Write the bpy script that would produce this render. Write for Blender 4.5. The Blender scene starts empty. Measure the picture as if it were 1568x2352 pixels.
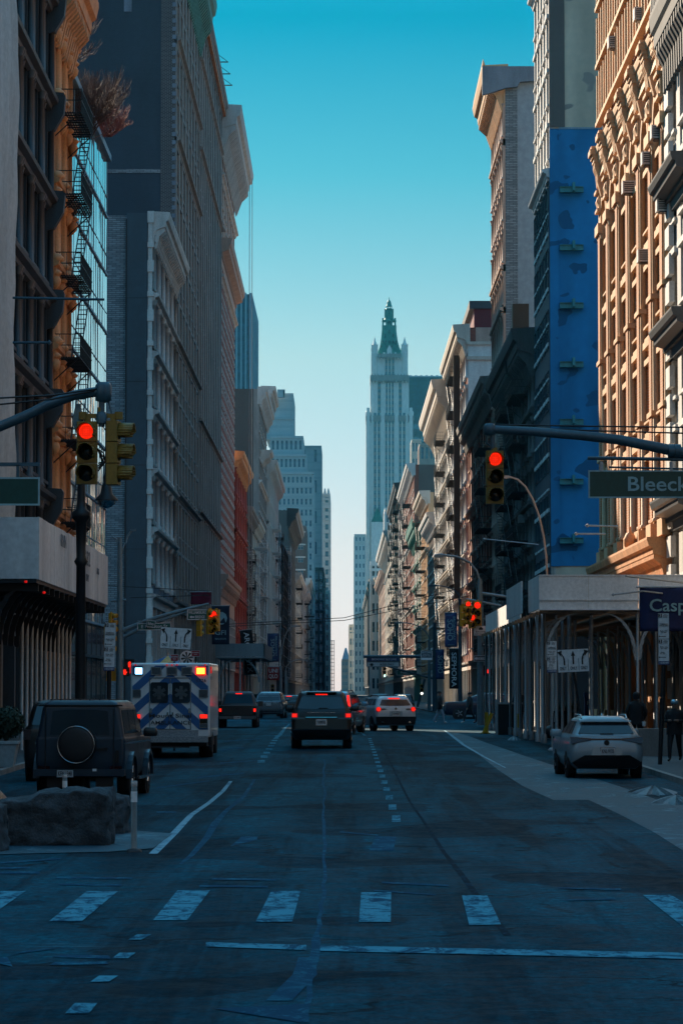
import bpy, bmesh, math, random
from mathutils import Vector, Matrix
R = math.radians
random.seed(7)
scene = bpy.context.scene
COL = scene.collection
# ---------------------------------------------------------------- camera
EYE = 2.2
FPX, PW, PH, PX0, PY0, HOR = 7000.0, 1568.0, 2352.0, 784.0, 1176.0, 1590.0
TH = math.atan((HOR-PY0)/FPX)
cam = bpy.data.cameras.new('camera'); cam.sensor_fit = 'VERTICAL'; cam.sensor_height = 36
cam.lens = FPX/PH*36; cam.clip_start = 0.5; cam.clip_end = 20000
camo = bpy.data.objects.new('camera', cam); COL.objects.link(camo)
camo.location = (0, 0, EYE); camo.rotation_euler = (math.pi/2+TH, 0, 0)
scene.camera = camo
# ---------------------------------------------------------------- sky and sun
SUN_EL, SUN_AZ = 28.0, -27.0     # azimuth from +Y, negative = left of the street axis
world = bpy.data.worlds.new('World'); scene.world = world; world.use_nodes = True
nt = world.node_tree; nt.nodes.clear()
wo = nt.nodes.new('ShaderNodeOutputWorld'); bg = nt.nodes.new('ShaderNodeBackground')
sky = nt.nodes.new('ShaderNodeTexSky'); sky.sky_type = 'NISHITA'; sky.sun_disc = False
sky.sun_elevation = R(SUN_EL); sky.sun_rotation = R(SUN_AZ); sky.air_density = 1.0; sky.dust_density = 0.3; sky.ozone_density = 2.0
tc = nt.nodes.new('ShaderNodeTexCoord'); sep = nt.nodes.new('ShaderNodeSeparateXYZ')
rmp = nt.nodes.new('ShaderNodeValToRGB'); mul = nt.nodes.new('ShaderNodeMix'); mul.data_type = 'RGBA'; mul.blend_type = 'MULTIPLY'
mul.inputs[0].default_value = 1.0
nt.links.new(tc.outputs['Generated'], sep.inputs[0]); nt.links.new(sep.outputs['Z'], rmp.inputs[0])
els = rmp.color_ramp.elements
SKY = [(0.0, (0.2162, 0.2438, 0.3957)), (0.045, (0.2438, 0.2411, 0.2991)), (0.11, (0.207, 0.2531, 0.2411)), (0.169, (0.0571, 0.2227, 0.2245)), (0.218, (0.0, 0.1813, 0.2043)), (0.38, (0.08, 0.36, 0.38)), (0.6, (0.46, 1.08, 1.08)), (1.0, (0.8, 1.55, 1.42))]
els[0].position = SKY[0][0]; els[0].color = SKY[0][1]+(1,)
els[1].position = SKY[-1][0]; els[1].color = SKY[-1][1]+(1,)
for p, c in SKY[1:-1]:
    e = els.new(p); e.color = c+(1,)
nt.links.new(sky.outputs[0], mul.inputs[6]); nt.links.new(rmp.outputs[0], mul.inputs[7])
nt.links.new(mul.outputs[2], bg.inputs[0]); nt.links.new(bg.outputs[0], wo.inputs[0])
bg.inputs[1].default_value = 0.14
sl = bpy.data.lights.new('sun', 'SUN'); sl.energy = 4.8; sl.angle = R(0.5); sl.color = (1.0, 0.82, 0.62)
so = bpy.data.objects.new('sun', sl); COL.objects.link(so)
sdir = Vector((math.sin(R(SUN_AZ))*math.cos(R(SUN_EL)), math.cos(R(SUN_AZ))*math.cos(R(SUN_EL)), math.sin(R(SUN_EL))))
so.rotation_euler = sdir.to_track_quat('Z', 'Y').to_euler()
vs = scene.view_settings; scene.display_settings.display_device = 'sRGB'
vs.view_transform = 'Standard'; vs.look = 'None'; vs.exposure = 1.22; vs.gamma = 1.0
cy = scene.cycles
cy.max_bounces = 5; cy.diffuse_bounces = 3; cy.glossy_bounces = 3; cy.transmission_bounces = 3; cy.volume_bounces = 0
cy.use_denoising = True; cy.caustics_reflective = False; cy.caustics_refractive = False; cy.sample_clamp_indirect = 4
# ---------------------------------------------------------------- ground height and picture geometry
def zg(y):
    t = min(1, max(0, (y-55)/75.0)); return 0.45*t*t*(3-2*t)
def ray(x, y):
    a = (x-PX0)/FPX; b = -(y-PY0)/FPX
    return (a, math.cos(TH)-b*math.sin(TH), math.sin(TH)+b*math.cos(TH))
def W(x, y, d):                                   # point seen at x,y at street distance d
    r = ray(x, y); t = d/r[1]; return (r[0]*t, d, EYE+r[2]*t)
def G(x, y):                                      # point of the ground seen at x,y
    r = ray(x, y); z = 0.3
    for i in range(30):
        t = (z-EYE)/r[2]; z = zg(r[1]*t)
    return (r[0]*t, r[1]*t)
def HT(y, d): return W(784, y, d)[2]
# ---------------------------------------------------------------- materials
MATS = {}
def newmat(name):
    m = bpy.data.materials.new(name); m.use_nodes = True; n = m.node_tree
    b = n.nodes['Principled BSDF']; MATS[name] = m
    return m, n, b
def node(n, t, **k):
    x = n.nodes.new(t)
    for a, v in k.items(): setattr(x, a, v)
    return x
def mixc(n, f, a, b, mode='MIX'):
    m = node(n, 'ShaderNodeMix', data_type='RGBA', blend_type=mode)
    for i, v in ((0, f), (6, a), (7, b)):
        if isinstance(v, (int, float)): m.inputs[i].default_value = v
        elif isinstance(v, tuple): m.inputs[i].default_value = v+(1,)
        else: n.links.new(v, m.inputs[i])
    return m.outputs[2]
def noise(n, vec, sc, det=4, rough=.55, dist=0):
    t = node(n, 'ShaderNodeTexNoise'); t.inputs['Scale'].default_value = sc; t.inputs['Detail'].default_value = det
    t.inputs['Roughness'].default_value = rough; t.inputs['Distortion'].default_value = dist
    n.links.new(vec, t.inputs['Vector']); return t.outputs[0]
def maprange(n, v, a, b, c=0, d=1):
    t = node(n, 'ShaderNodeMapRange'); n.links.new(v, t.inputs[0])
    for i, q in enumerate((a, b, c, d)): t.inputs[i+1].default_value = q
    return t.outputs[0]
def objvec(n, sc=(1, 1, 1)):
    t = node(n, 'ShaderNodeTexCoord'); m = node(n, 'ShaderNodeMapping'); m.inputs['Scale'].default_value = sc
    n.links.new(t.outputs['Object'], m.inputs[0]); return m.outputs[0]
def bump(n, b, h, s, d=.02):
    t = node(n, 'ShaderNodeBump'); t.inputs['Strength'].default_value = s; t.inputs['Distance'].default_value = d
    n.links.new(h, t.inputs['Height']); n.links.new(t.outputs[0], b.inputs['Normal'])
def scl(c, k): return tuple(min(1, q*k) for q in c)
def mat(name, col, rough=.6, metal=0, var=.18, sc=1.2, bmp=.15, spec=.5, streak=True):
    m, n, b = newmat(name)
    v = objvec(n, (1, 1, .25) if streak else (1, 1, 1))
    a = noise(n, v, sc, 5, .6); f = maprange(n, a, .3, .7)
    c = mixc(n, f, scl(col, 1-var), scl(col, 1+var))
    g = maprange(n, noise(n, objvec(n), sc*9, 3), .35, .65)
    c = mixc(n, g, c, mixc(n, 1.0, c, (.82, .82, .82), 'MULTIPLY'))
    n.links.new(c, b.inputs['Base Color'])
    b.inputs['Roughness'].default_value = rough; b.inputs['Metallic'].default_value = metal
    b.inputs['Specular IOR Level'].default_value = spec
    if bmp: bump(n, b, noise(n, objvec(n), sc*6, 3), bmp)
    return m
def brick(name, c1, c2, mort, w=.22, h=.075, var=.2, rough=.85):
    m, n, b = newmat(name)
    t = node(n, 'ShaderNodeTexCoord'); s = node(n, 'ShaderNodeSeparateXYZ'); n.links.new(t.outputs['Object'], s.inputs[0])
    ad = node(n, 'ShaderNodeMath', operation='ADD'); n.links.new(s.outputs[0], ad.inputs[0]); n.links.new(s.outputs[1], ad.inputs[1])
    cb = node(n, 'ShaderNodeCombineXYZ'); n.links.new(ad.outputs[0], cb.inputs[0]); n.links.new(s.outputs[2], cb.inputs[1])
    k = node(n, 'ShaderNodeTexBrick'); n.links.new(cb.outputs[0], k.inputs['Vector'])
    k.inputs['Color1'].default_value = c1+(1,); k.inputs['Color2'].default_value = c2+(1,); k.inputs['Mortar'].default_value = mort+(1,)
    k.inputs['Scale'].default_value = 1; k.inputs['Brick Width'].default_value = w; k.inputs['Row Height'].default_value = h
    k.inputs['Mortar Size'].default_value = h*.13; k.inputs['Bias'].default_value = 0
    f = maprange(n, noise(n, objvec(n, (1, 1, .4)), .35, 5, .6), .3, .7)
    c = mixc(n, f, mixc(n, 1.0, k.outputs[0], (1-var,)*3, 'MULTIPLY'), k.outputs[0])
    n.links.new(c, b.inputs['Base Color']); b.inputs['Roughness'].default_value = rough
    bump(n, b, k.outputs['Fac'], -.3, .01)
    return m
def glassmat(name, col, rough=.06, spec=.6, wob=.05, sc=1.5, metal=0.0):
    m, n, b = newmat(name)
    f = maprange(n, noise(n, objvec(n), .5, 2), .35, .65)
    n.links.new(mixc(n, f, scl(col, .6), scl(col, 1.4)), b.inputs['Base Color'])
    b.inputs['Roughness'].default_value = rough; b.inputs['Specular IOR Level'].default_value = spec; b.inputs['Metallic'].default_value = metal
    bump(n, b, noise(n, objvec(n), sc, 2), wob, .03)
    return m
def emit(name, col, st, base=(.2, .02, .01), dots=0):
    m, n, b = newmat(name)
    b.inputs['Base Color'].default_value = base+(1,); b.inputs['Emission Color'].default_value = col+(1,); b.inputs['Emission Strength'].default_value = st
    if dots:
        v = node(n, 'ShaderNodeTexVoronoi'); v.inputs['Scale'].default_value = dots; v.inputs['Randomness'].default_value = .1
        n.links.new(objvec(n), v.inputs['Vector'])
        n.links.new(maprange(n, v.outputs['Distance'], .0, .5, st*1.5, st*.55), b.inputs['Emission Strength'])
    return m
mat('dark_iron', (.045, .048, .052), .5, var=.3); mat('black_metal', (.012, .013, .015), .45, spec=.4)
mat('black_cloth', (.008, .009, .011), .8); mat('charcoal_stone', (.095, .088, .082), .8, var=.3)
mat('grey_stone', (.25, .235, .22), .8, var=.28); mat('pale_stone', (.52, .49, .46), .8, var=.25)
mat('warm_stone', (.15, .125, .105), .8, var=.35, sc=.8); mat('white_stone', (.62, .60, .57), .75, var=.15); mat('blue_stone', (.16, .20, .25), .75, var=.25)
mat('brown_stone', (.095, .072, .06), .8, var=.3); mat('cream_stone', (.62, .55, .46), .8, var=.15)
mat('terracotta', (.56, .20, .06), .7, var=.25); mat('terracotta_light', (.66, .31, .13), .7, var=.2)  # terracotta carries the left facade's sunlit orange as base colour
mat('orange_stone', (.64, .38, .20), .7, var=.2); mat('pink_stone', (.50, .34, .27), .8, var=.2)
mat('red_paint', (.30, .035, .02), .6, var=.25); mat('dark_red', (.16, .012, .02), .6)
mat('green_copper', (.05, .22, .18), .6, var=.25); mat('teal_roof', (.01, .17, .13), .6, var=.25)
mat('beige_render', (.34, .31, .27), .9, var=.12, sc=.3); mat('pale_render', (.30, .35, .39), .9, var=.08, sc=.25)
mat('teal_panel', (.035, .065, .085), .55, var=.15, sc=.25, bmp=.03)
mat('net_grey', (.42, .42, .41), .75, var=.2, sc=.5); mat('net_dark', (.03, .035, .04), .9, var=.3)
mat('tile_cream', (.72, .72, .68), .75, var=.15)
brick('brick_orange', (.52, .20, .065), (.44, .16, .05), (.50, .33, .22), .34, .12)
brick('brick_red', (.34, .075, .04), (.26, .05, .03), (.22, .15, .12))
brick('brick_dark', (.075, .065, .06), (.10, .085, .075), (.14, .13, .12))
brick('brick_brown', (.13, .10, .09), (.16, .12, .10), (.20, .18, .16))
brick('brick_grey', (.16, .18, .20), (.30, .33, .35), (.07, .08, .09), .55, .14)
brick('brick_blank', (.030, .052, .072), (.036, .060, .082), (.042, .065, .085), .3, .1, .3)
brick('brick_navy', (.05, .05, .055), (.03, .03, .035), (.22, .22, .22), .3, .1)
glassmat('glass', (.02, .028, .035)); glassmat('glass_blind', (.32, .31, .28), .3, .5); glassmat('glass_blue', (.01, .12, .18), .15, .5, .02)
glassmat('glass_sky', (.72, .88, .94), .03, .8, .10, .5, .85); glassmat('glass_shop', (.03, .045, .055), .05, .8, .1, 1.0)
glassmat('glass_tower', (.012, .075, .13), .3, .3, .03); glassmat('glass_navy', (.002, .028, .055), .3, .25, .03)
mat('white_frame', (.55, .56, .56), .5); mat('black_frame', (.02, .02, .022), .4); mat('blue_frame', (.20, .32, .40), .5)
mat('galv', (.36, .38, .39), .5, .3, var=.15, sc=3); mat('pole_green', (.17, .26, .30), .5, .2); mat('pole_dark', (.035, .09, .125), .45, .1, spec=.6)
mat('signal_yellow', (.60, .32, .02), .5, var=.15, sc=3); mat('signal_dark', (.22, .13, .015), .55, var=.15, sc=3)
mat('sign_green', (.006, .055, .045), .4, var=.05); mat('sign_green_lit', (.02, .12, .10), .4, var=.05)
mat('sign_white', (.84, .82, .82), .45, var=.06); mat('letter_white', (.75, .76, .78), .5, var=.03, bmp=0); mat('letter_black', (.015, .015, .017), .5, bmp=0)
mat('letter_teal', (.25, .42, .46), .5, bmp=0); mat('sign_red', (.35, .02, .03), .45); mat('sign_blue', (.02, .05, .16), .45)
mat('banner_navy', (.012, .02, .045), .8); mat('banner_blue', (.01, .015, .075), .8); mat('banner_red', (.14, .005, .025), .85)
mat('tyre', (.012, .012, .013), .85, sc=6); mat('rim', (.35, .36, .37), .3, .8); mat('dark_rim', (.03, .03, .03), .4, .5)
mat('chrome', (.6, .62, .64), .15, 1, var=.05, bmp=0); mat('plastic_black', (.012, .012, .014), .55, bmp=.05)
mat('plate', (.55, .56, .58), .4, var=.05, sc=20)
mat('skin', (.35, .20, .14), .6, streak=False); mat('jeans_pale', (.22, .32, .40), .8, streak=False); mat('shoe_white', (.6, .6, .58), .6)
mat('cloth_navy', (.012, .018, .03), .85, streak=False); mat('cloth_grey', (.10, .14, .16), .85, streak=False)
mat('yellow_post', (.55, .30, .01), .5, var=.25, sc=4); mat('umbrella_blue', (.015, .11, .30), .6); mat('umbrella_yellow', (.62, .38, .06), .6)
mat('stone_block', (.042, .055, .065), .9, var=.65, sc=4.5, bmp=1.0, streak=False); mat('leaf', (.02, .05, .03), .7, streak=False); mat('twig', (.10, .06, .045), .8); mat('twig_red', (.22, .06, .04), .8)
mat('planter_white', (.42, .48, .50), .5); mat('bag', (.006, .006, .008), .3, sc=5, bmp=.8, streak=False)
mat('concrete', (.055, .075, .085), .85, var=.2, sc=.8, streak=False, bmp=.3); mat('snow', (.20, .27, .30), .7, var=.25, sc=3, streak=False, bmp=.6)
mat('line_bluegrey', (.03, .05, .06), .6)
def paint(name, col, rough=.25, metal=.4, coat=.8):
    m, n, b = newmat(name)
    b.inputs['Coat Weight'].default_value = coat; b.inputs['Coat Roughness'].default_value = .05
    f = maprange(n, noise(n, objvec(n), 1.5, 4), .4, .8)      # a film of road salt
    n.links.new(mixc(n, f, col, tuple(q*.9+.006 for q in col)), b.inputs['Base Color'])
    b.inputs['Metallic'].default_value = metal
    n.links.new(maprange(n, f, 0, 1, rough, rough+.2), b.inputs['Roughness'])
    return m
paint('paint_black', (.003, .004, .005), .3, 0, .12); paint('paint_silver', (.24, .32, .36), .35, .2, .4); paint('paint_pearl', (.50, .54, .57), .35, .1, .4); paint('paint_navy', (.004, .012, .03), .3, 0, .3)
paint('paint_grey', (.09, .11, .125)); paint('paint_charcoal', (.012, .015, .018), .35, 0, .15); paint('paint_slate', (.006, .022, .04), .4, 0, .12); paint('paint_sky', (.16, .30, .38)); paint('amb_white', (.82, .80, .80), .4, 0); paint('amb_blue', (.02, .12, .32), .4, 0)
emit('red_signal', (1, .02, .004), .62, dots=26); emit('red_lamp', (1, .012, .004), .75); emit('red_glow', (1, .006, .003), .22); emit('amber_lamp', (1, .22, .02), 3.0)
emit('blue_lamp', (.25, .6, 1), 5, (.1, .2, .4)); emit('green_lamp', (.5, 1, .85), 1.2, (.1, .3, .2)); emit('hand_lamp', (1, .02, .008), .6); emit('white_led', (.8, .9, .8), 1.2)
mat('lens_dark', (.02, .015, .006), .25, bmp=0); mat('lens_red', (.03, .002, .002), .2, bmp=0); mat('lens_grey', (.10, .11, .12), .15, bmp=0)
# blue painted party wall with repainted patches
def patchy(name, col, col2, thr=.60, sc=.55):
    m, n, b = newmat(name)
    f = noise(n, objvec(n, (1, 1, 1.4)), sc, 2, .4); f = maprange(n, f, thr, thr+.01)
    g = maprange(n, noise(n, objvec(n), 2, 5), .3, .7)
    h = maprange(n, noise(n, objvec(n, (.3, .3, .08)), 1, 2), .4, .6)
    c = mixc(n, f, mixc(n, h, col, scl(col, 1.5)), col2); c = mixc(n, g, c, mixc(n, 1.0, c, (.85, .87, .9), 'MULTIPLY'))
    n.links.new(c, b.inputs['Base Color']); b.inputs['Roughness'].default_value = .8
    bump(n, b, noise(n, objvec(n), 3, 3), .15)
patchy('wall_blue', (.010, .160, .34), (.008, .11, .24), .60); patchy('wall_beige', (.50, .40, .29), (.34, .29, .24), .62, .3)
# red with orange stripes
def banded(name, c1, c2, per):
    m, n, b = newmat(name)
    t = node(n, 'ShaderNodeTexCoord'); s = node(n, 'ShaderNodeSeparateXYZ'); n.links.new(t.outputs['Object'], s.inputs[0])
    d = node(n, 'ShaderNodeMath', operation='FRACT'); e = node(n, 'ShaderNodeMath', operation='DIVIDE'); e.inputs[1].default_value = per
    n.links.new(s.outputs[2], e.inputs[0]); n.links.new(e.outputs[0], d.inputs[0])
    g = node(n, 'ShaderNodeMath', operation='GREATER_THAN'); g.inputs[1].default_value = .72; n.links.new(d.outputs[0], g.inputs[0])
    c = mixc(n, g.outputs[0], c1, c2); c = mixc(n, noise(n, objvec(n), 2, 4), mixc(n, 1.0, c, (.6, .6, .6), 'MULTIPLY'), c)
    n.links.new(c, b.inputs['Base Color']); b.inputs['Roughness'].default_value = .7
banded('banded_red', (.24, .03, .012), (.48, .16, .04), 4.2)
banded('stripe_tower', (.48, .54, .55), (.40, .48, .50), 3.6)
# asphalt
def asphalt():
    m, n, b = newmat('asphalt')
    v = objvec(n)
    big = maprange(n, noise(n, objvec(n, (.5, .10, 1)), 1.0, 6, .65, .6), .40, .60)
    mid = maprange(n, noise(n, objvec(n, (1.0, 1.0, 1)), 1.8, 13, .88, .8), .44, .56)
    fine = maprange(n, noise(n, v, 26, 8, .85), .35, .65)
    c = mixc(n, big, (.0015, .038, .060), (.007, .105, .152))
    c = mixc(n, mid, mixc(n, 1.0, c, (.35, .42, .48), 'MULTIPLY'), c)
    c = mixc(n, fine, mixc(n, 1.0, c, (.55, .58, .6), 'MULTIPLY'), mixc(n, 1.0, c, (1.35, 1.3, 1.25), 'MULTIPLY'))
    gr = maprange(n, noise(n, objvec(n, (1.6, .8, 1)), 6.0, 6, .8, .3), .40, .60)
    c = mixc(n, gr, mixc(n, 1.0, c, (.6, .62, .64), 'MULTIPLY'), mixc(n, 1.0, c, (1.4, 1.35, 1.3), 'MULTIPLY'))
    st = maprange(n, noise(n, objvec(n, (.30, 1.3, 1)), .9, 10, .8, 1.0), .60, .70)     # salt residue
    c = mixc(n, st, c, (.06, .17, .21))
    st2 = maprange(n, noise(n, objvec(n, (1.1, .035, 1)), .8, 6, .7, .2), .50, .58)      # worn wheel tracks
    c = mixc(n, st2, c, mixc(n, 1.0, c, (.42, .48, .52), 'MULTIPLY'))
    pt = maprange(n, noise(n, objvec(n, (.22, .16, 1)), 1.0, 2, .4, 0), .58, .585)        # tar patches
    c = mixc(n, pt, c, mixc(n, 1.0, c, (.4, .45, .5), 'MULTIPLY'))
    wv = node(n, 'ShaderNodeVectorMath', operation='ADD'); nn = node(n, 'ShaderNodeTexNoise'); nn.inputs['Scale'].default_value = 1.1; nn.inputs['Detail'].default_value = 8; nn.inputs['Roughness'].default_value = .7
    vo = node(n, 'ShaderNodeTexVoronoi', feature='DISTANCE_TO_EDGE'); vo.inputs['Scale'].default_value = .28
    n.links.new(v, nn.inputs['Vector']); n.links.new(v, wv.inputs[0]); n.links.new(nn.outputs['Color'], wv.inputs[1]); n.links.new(wv.outputs[0], vo.inputs['Vector'])
    ck = maprange(n, vo.outputs['Distance'], .0, .016, 1, 0)
    gate = maprange(n, noise(n, v, .5, 3), .45, .55)
    mm = node(n, 'ShaderNodeMath', operation='MULTIPLY'); n.links.new(ck, mm.inputs[0]); n.links.new(gate, mm.inputs[1])
    c = mixc(n, mm.outputs[0], c, (.002, .004, .006))
    n.links.new(c, b.inputs['Base Color'])
    n.links.new(maprange(n, mid, 0, 1, .62, .85), b.inputs['Roughness']); b.inputs['Specular IOR Level'].default_value = .06
    bump(n, b, noise(n, v, 18, 8, .8), .7, .02)
asphalt()
def worn(name, col, thr=.5):
    m, n, b = newmat(name)
    f = maprange(n, noise(n, objvec(n, (1, .5, 1)), 3.5, 10, .85, .6), thr-.05, thr+.04)
    n.links.new(mixc(n, f, col, (.009, .055, .10)), b.inputs['Base Color']); b.inputs['Roughness'].default_value = .85; b.inputs['Specular IOR Level'].default_value = .06
worn('line_white', (.085, .30, .38), .52); worn('line_faded', (.03, .16, .22), .455); worn('line_seam', (.022, .125, .175), .47); worn('line_bright', (.26, .42, .48), .56); worn('line_tar', (.003, .012, .02), .56)
def salty():
    m, n, b = newmat('salty_gutter')
    f = maprange(n, noise(n, objvec(n, (.7, .35, 1)), 1.4, 10, .8, .8), .51, .60)
    c = mixc(n, f, (.003, .045, .070), (.07, .17, .21))
    n.links.new(c, b.inputs['Base Color']); b.inputs['Roughness'].default_value = .7; bump(n, b, f, .5, .02)
salty()
m_, n_, b_ = newmat('tread_plate'); b_.inputs['Metallic'].default_value = .8; b_.inputs['Roughness'].default_value = .4
n_.links.new(mixc(n_, maprange(n_, noise(n_, objvec(n_), 40, 2), .4, .6), (.22, .25, .28), (.45, .48, .52)), b_.inputs['Base Color'])
# ---------------------------------------------------------------- mesh helper
class MB:
    def __init__(s): s.v = []; s.f = []; s.m = []; s.sm = []
    def add(s, vs, fs, m=0, sm=False):
        b = len(s.v); s.v += [tuple(v) for v in vs]
        for f in fs: s.f.append([b+i for i in f]); s.m.append(m); s.sm.append(sm)
    def box(s, x0, x1, y0, y1, z0, z1, m=0):
        if x0 > x1: x0, x1 = x1, x0
        if y0 > y1: y0, y1 = y1, y0
        if z0 > z1: z0, z1 = z1, z0
        s.add([(x0,y0,z0),(x1,y0,z0),(x1,y1,z0),(x0,y1,z0),(x0,y0,z1),(x1,y0,z1),(x1,y1,z1),(x0,y1,z1)],
              [(0,3,2,1),(4,5,6,7),(0,1,5,4),(1,2,6,5),(2,3,7,6),(3,0,4,7)], m)
    def tube(s, pts, r, n=8, m=0, cap=True):
        pts = [Vector(p) for p in pts]; rs = r if isinstance(r, (list, tuple)) else [r]*len(pts)
        vs = []; up = None
        for i, p in enumerate(pts):
            a = pts[max(0, i-1)]; c = pts[min(len(pts)-1, i+1)]; t = (c-a).normalized()
            if up is None: up = Vector((0, 0, 1)) if abs(t.z) < .9 else Vector((1, 0, 0))
            x = t.cross(up).normalized(); y = x.cross(t).normalized(); up = y
            for k in range(n):
                w = 2*math.pi*k/n; vs.append(p+(x*math.cos(w)+y*math.sin(w))*rs[i])
        fs = []
        for i in range(len(pts)-1):
            for k in range(n): fs.append((i*n+k, i*n+(k+1) % n, (i+1)*n+(k+1) % n, (i+1)*n+k))
        s.add(vs, fs, m, True)
        if cap: s.add(vs[:n], [tuple(range(n))], m); s.add(vs[-n:], [tuple(reversed(range(n)))], m)
    def lathe(s, prof, c=(0, 0, 0), n=16, m=0, axis='z', sm=True):   # prof: (radius, height)
        vs = []
        for r, h in prof:
            for k in range(n):
                w = 2*math.pi*k/n; a, b = r*math.cos(w), r*math.sin(w)
                vs.append({'z': (c[0]+a, c[1]+b, c[2]+h), 'y': (c[0]+a, c[1]+h, c[2]+b), 'x': (c[0]+h, c[1]+a, c[2]+b)}[axis])
        fs = [(i*n+k, i*n+(k+1) % n, (i+1)*n+(k+1) % n, (i+1)*n+k) for i in range(len(prof)-1) for k in range(n)]
        s.add(vs, fs, m, sm)
        s.add(vs[:n], [tuple(range(n))], m); s.add(vs[-n:], [tuple(range(n))], m)
    def prism(s, poly, fn, t0, t1, m=0):      # poly of (a,b); fn(a,b,t) -> xyz
        n = len(poly); vs = [fn(a, b, t0) for a, b in poly]+[fn(a, b, t1) for a, b in poly]
        s.add(vs, [tuple(range(n)), tuple(range(2*n-1, n-1, -1))]+[(i, (i+1) % n, n+(i+1) % n, n+i) for i in range(n)], m)
    def loft(s, rings, m=0, sm=True, cap=True, closed=True):
        n = len(rings[0]); vs = [p for r in rings for p in r]; q = n if closed else n-1
        s.add(vs, [(i*n+k, i*n+(k+1) % n, (i+1)*n+(k+1) % n, (i+1)*n+k) for i in range(len(rings)-1) for k in range(q)], m, sm)
        if cap: s.add(rings[0], [tuple(range(n))], m); s.add(rings[-1], [tuple(range(n))], m)
    def cut(s):
        if not hasattr(s, 'cuts'): s.cuts = []
        s.cuts.append((len(s.v), len(s.f)))
    def mesh(s, name, mats, normals=True):
        me = bpy.data.meshes.new(name); me.from_pydata(s.v, [], s.f)
        for q in mats: me.materials.append(MATS[q])
        me.polygons.foreach_set('material_index', s.m); me.polygons.foreach_set('use_smooth', s.sm)
        if normals:
            b = bmesh.new(); b.from_mesh(me); bmesh.ops.recalc_face_normals(b, faces=b.faces); b.to_mesh(me); b.free()
        me.update(); return me
    def obj(s, name, mats, parent=None, loc=None, rot=None):
        if isinstance(mats, str): mats = [mats]
        if hasattr(s, 'cuts'):
            cs = s.cuts+[(len(s.v), len(s.f))]; o = None
            for (v0, f0), (v1, f1) in zip(cs, cs[1:]):
                if f1 > f0:
                    q = MB(); q.v = s.v[v0:v1]; q.f = [[i-v0 for i in f] for f in s.f[f0:f1]]; q.m = s.m[f0:f1]; q.sm = s.sm[f0:f1]; o = link(name, q.mesh(name, mats), parent, loc, rot)
            return o
        return link(name, s.mesh(name, mats), parent, loc, rot)
def link(name, me, parent=None, loc=None, rot=None):
    o = bpy.data.objects.new(name, me); COL.objects.link(o)
    if parent: o.parent = parent
    if loc: o.location = loc
    if rot: o.rotation_euler = rot
    return o
def tag(o, label=None, cat=None, group=None, kind=None):
    for k, v in (('label', label), ('category', cat), ('group', group), ('kind', kind)):
        if v: o[k] = v
    return o
def thing(name, label, cat, loc=(0, 0, 0), rz=0, group=None, kind=None):
    o = bpy.data.objects.new(name, None); COL.objects.link(o); o.location = loc; o.rotation_euler = (0, 0, rz)
    return tag(o, label, cat, group, kind)
def copy_tree(o, parent=None):
    c = o.copy(); COL.objects.link(c)
    if parent: c.parent = parent
    for ch in list(o.children): copy_tree(ch, c)
    return c
TXT = {}
def text_mesh(s, mt, ext=.004):
    k = (s, mt)
    if k not in TXT:
        cu = bpy.data.curves.new('lettering', 'FONT'); cu.body = s; cu.size = 1; cu.extrude = .02; cu.align_x = 'CENTER'; cu.align_y = 'CENTER'; cu.resolution_u = 3
        cu.offset = .012
        t = bpy.data.objects.new('lettering', cu); COL.objects.link(t); bpy.context.view_layer.update()
        me = bpy.data.meshes.new_from_object(t.evaluated_get(bpy.context.evaluated_depsgraph_get()))
        bpy.data.objects.remove(t); me.materials.clear(); me.materials.append(MATS[mt])
        me.transform(Matrix.Rotation(math.pi/2, 4, 'X')); me.name = 'lettering'; TXT[k] = me
    return TXT[k]
def text(s, mt, parent, loc, size, width=None, roll=0, name='lettering', rz=0):
    me = text_mesh(s, mt); o = link(name, me, parent, loc, (0, roll, rz))
    w = max(v.co.x for v in me.vertices)-min(v.co.x for v in me.vertices)
    o.scale = ((width/w) if width else size, .15, size)
    return o
# ---------------------------------------------------------------- ground, kerbs, pavements, markings
XL, XR = -13.0, 13.5
KL, KR = -8.6, 7.9
YS = [-2500, -600, -200, -80, -40, 0]+[i*5 for i in range(1, 41)]+[220, 260, 320, 400, 520, 700, 1000, 1500, 2300, 6000]
def strip(name, xs, zoff, m, kind='structure', ys=YS, thick=0):
    b = MB(); n = len(xs)
    vs = [(x, y, zg(y)+zoff) for y in ys for x in xs]
    b.add(vs, [(j*n+i, j*n+i+1, (j+1)*n+i+1, (j+1)*n+i) for j in range(len(ys)-1) for i in range(n-1)], 0, True)
    if thick:
        for x in (xs[0], xs[-1]):
            vs = [(x, y, zg(y)+zoff-q) for y in ys for q in (0, thick)]
            b.add(vs, [(2*j, 2*j+1, 2*j+3, 2*j+2) for j in range(len(ys)-1)])
        for y in (ys[0], ys[-1]): b.add([(xs[0], y, zg(y)+zoff), (xs[-1], y, zg(y)+zoff), (xs[-1], y, zg(y)+zoff-thick), (xs[0], y, zg(y)+zoff-thick)], [(0, 1, 2, 3)])
    me = b.mesh(name, [m], False); return tag(link(name, me), kind=kind)
gr = strip('ground', [-4000, -400, -60, -20, 20, 60, 400, 4000], -.06, 'concrete')
strip('road', [-60, -30, -9, -6, -3, 0, 3, 6, 8, 30, 60], 0, 'asphalt')
HN_L, HN_R = (171, 208), (157.5, 196.5)
def ysr(a, b): return [a]+[y for y in YS if a < y < b]+[b]
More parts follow.
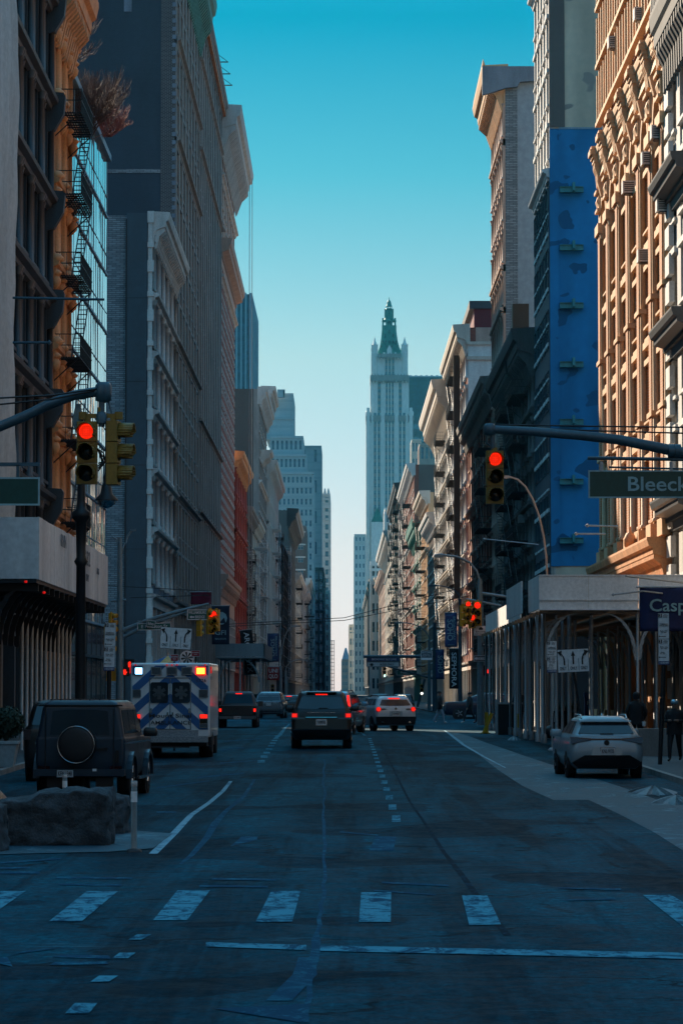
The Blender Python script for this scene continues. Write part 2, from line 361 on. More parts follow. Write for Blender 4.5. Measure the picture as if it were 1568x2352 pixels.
for nm, xs, seg in (('pavement', [-60, KL-.15], [(-60, 26)]), ('pavement', [KR+.15, 60], [(-60, 26)]),
                    ('pavement', [XL-2, KL-.15], [(46, 167), (212, 2300)]), ('pavement', [KR+.15, XR+2], [(46, 155), (200, 2300)])):
    for a, c in seg:
        strip(nm, xs, .13, 'concrete', ys=ysr(a, c), thick=.16)
        kx = [xs[0]-.15, xs[0]-.004] if xs[0] > 0 else [xs[1]+.004, xs[1]+.15]
        strip('kerb', kx, .135, 'grey_stone', ys=ysr(a, c), thick=.16)
def mark(name, quads, m='line_white', z=.008):
    b = MB()
    for q in quads:
        P = [G(*p) for p in q]; n = max(1, int(max(abs(P[0][1]-P[2][1]), abs(P[1][1]-P[3][1]))/4)) if len(P) == 4 else 1
        if len(P) == 4:
            for k in range(n):
                def L(a, c, t): return (a[0]+(c[0]-a[0])*t, a[1]+(c[1]-a[1])*t)
                t0, t1 = k/n, (k+1)/n
                pts = [L(P[0], P[3], t0), L(P[1], P[2], t0), L(P[1], P[2], t1), L(P[0], P[3], t1)]
                b.add([(x, y, zg(y)+z) for x, y in pts], [(0, 1, 2, 3)])
        else: b.add([(x, y, zg(y)+z) for x, y in P], [tuple(range(len(P)))])
    return tag(link(name, b.mesh(name, [m])), kind='structure')
def ribbon(name, pts, m='line_white', z=.008):          # pts: (x, y, half width in picture px)
    return mark(name, [[(a[0]-a[2], a[1]), (a[0]+a[2], a[1]), (c[0]+c[2], c[1]), (c[0]-c[2], c[1])] for a, c in zip(pts, pts[1:])], m, z)
mark('crosswalk_markings', [[(113,2118),(188,2118),(272,2048),(200,2048)], [(352,2115),(430,2115),(483,2046),(408,2046)], [(587,2119),(671,2119),(690,2048),(623,2048)],
    [(824,2119),(897,2119),(898,2051),(829,2051)], [(1077,2127),(1150,2125),(1118,2058),(1060,2058)], [(1568,2130),(1660,2130),(1540,2057),(1475,2057)], [(-120,2118),(-40,2118),(60,2048),(-10,2048)]])
mark('stop_line', [[(473,2176),(703,2184),(703,2172),(473,2166)], [(735,2186),(1600,2205),(1600,2191),(735,2173)]])
mark('cycle_lane_dashes', [[(295,2160),(325,2160),(348,2148),(315,2148)], [(258,2203),(295,2203),(312,2190),(275,2190)], [(208,2257),(250,2257),(272,2243),(228,2243)], [(150,2330),(205,2330),(224,2306),(172,2306)]])
def ladder(xa, ya, xb, yb, n, w0, w1):
    q = []
    for i in range(n):
        t = 1-((1/(ya-1590)+(1/(yb-1590)-1/(ya-1590))*i/n)-1/(yb-1590))/(1/(ya-1590)-1/(yb-1590))
        y = 1590+1/(1/(ya-1590)+(1/(yb-1590)-1/(ya-1590))*i/n); y2 = 1590+1/(1/(ya-1590)+(1/(yb-1590)-1/(ya-1590))*(i+.5)/n)
        k = (y-ya)/(yb-ya); x = xa+(xb-xa)*k; w = w0+(w1-w0)*k
        q.append([(x-w, y2), (x+w, y2), (x+w*.95, y), (x-w*.95, y)])
    return q
mark('lane_dashes', ladder(849, 1696, 920, 1905, 18, 4, 11))
mark('lane_dashes', ladder(637, 1690, 592, 1758, 9, 6, 9))
ribbon('lane_line', [(664, 1664, 2), (655, 1672, 3), (643, 1688, 5), (634, 1695, 4)])
ribbon('lane_line', [(530, 1795, 4), (512, 1818, 5), (480, 1845, 6), (440, 1872, 7), (400, 1915, 9), (352, 1962, 10)], 'line_bright')
ribbon('lane_line', [(1020, 1678, 2), (1042, 1694, 4), (1065, 1712, 4), (1110, 1738, 3), (1160, 1764, 2)], 'line_bright')
ribbon('lane_line', [(812, 1669, 2), (838, 1690, 3)])
mark('faded_markings', [[(848,1955),(903,1955),(910,1922),(862,1922)], [(530,1944),(590,1930),(592,1922),(555,1922)]], 'line_faded', .006)
mark('faded_arrow', [[(490,2318),(690,2350),(705,2340),(700,2308)]], 'line_faded', .006)
mark('faded_lettering', [[(-5,2205),(60,2185),(150,2178),(40,2192)], [(0,2215),(30,2222),(18,2200),(2,2200)], [(115,2218),(250,2216),(245,2210),(125,2211)], [(120,2200),(255,2204),(250,2196),(140,2194)],[(135,2034),(280,2036),(280,2032),(135,2031)],[(130,2019),(305,2020),(305,2016),(132,2015)]], 'line_faded', .006)
mark('scratch_lines', [[(487,2022),(635,2024),(632,2020),(487,2018)], [(458,2038),(615,2040),(615,2036),(458,2034)], [(875,2030),(1030,2037),(1030,2033),(878,2026)], [(858,2048),(1000,2058),(1000,2055),(858,2045)],
    [(1280,2042),(1425,2046),(1425,2042),(1280,2039)], [(1290,2070),(1412,2068),(1412,2065),(1290,2067)], [(0,2008),(92,2008),(92,2003),(0,2003)], [(0,1997),(70,1996),(70,1992),(0,1993)], [(0,1985),(140,1975),(140,1972),(0,1981)],
    [(455,1788),(560,1778),(560,1775),(455,1784)], [(360,1812),(480,1795),(480,1793),(360,1808)], [(505,1755),(590,1748),(590,1746),(505,1752)], [(505,1725),(560,1718),(560,1716),(505,1722)], [(515,1704),(600,1698),(600,1696),(515,1702)],
    [(780,1913),(868,1921),(868,1918),(780,1910)], [(360,1868),(405,1868),(405,1864),(360,1864)], [(985,1712),(1060,1714),(1060,1712),(985,1710)]], 'line_faded', .007)
random.seed(11)
sx = []
y = 1745
while y < 2360:
    sx.append((744+random.uniform(-3, 3)+(0 if y < 2040 else -(y-2040)*.14), y, 1.2+(y-1745)*.008+random.uniform(0, 1.8)+(6 if 2150 < y < 2230 else 0))); y += 9+(y-1745)*.02
ribbon('concrete_seam', sx, 'line_seam', .005)
ribbon('concrete_seam', [(585, 1790, 3), (560, 1830, 5), (520, 1862, 6), (495, 1890, 9), (475, 1925, 8), (440, 1965, 7), (415, 1985, 4)], 'line_seam', .005)
ribbon('tar_seam', [(868, 1700, 1.5), (905, 1770, 2), (940, 1840, 3), (985, 1905, 4), (1020, 1960, 5), (1060, 2010, 7), (1110, 2080, 8), (1165, 2150, 9)], 'line_tar', .005)
ribbon('tar_seam', [(640, 2300, 30), (700, 2240, 28), (705, 2200, 20)], 'line_seam', .0055)
# salt-white gutter along the right kerb
gp = [(1040, 1684, 12), (1085, 1706, 30), (1150, 1735, 50), (1225, 1770, 80), (1310, 1806, 110), (1390, 1838, 120)]
ribbon('salty_gutter', gp, 'salty_gutter', .006)
mark('concrete_apron', [[(1330,1828),(1420,1870),(1500,1912),(1600,1975),(1700,1930),(1700,1840),(1500,1838)]], 'salty_gutter', .0065)
# ---------------------------------------------------------------- facade kit
WIN = {}
def window_mesh(w, h, var, frame, arch=False):
    w = round(w, 2); h = round(h, 2); k = (w, h, var, frame, arch)
    if k not in WIN:
        b = MB(); t = .07 if w < 2 else .09
        g = {0: 'glass', 1: 'glass', 2: 'glass_blind', 3: 'glass_blue', 4: 'glass_navy'}[var]
        b.add([(-w/2, 0, 0), (w/2, 0, 0), (w/2, 0, h), (-w/2, 0, h)], [(0, 1, 2, 3)], 0)
        b.box(-w/2, -w/2+t, -.06, .0, 0, h, 1); b.box(w/2-t, w/2, -.06, .0, 0, h, 1)
        b.box(-w/2+t, w/2-t, -.06, .0, h-t, h, 1); b.box(-w/2+t, w/2-t, -.06, .0, 0, t, 1)
        b.box(-w/2+t, w/2-t, -.045, .0, h*.5-.035, h*.5+.035, 1)
        if w > 1.9: b.box(-.04, .04, -.045, .0, t, h-t, 1)
        if var == 1: b.add([(-w/2+t, -.012, h*.55), (w/2-t, -.012, h*.55), (w/2-t, -.012, h-t), (-w/2+t, -.012, h-t)], [(0, 1, 2, 3)], 2)
        WIN[k] = b.mesh('window', [g, frame, 'glass_blind'])
    return WIN[k]
class Fr:      # a wall frame: u along, v up, o out
    def __init__(s, origin, ux, out, rz): s.o = Vector(origin); s.u = Vector(ux); s.n = Vector(out); s.rz = rz
    def P(s, u, v, o): p = s.o+s.u*u+s.n*o; return (p.x, p.y, p.z+v)
    def box(s, b, u0, u1, v0, v1, o0, o1, m=0):
        a = s.P(u0, v0, o0); c = s.P(u1, v1, o1); b.box(a[0], c[0], a[1], c[1], a[2], c[2], m)
    def prof(s, b, poly, u0, u1, m=0): b.prism(poly, lambda o, v, t: s.P(t, v, o), u0, u1, m)   # poly of (o,v)
    def col(s, b, u, v0, v1, r, o=0.0, m=0, n=10, cap=True):
        p = s.P(u, 0, o)
        pr = [(r, v0), (r*.86, v1)]
        if cap: pr = [(r*1.35, v0), (r*1.35, v0+r*.8), (r, v0+r*1.0), (r*.86, v1-r*2.2), (r*1.15, v1-r*2.1), (r*1.0, v1-r*1.6), (r*1.5, v1-r*.3), (r*1.5, v1)]
        b.lathe(pr, (p[0], p[1], 0), n, m)
def street_frame(side, inset=0): return Fr((side*inset, 0, 0), (0, 1, 0), (-side, 0, 0), -side*math.pi/2)
def north_frame(side, depth): return Fr((0 if side > 0 else -depth, 0, 0), (1, 0, 0), (0, -1, 0), 0)
def addwins(root, wins, frame='black_frame', share=(.55, .2, .25), blue=False, cap=95):
    # the windows nearest the camera become parts, the rest one part marked stuff
    wins = sorted(wins, key=lambda q: q[0][1])
    rest = []
    for i, (p, rz, w, h) in enumerate(wins):
        v = 3 if blue == 1 else 4 if blue == 2 else random.choices((0, 1, 2), share)[0]
        me = window_mesh(w, h, v, frame)
        if i < cap: link('window', me, root, p, (0, 0, rz))
        else: rest.append((me, p, rz))
    if rest:
        b = bmesh.new(); mats = []
        for me, p, rz in rest:
            M_ = Matrix.Translation(p) @ Matrix.Rotation(rz, 4, 'Z'); n0 = len(b.faces); t = me.copy(); t.transform(M_)
            ix = []
            for mm in t.materials:
                if mm not in mats: mats.append(mm)
                ix.append(mats.index(mm))
            for pl in t.polygons: pl.material_index = ix[pl.material_index]
            b.from_mesh(t); bpy.data.meshes.remove(t)
        me = bpy.data.meshes.new('upper_windows'); b.to_mesh(me); b.free()
        for mm in mats: me.materials.append(mm)
        tag(link('upper_windows', me, root), kind='stuff')
def grid(F, b, W_, v0, v1, nb, nf, pier=.35, span=.35, rec=.3, m=0, wins=None, sill=True, lintel=False, columns=0, cm=0, arch=False, proud=.0, quoin=False, u_off=0, pilaster=0, cornices=None, ribs=0, dent=False):
    bw = W_/nb; fh = (v1-v0)/nf; pw = bw*pier
    for i in range(nb+1):
        a = max(0, i*bw-pw/2)+u_off; c = min(W_, i*bw+pw/2)+u_off
        F.box(b, a, c, v0, v1, -rec, proud, m)
        if pilaster: F.box(b, a+pw*.15*(i > 0), c-pw*.15*(i < nb), v0+.02, v1-.02, 0, pilaster, cm)
        if ribs:
            for k in range(ribs): uu = a+(c-a)*(k+.5)/ribs; F.box(b, uu-.06, uu+.06, v0+.03, v1-.03, 0, .1, cm)
    for j in range(nf):
        z0 = v0+j*fh; sh = fh*span
        F.box(b, u_off+.01, W_+u_off-.01, z0, z0+sh, -rec, -.07, m)
        for i in range(nb):
            uc = u_off+(i+.5)*bw; w = bw-pw; h = fh-sh
            if wins is not None: wins.append((F.P(uc, z0+sh, -rec+.02), F.rz, w, h-.01))
            if sill: F.box(b, uc-w/2-.1, uc+w/2+.1, z0+sh-.14, z0+sh+.0, -.08, .12, cm)
            if lintel: F.box(b, uc-w/2-.15, uc+w/2+.15, z0+fh-.28, z0+fh-.03, -.06, .14, cm)
            if arch:
                hw = w/2; n = 8; vt = z0+fh-.005; vs_ = vt-hw*.9
                pts = [(uc-hw, vt), (uc-hw, vs_)]+[(uc-hw*math.cos(math.pi*k/n), vs_+hw*.85*math.sin(math.pi*k/n)) for k in range(1, n)]+[(uc+hw, vs_), (uc+hw, vt)]
                for k in range(len(pts)-3):
                    a_, c_ = pts[k+1], pts[k+2]
                    b.prism([a_, c_, (c_[0], vt), (a_[0], vt)], lambda p, q, t: F.P(p, q, t), -rec+.06, -.05, m)
                F.box(b, uc-.12, uc+.12, vs_+hw*.8, vt+.1, -.05, .2, cm)
        if columns:
            for i in range(nb+1):
                for du in ((0,) if columns == 1 else (-.22, .22)):
                    uu = min(max(i*bw, .25), W_-.25)+u_off+du*(0 < i < nb)
                    F.col(b, uu, z0+sh*.55, z0+fh-.02, .2 if columns == 1 else .17, .1, cm)
            if arch or columns == 2:
                for i in range(nb): F.col(b, u_off+(i+.5)*bw, z0+sh*.6, z0+fh-.02, .12, -.05, cm)
        if cornices and (cornices == 'all' or j in cornices) and j > 0:
            F.prof(b, [(0, z0-.1), (.18, z0-.02), (.22, z0+.16), (.46, z0+.26), (.5, z0+.42), (.3, z0+.5), (0, z0+.55)], u_off, u_off+W_, cm)
            if dent:
                k = u_off+.15
                while k < u_off+W_: F.box(b, k, k+.14, z0+.0, z0+.2, .1, .34, cm); k += .4
def cornice(F, b, u0, u1, v, h=1.2, d=1.0, m=0, br=1.2, bm=None, dent=True, crest=0):
    F.prof(b, [(-.25, v-h*.55), (.12, v-h*.55), (.16, v-h*.1), (.3, v), (d*.75, v+h*.12), (d*.78, v+h*.32), (d*.92, v+h*.38), (d, v+h*.6), (d, v+h*.68), (-.25, v+h*.72)], u0, u1, m)
    if br:
        k = u0+.1
        while k < u1-.2:
            F.prof(b, [(.15, v-h*.75), (.3, v-h*.7), (d*.4, v-h*.25), (d*.72, v-h*.05), (d*.72, v+h*.1), (.15, v+h*.02)], k, k+.36, m if bm is None else bm); k += br
    if dent:
        k = u0+.05
        while k < u1-.1: F.box(b, k, k+.13, v-h*.2, v-.02, .15, .3, m); k += .3
    if crest:
        k = u0
        while k < u1: F.prof(b, [(d-.25, v+h*.7), (d-.05, v+h*.7), (d-.08, v+h*.7+crest)], k, k+.3, m); k += .6
def shell(F, side, b, L, H, depth, rec, m=0, nm=None):
    # body of the building behind the facade skin; local x grows away from the street
    x0 = rec; s = side
    b.box(s*x0, s*depth, 0, L, 0, H, m if nm is None else nm)
def fire_escape(root, F, u0, u1, levels, fh, out=1.15, m='black_metal', stairs=True):
    b = MB()
    for v in levels:
        o = .14
        while o < out: F.box(b, u0, u1, v-.03, v, o, o+.055, 0); o += .115
        u = u0
        while u < u1: F.box(b, u, u+.05, v-.09, v-.031, .05, out, 0); u += .6
        for h in (.5, 1.0):
            F.box(b, u0, u1, v+h, v+h+.04, out-.03, out+.01); F.box(b, u0-.02, u0+.02, v+h, v+h+.04, .05, out); F.box(b, u1-.02, u1+.02, v+h, v+h+.04, .05, out)
        u = u0
        while u <= u1: F.box(b, u-.012, u+.012, v, v+1.0, out-.02, out); u += .2
        for o in (.3, .6, .9):
            F.box(b, u0-.012, u0+.012, v, v+1.0, o, o+.02); F.box(b, u1-.012, u1+.012, v, v+1.0, o, o+.02)
        for u in (u0+.2, u1-.2): b.tube([F.P(u, v-1.1, .02), F.P(u, v-.05, out-.1)], .03, 4)
    if stairs:
        for v in levels[:-1]:
            for o in (out-.45, out-.05): b.tube([F.P(u0+.5, v, o), F.P(u1-.5, v+fh, o)], .03, 4)
            n = int(fh/.25)
            for k in range(n):
                t = k/n; F.box(b, u0+.5+(u1-u0-1)*t, u0+.5+(u1-u0-1)*t+.12, v+fh*t, v+fh*t+.03, out-.45, out-.05)
    return b.obj('fire_escape', m, root)
BN = 'buildings lining the avenue'
def building(label, side, y0, y1, H, depth=24, X=None, wall='grey_stone', trim=None, nwall=None, nb=4, nf=6, base=5.0, basem=None, pier=.35, span=.35, rec=.3, frame='black_frame',
             corn=(1.3, 1.0), cornm=None, crest=0, br=1.2, blue=False, name='building', share=(.55, .2, .25), wcap=95, **kw):
    X = (XL if side < 0 else XR) if X is None else X
    root = thing(name, label, 'building', (X, y0, zg(y0)))
    if y0 > 300: rec = max(rec, .85)
    F = street_frame(side); L = y1-y0; trim = trim or wall; nwall = nwall or wall; basem = basem or trim
    b = MB(); shell(F, side, b, L, H, depth, rec, 1, 1); wins = []
    Hc = H-(corn[0] if corn else .6)
    grid(F, b, L, base, Hc, nb, nf, pier, span, rec, 0, wins, cm=2, **kw)
    F.box(b, 0, L, Hc, H-.01, -rec, .0, 0)
    b.obj('wall', [wall, nwall, trim], root)
    # storefront
    sb = MB(); k = max(2, nb); bw = L/k
    for i in range(k+1): F.box(sb, max(0, i*bw-.22), min(L, i*bw+.22), 0, base-.9, -rec, .08, 0)
    F.box(sb, 0, L, base-.9, base-.02, -rec, .12, 0)
    F.prof(sb, [(.12, base-.35), (.35, base-.25), (.4, base-.05), (.12, base-.021)], 0, L, 0)
    for i in range(k):
        F.box(sb, i*bw+.22, (i+1)*bw-.22, 0, .5, -rec, -.1, 0)
        F.box(sb, i*bw+.22, (i+1)*bw-.22, .5, base-.9, -rec, -rec+.04, 1)
        F.box(sb, (i+.5)*bw-.04, (i+.5)*bw+.04, .5, base-.9, -rec+.04, -rec+.12, 2)
    sb.obj('storefront', [basem, 'glass_shop', 'black_frame'], root)
    if corn:
        cb = MB(); cornice(F, cb, -.02, L+.02, H-corn[0]*.55, corn[0], corn[1], 0, br, crest=crest)
        cb.obj('cornice', cornm or trim, root)
    addwins(root, wins, frame, share, blue, wcap)
    return root, F
mat('beam_teal', (.03, .26, .28), .5, var=.2, sc=3)
# ---------------------------------------------------------------- buildings, left side of the street
def dL(x, X=XL): return X*7000.0/(x-784.0)
random.seed(3)
# behind and beside the camera
building('pale stone block at the near corner on the left, beside the camera', -1, -70, 22, 40, nb=16, nf=8, wall='grey_stone', wcap=60)
building('brown brick block at the near corner on the right, beside the camera', 1, -70, 22, 42, nb=16, nf=8, wall='brick_brown', trim='grey_stone', wcap=60)
building('grey stone loft building before the orange one on the right', 1, 52, 96, 30, nb=9, nf=6, wall='grey_stone', wcap=60)
building('long grey loft row up the street behind the camera, left side', -1, -420, -72, 38, nb=24, nf=5, wall='charcoal_stone', wcap=0)
building('long grey loft row up the street behind the camera, right side', 1, -420, -72, 38, nb=24, nf=5, wall='charcoal_stone', wcap=0)
# netted building with sheeting
root = thing('building', 'building wrapped in pale grey scaffold netting at the left edge', 'building', (XL, 48, zg(48)))
b = MB(); F = street_frame(-1); b.box(-.0, -24, 0, 62, 0, 36, 0); b.obj('wall', 'charcoal_stone', root)
b = MB(); ny = 180; nz = 40; vs = []
for j in range(nz+1):
    for i in range(ny+1):
        u = 63.5*i/ny; v = 5.5+31*j/nz
        w = .16*math.sin(u*2.1+math.sin(v*.35)*1.5)+.10*math.sin(u*5.3+v*.5)+.07*math.sin(v*1.9+u)+ .12*math.sin(v*.55+1)
        vs.append(F.P(u, v, 1.0+w*.4))
b.add(vs, [(j*(ny+1)+i, j*(ny+1)+i+1, (j+1)*(ny+1)+i+1, (j+1)*(ny+1)+i) for j in range(nz) for i in range(ny)], 0, True)
F.box(b, 63.42, 63.5, 5.5, 36.5, .05, .95)
b.obj('scaffold_netting', 'net_grey', root)
# dark cast-iron loft
r, F = building('dark cast iron loft building with rows of engaged columns', -1, 112, 134.3, 38, nb=5, nf=7, base=5.6, wall='dark_iron', pier=.26, span=.24, rec=.8, columns=2, cornices='all', share=(.9, .05, .05), corn=(1.6, 1.2))
b = MB()
for j in range(1, 7):
    z = 5.6+(38-1.6-5.6)/7*j
    for u in (21.75,):
        b.cut()
        F.prof(b, [(0, z-1.0), (.3, z-.9), (.7, z-.2), (.78, z+.6), (.7, z+.75), (0, z+.8)], u, u+.55)
b.obj('end_bracket', 'dark_iron', r)
# terracotta building with fire escapes; its sunlit orange is put into the base colour
r, F = building('narrow building coloured sunlit orange, with heavy scrolled cornice and fire escapes', -1, 134.4, 143.6, 34.2, nb=3, nf=7, base=5.6, wall='terracotta', trim='terracotta_light', pier=.34, span=.3, rec=.5,
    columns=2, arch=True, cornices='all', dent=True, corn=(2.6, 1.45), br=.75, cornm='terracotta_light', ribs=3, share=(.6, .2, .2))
b = MB()
for j in range(7):
    z = 5.6+(34.2-2.6-5.6)/7*j
    for i in range(4):
        u = min(max(i*9.2/3, .4), 8.8)
        b.cut()
        for q, (o, h, w) in enumerate(((.42, .5, .34), (.55, .34, .26), (.36, .7, .22))):
            p = F.P(u, z+4.0-q*.55, .28); b.lathe([(.02, 0), (w, h*.3), (w*1.2, h*.6), (w*.6, h), (.02, h*1.05)], p, 8)
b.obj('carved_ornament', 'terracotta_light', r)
fh = (34.2-2.6-5.6)/7
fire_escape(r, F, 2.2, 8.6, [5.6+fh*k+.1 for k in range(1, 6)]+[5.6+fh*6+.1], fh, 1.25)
# glass corner building
root = thing('building', 'glass curtain wall building on the left street corner', 'building', (XL, 143.8, zg(143)))
F = street_frame(-1); Lg = 25.4; Hg = 31.5
b = MB(); b.box(-.15, -30, 0, Lg, 0, Hg, 0); b.obj('wall', 'line_bluegrey', root)
for j in range(8):
    z0 = 5.4+j*(Hg-5.4)/8; z1 = 5.4+(j+1)*(Hg-5.4)/8; g = MB()
    for i in range(17):
        u0 = Lg*i/17; g.add([F.P(u0+.02, z0, -.1), F.P(u0+Lg/17-.02, z0, -.1+random.uniform(-.02, .02)), F.P(u0+Lg/17-.02, z1, -.1+random.uniform(-.02, .02)), F.P(u0+.02, z1, -.1)], [(0, 1, 2, 3)])
    g.obj('glass_band', 'glass_sky', root)
b = MB()
for j in range(8):
    z = 5.4+j*(Hg-5.4)/8; F.box(b, 0, Lg, z-.06, z+.06, -.12, -.02); F.box(b, 0, Lg, z+1.1, z+1.14, -.12, -.07)
for i in range(18): F.box(b, Lg*i/17-.04, Lg*i/17+.04, 5.4, Hg, -.12, -.085)
F.box(b, 0, Lg, Hg-.1, Hg+.25, -.3, .14); b.obj('mullions', 'blue_frame', root)
b = MB()
for i in range(9): F.box(b, Lg*i/8-.1, Lg*i/8+.1, 0, 5.3, -.12, -.03, 1)
for i in range(8): F.box(b, Lg*i/8+.12, Lg*(i+1)/8-.12, .3, 5.2, -.12, -.06, 0)
F.box(b, 0, Lg, 3.55, 3.7, -.12, .08, 1)
b.obj('storefront', ['glass_shop', 'line_bluegrey'], root)
# bare shrubs on its roof
def shrub(label, loc, r_, n, mt, up=1.0, cat='plant', name='bare_shrub', group=None, leaf=None, seed=1):
    rnd = random.Random(seed); b = MB()
    for i in range(n):
        a = rnd.uniform(0, 6.28); e = rnd.uniform(.15, 1.3); d = Vector((math.cos(a)*math.cos(e), math.sin(a)*math.cos(e), math.sin(e)*up)); p = Vector((rnd.uniform(-.2, .2)*r_, rnd.uniform(-.2, .2)*r_, 0))
        pts = [p]; l = r_*rnd.uniform(.7, 1.1)/6
        for k in range(6):
            d = (d+Vector((rnd.uniform(-.3, .3), rnd.uniform(-.3, .3), rnd.uniform(-.1, .3)))).normalized(); pts.append(pts[-1]+d*l)
            if k > 1:
                for q in range(6):
                    dd = (d+Vector((rnd.uniform(-.9, .9), rnd.uniform(-.9, .9), rnd.uniform(-.3, .8)))).normalized(); b.tube([pts[-1], pts[-1]+dd*l*.9, pts[-1]+dd*l*1.6+Vector((0, 0, .1*r_))], [.009, .007, .003], 3, cap=False)
        b.tube(pts, [.02-.0022*k for k in range(7)], 4, cap=False)
    return tag(b.obj(name, mt, None, loc), label, cat, group)
shrub('dark bare roof shrub, highest above the glass building', (-12.9, 150, HT(262, 150)-1.2), 2.6, 70, 'twig', 1.5, seed=4)
shrub('pale bare shrub on the glass roof edge', (-12.7, 157, zg(150)+Hg+.2), 1.9, 70, 'twig', 1.3, seed=5)
shrub('reddish bare shrub at the front corner of the glass roof', (-12.7, 163, zg(150)+Hg+.2), 1.5, 60, 'twig_red', 1.2, seed=6)
shrub('bare shrub behind the orange cornice on the glass roof', (-13.6, 145.5, zg(150)+Hg+.2), 2.4, 60, 'twig', 1.6, seed=8)
# across the cross street: white-columned corner building
y0 = dL(347); y1 = dL(398); H1 = HT(495, y0)-zg(y0)
r, F = building('low corner building with white columns and grey brick side wall', -1, y0, y1, H1, depth=26, nb=5, nf=6, base=8.5, wall='blue_stone', trim='pale_stone', nwall='brick_grey', pier=.3, span=.26, rec=.6, columns=2, cornices='all', corn=(1.8, 1.2))
b = MB(); N = north_frame(-1, 26)
b.box(0.02, -.28, -.12, .35, 0, H1+.1); j = 0
while j*1.7 < H1: b.box(.12, -.32, -.2, .4, j*1.7, j*1.7+(.35 if j % 2 else .8)); j += 1
b.obj('corner_pilaster', 'white_stone', r)
b = MB(); b.box(-.34, -1.72, -.25, 0, 0, H1+.15, 0)
for k in range(1, 6): b.box(-.34, -1.72, -.262, -.25, H1*k/6, H1*k/6+.03, 1)
b.obj('side_panel', ['teal_panel', 'black_metal'], r)
b = MB(); b.box(-1.72, -1.8, -.3, 0, 0, H1-.3, 0); b.obj('drain_pipe', 'black_metal', r)
b = MB()
for k in range(7): b.cut(); b.box(-3.35, -3.95, -.08, 0, 3+k*4.3, 3+k*4.3+3.2, 0)
b.obj('boarded_window', 'beige_render', r)
b = MB()
for k in range(7): b.cut(); b.box(-3.3, -4.0, -.1, -.0, 3+k*4.3+3.25, 3+k*4.3+4.2, 0)
b.obj('spandrel_panel', 'black_frame', r)
# tall tower with blank wall
y0 = y1+.05; y1 = dL(452)
H2 = 63.8
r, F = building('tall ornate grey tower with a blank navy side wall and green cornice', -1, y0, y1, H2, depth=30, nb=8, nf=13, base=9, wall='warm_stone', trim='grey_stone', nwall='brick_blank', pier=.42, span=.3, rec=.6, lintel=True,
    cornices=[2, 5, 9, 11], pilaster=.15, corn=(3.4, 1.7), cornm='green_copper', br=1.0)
b = MB()
b.box(.02, -1.1, -.05, .6, 30, H2-2, 0); b.obj('brick_corner', 'brick_navy', r)
b = MB(); z = 31
while z < H2-3: b.box(.1, -.2, -.1, .5, z, z+.32); z += .64
b.obj('quoins', 'blue_stone', r)
b = MB(); b.box(-1.1, -7.2, -.06, 0, HT(410, y0), HT(402, y0)); b.obj('brick_band', 'brick_grey', r)
b = MB(); b.box(-3.4, -4.0, -.06, 0, HT(40, y0), HT(-40, y0)); b.obj('wall_patch', 'blue_stone', r)
# lower storeys of the big shed cornice
y0 = y1+.05; y1 = dL(503); H3 = 64.5
r, F = building('long dark ornate loft building with strong piers', -1, y0, y1, H3, depth=26, nb=12, nf=13, base=9.5, wall='brown_stone', trim='grey_stone', pier=.46, span=.28, rec=.9, pilaster=.2, ribs=2, arch=False, cornices=[2, 4, 10, 12], dent=False,
    corn=(1.4, .9), share=(.8, .1, .1), br=1.6)
b = MB(); F.box(b, 0, y1-y0, H3-1.1, H3-.2, .35, .62); b.obj('lit_edge_strip', 'terracotta', r)  # orange strip: the cornice's lit edge painted in colour
for k in range(3):
    mb = MB(); F.box(mb, 35+6*k, 35.1+6*k, H3, H3+2.8, -.1, 0); mb.box(0, 1.4, 35+6*k, 35.1+6*k, H3+1.7, H3+1.8); mb.tube([(0, 35+6*k, H3+2.8), (1.4, 35+6*k, H3+1.75)], .03, 4); mb.obj('roof_davit', 'black_metal', r)
y0 = y1+.05; y1 = dL(537); H4 = 64.2; Hm = HT(640, 345)-zg(300)
r, F = building('red brick and pale terracotta tower with deep bracketed cornice', -1, y0, y1, H4, depth=24, nb=9, nf=13, base=13, wall='pink_stone', trim='pale_stone', pier=.5, span=.36, rec=.5, lintel=True, corn=(3.6, 2.3), cornm='pale_stone', br=1.0, cornices=[9, 12])
b = MB()
L = y1-y0
z = 14.5
while z < Hm-1:
    for k in range(int(L/.9)):
        if (k % 4) != 3: F.box(b, k*.9+.1, k*.9+.42, z, z+.5, .02, .1, 1)
    z += 1.15
F.box(b, 0, L, 13.5, Hm, -.01, .03, 0); b.obj('brick_facing', ['brick_red', 'pale_stone'], r)
b = MB(); cornice(F, b, -.02, L, Hm, 2.2, 1.3, 0, 0); b.obj('middle_cornice', 'pink_stone', r)
b = MB(); cornice(F, b, -.02, L, 13.2, 1.6, 1.0, 0, 1.0); F.box(b, 0, L, 10.4, 12.4, .0, .1, 0); b.obj('lower_cornice', 'pink_stone', r)
b = MB()
for i in range(11): F.box(b, L*i/10-.12, L*i/10+.12, 4.2, 10.3, .05, .22)
for j in range(6): F.box(b, 0, L, 4.3+j, 4.42+j, .05, .18)
F.box(b, 0, L, 4.2, 10.3, .0, .05, 1)
b.obj('window_grid', ['pale_stone', 'glass_shop'], r)
b = MB(); b.tube([(2.0, L-6, 0), (2.0, L-6, H4)], .04, 5); b.tube([(2.2, L-2, 0), (2.2, L-2, H4)], .04, 5)
b.obj('hoist_cable', 'galv', r)
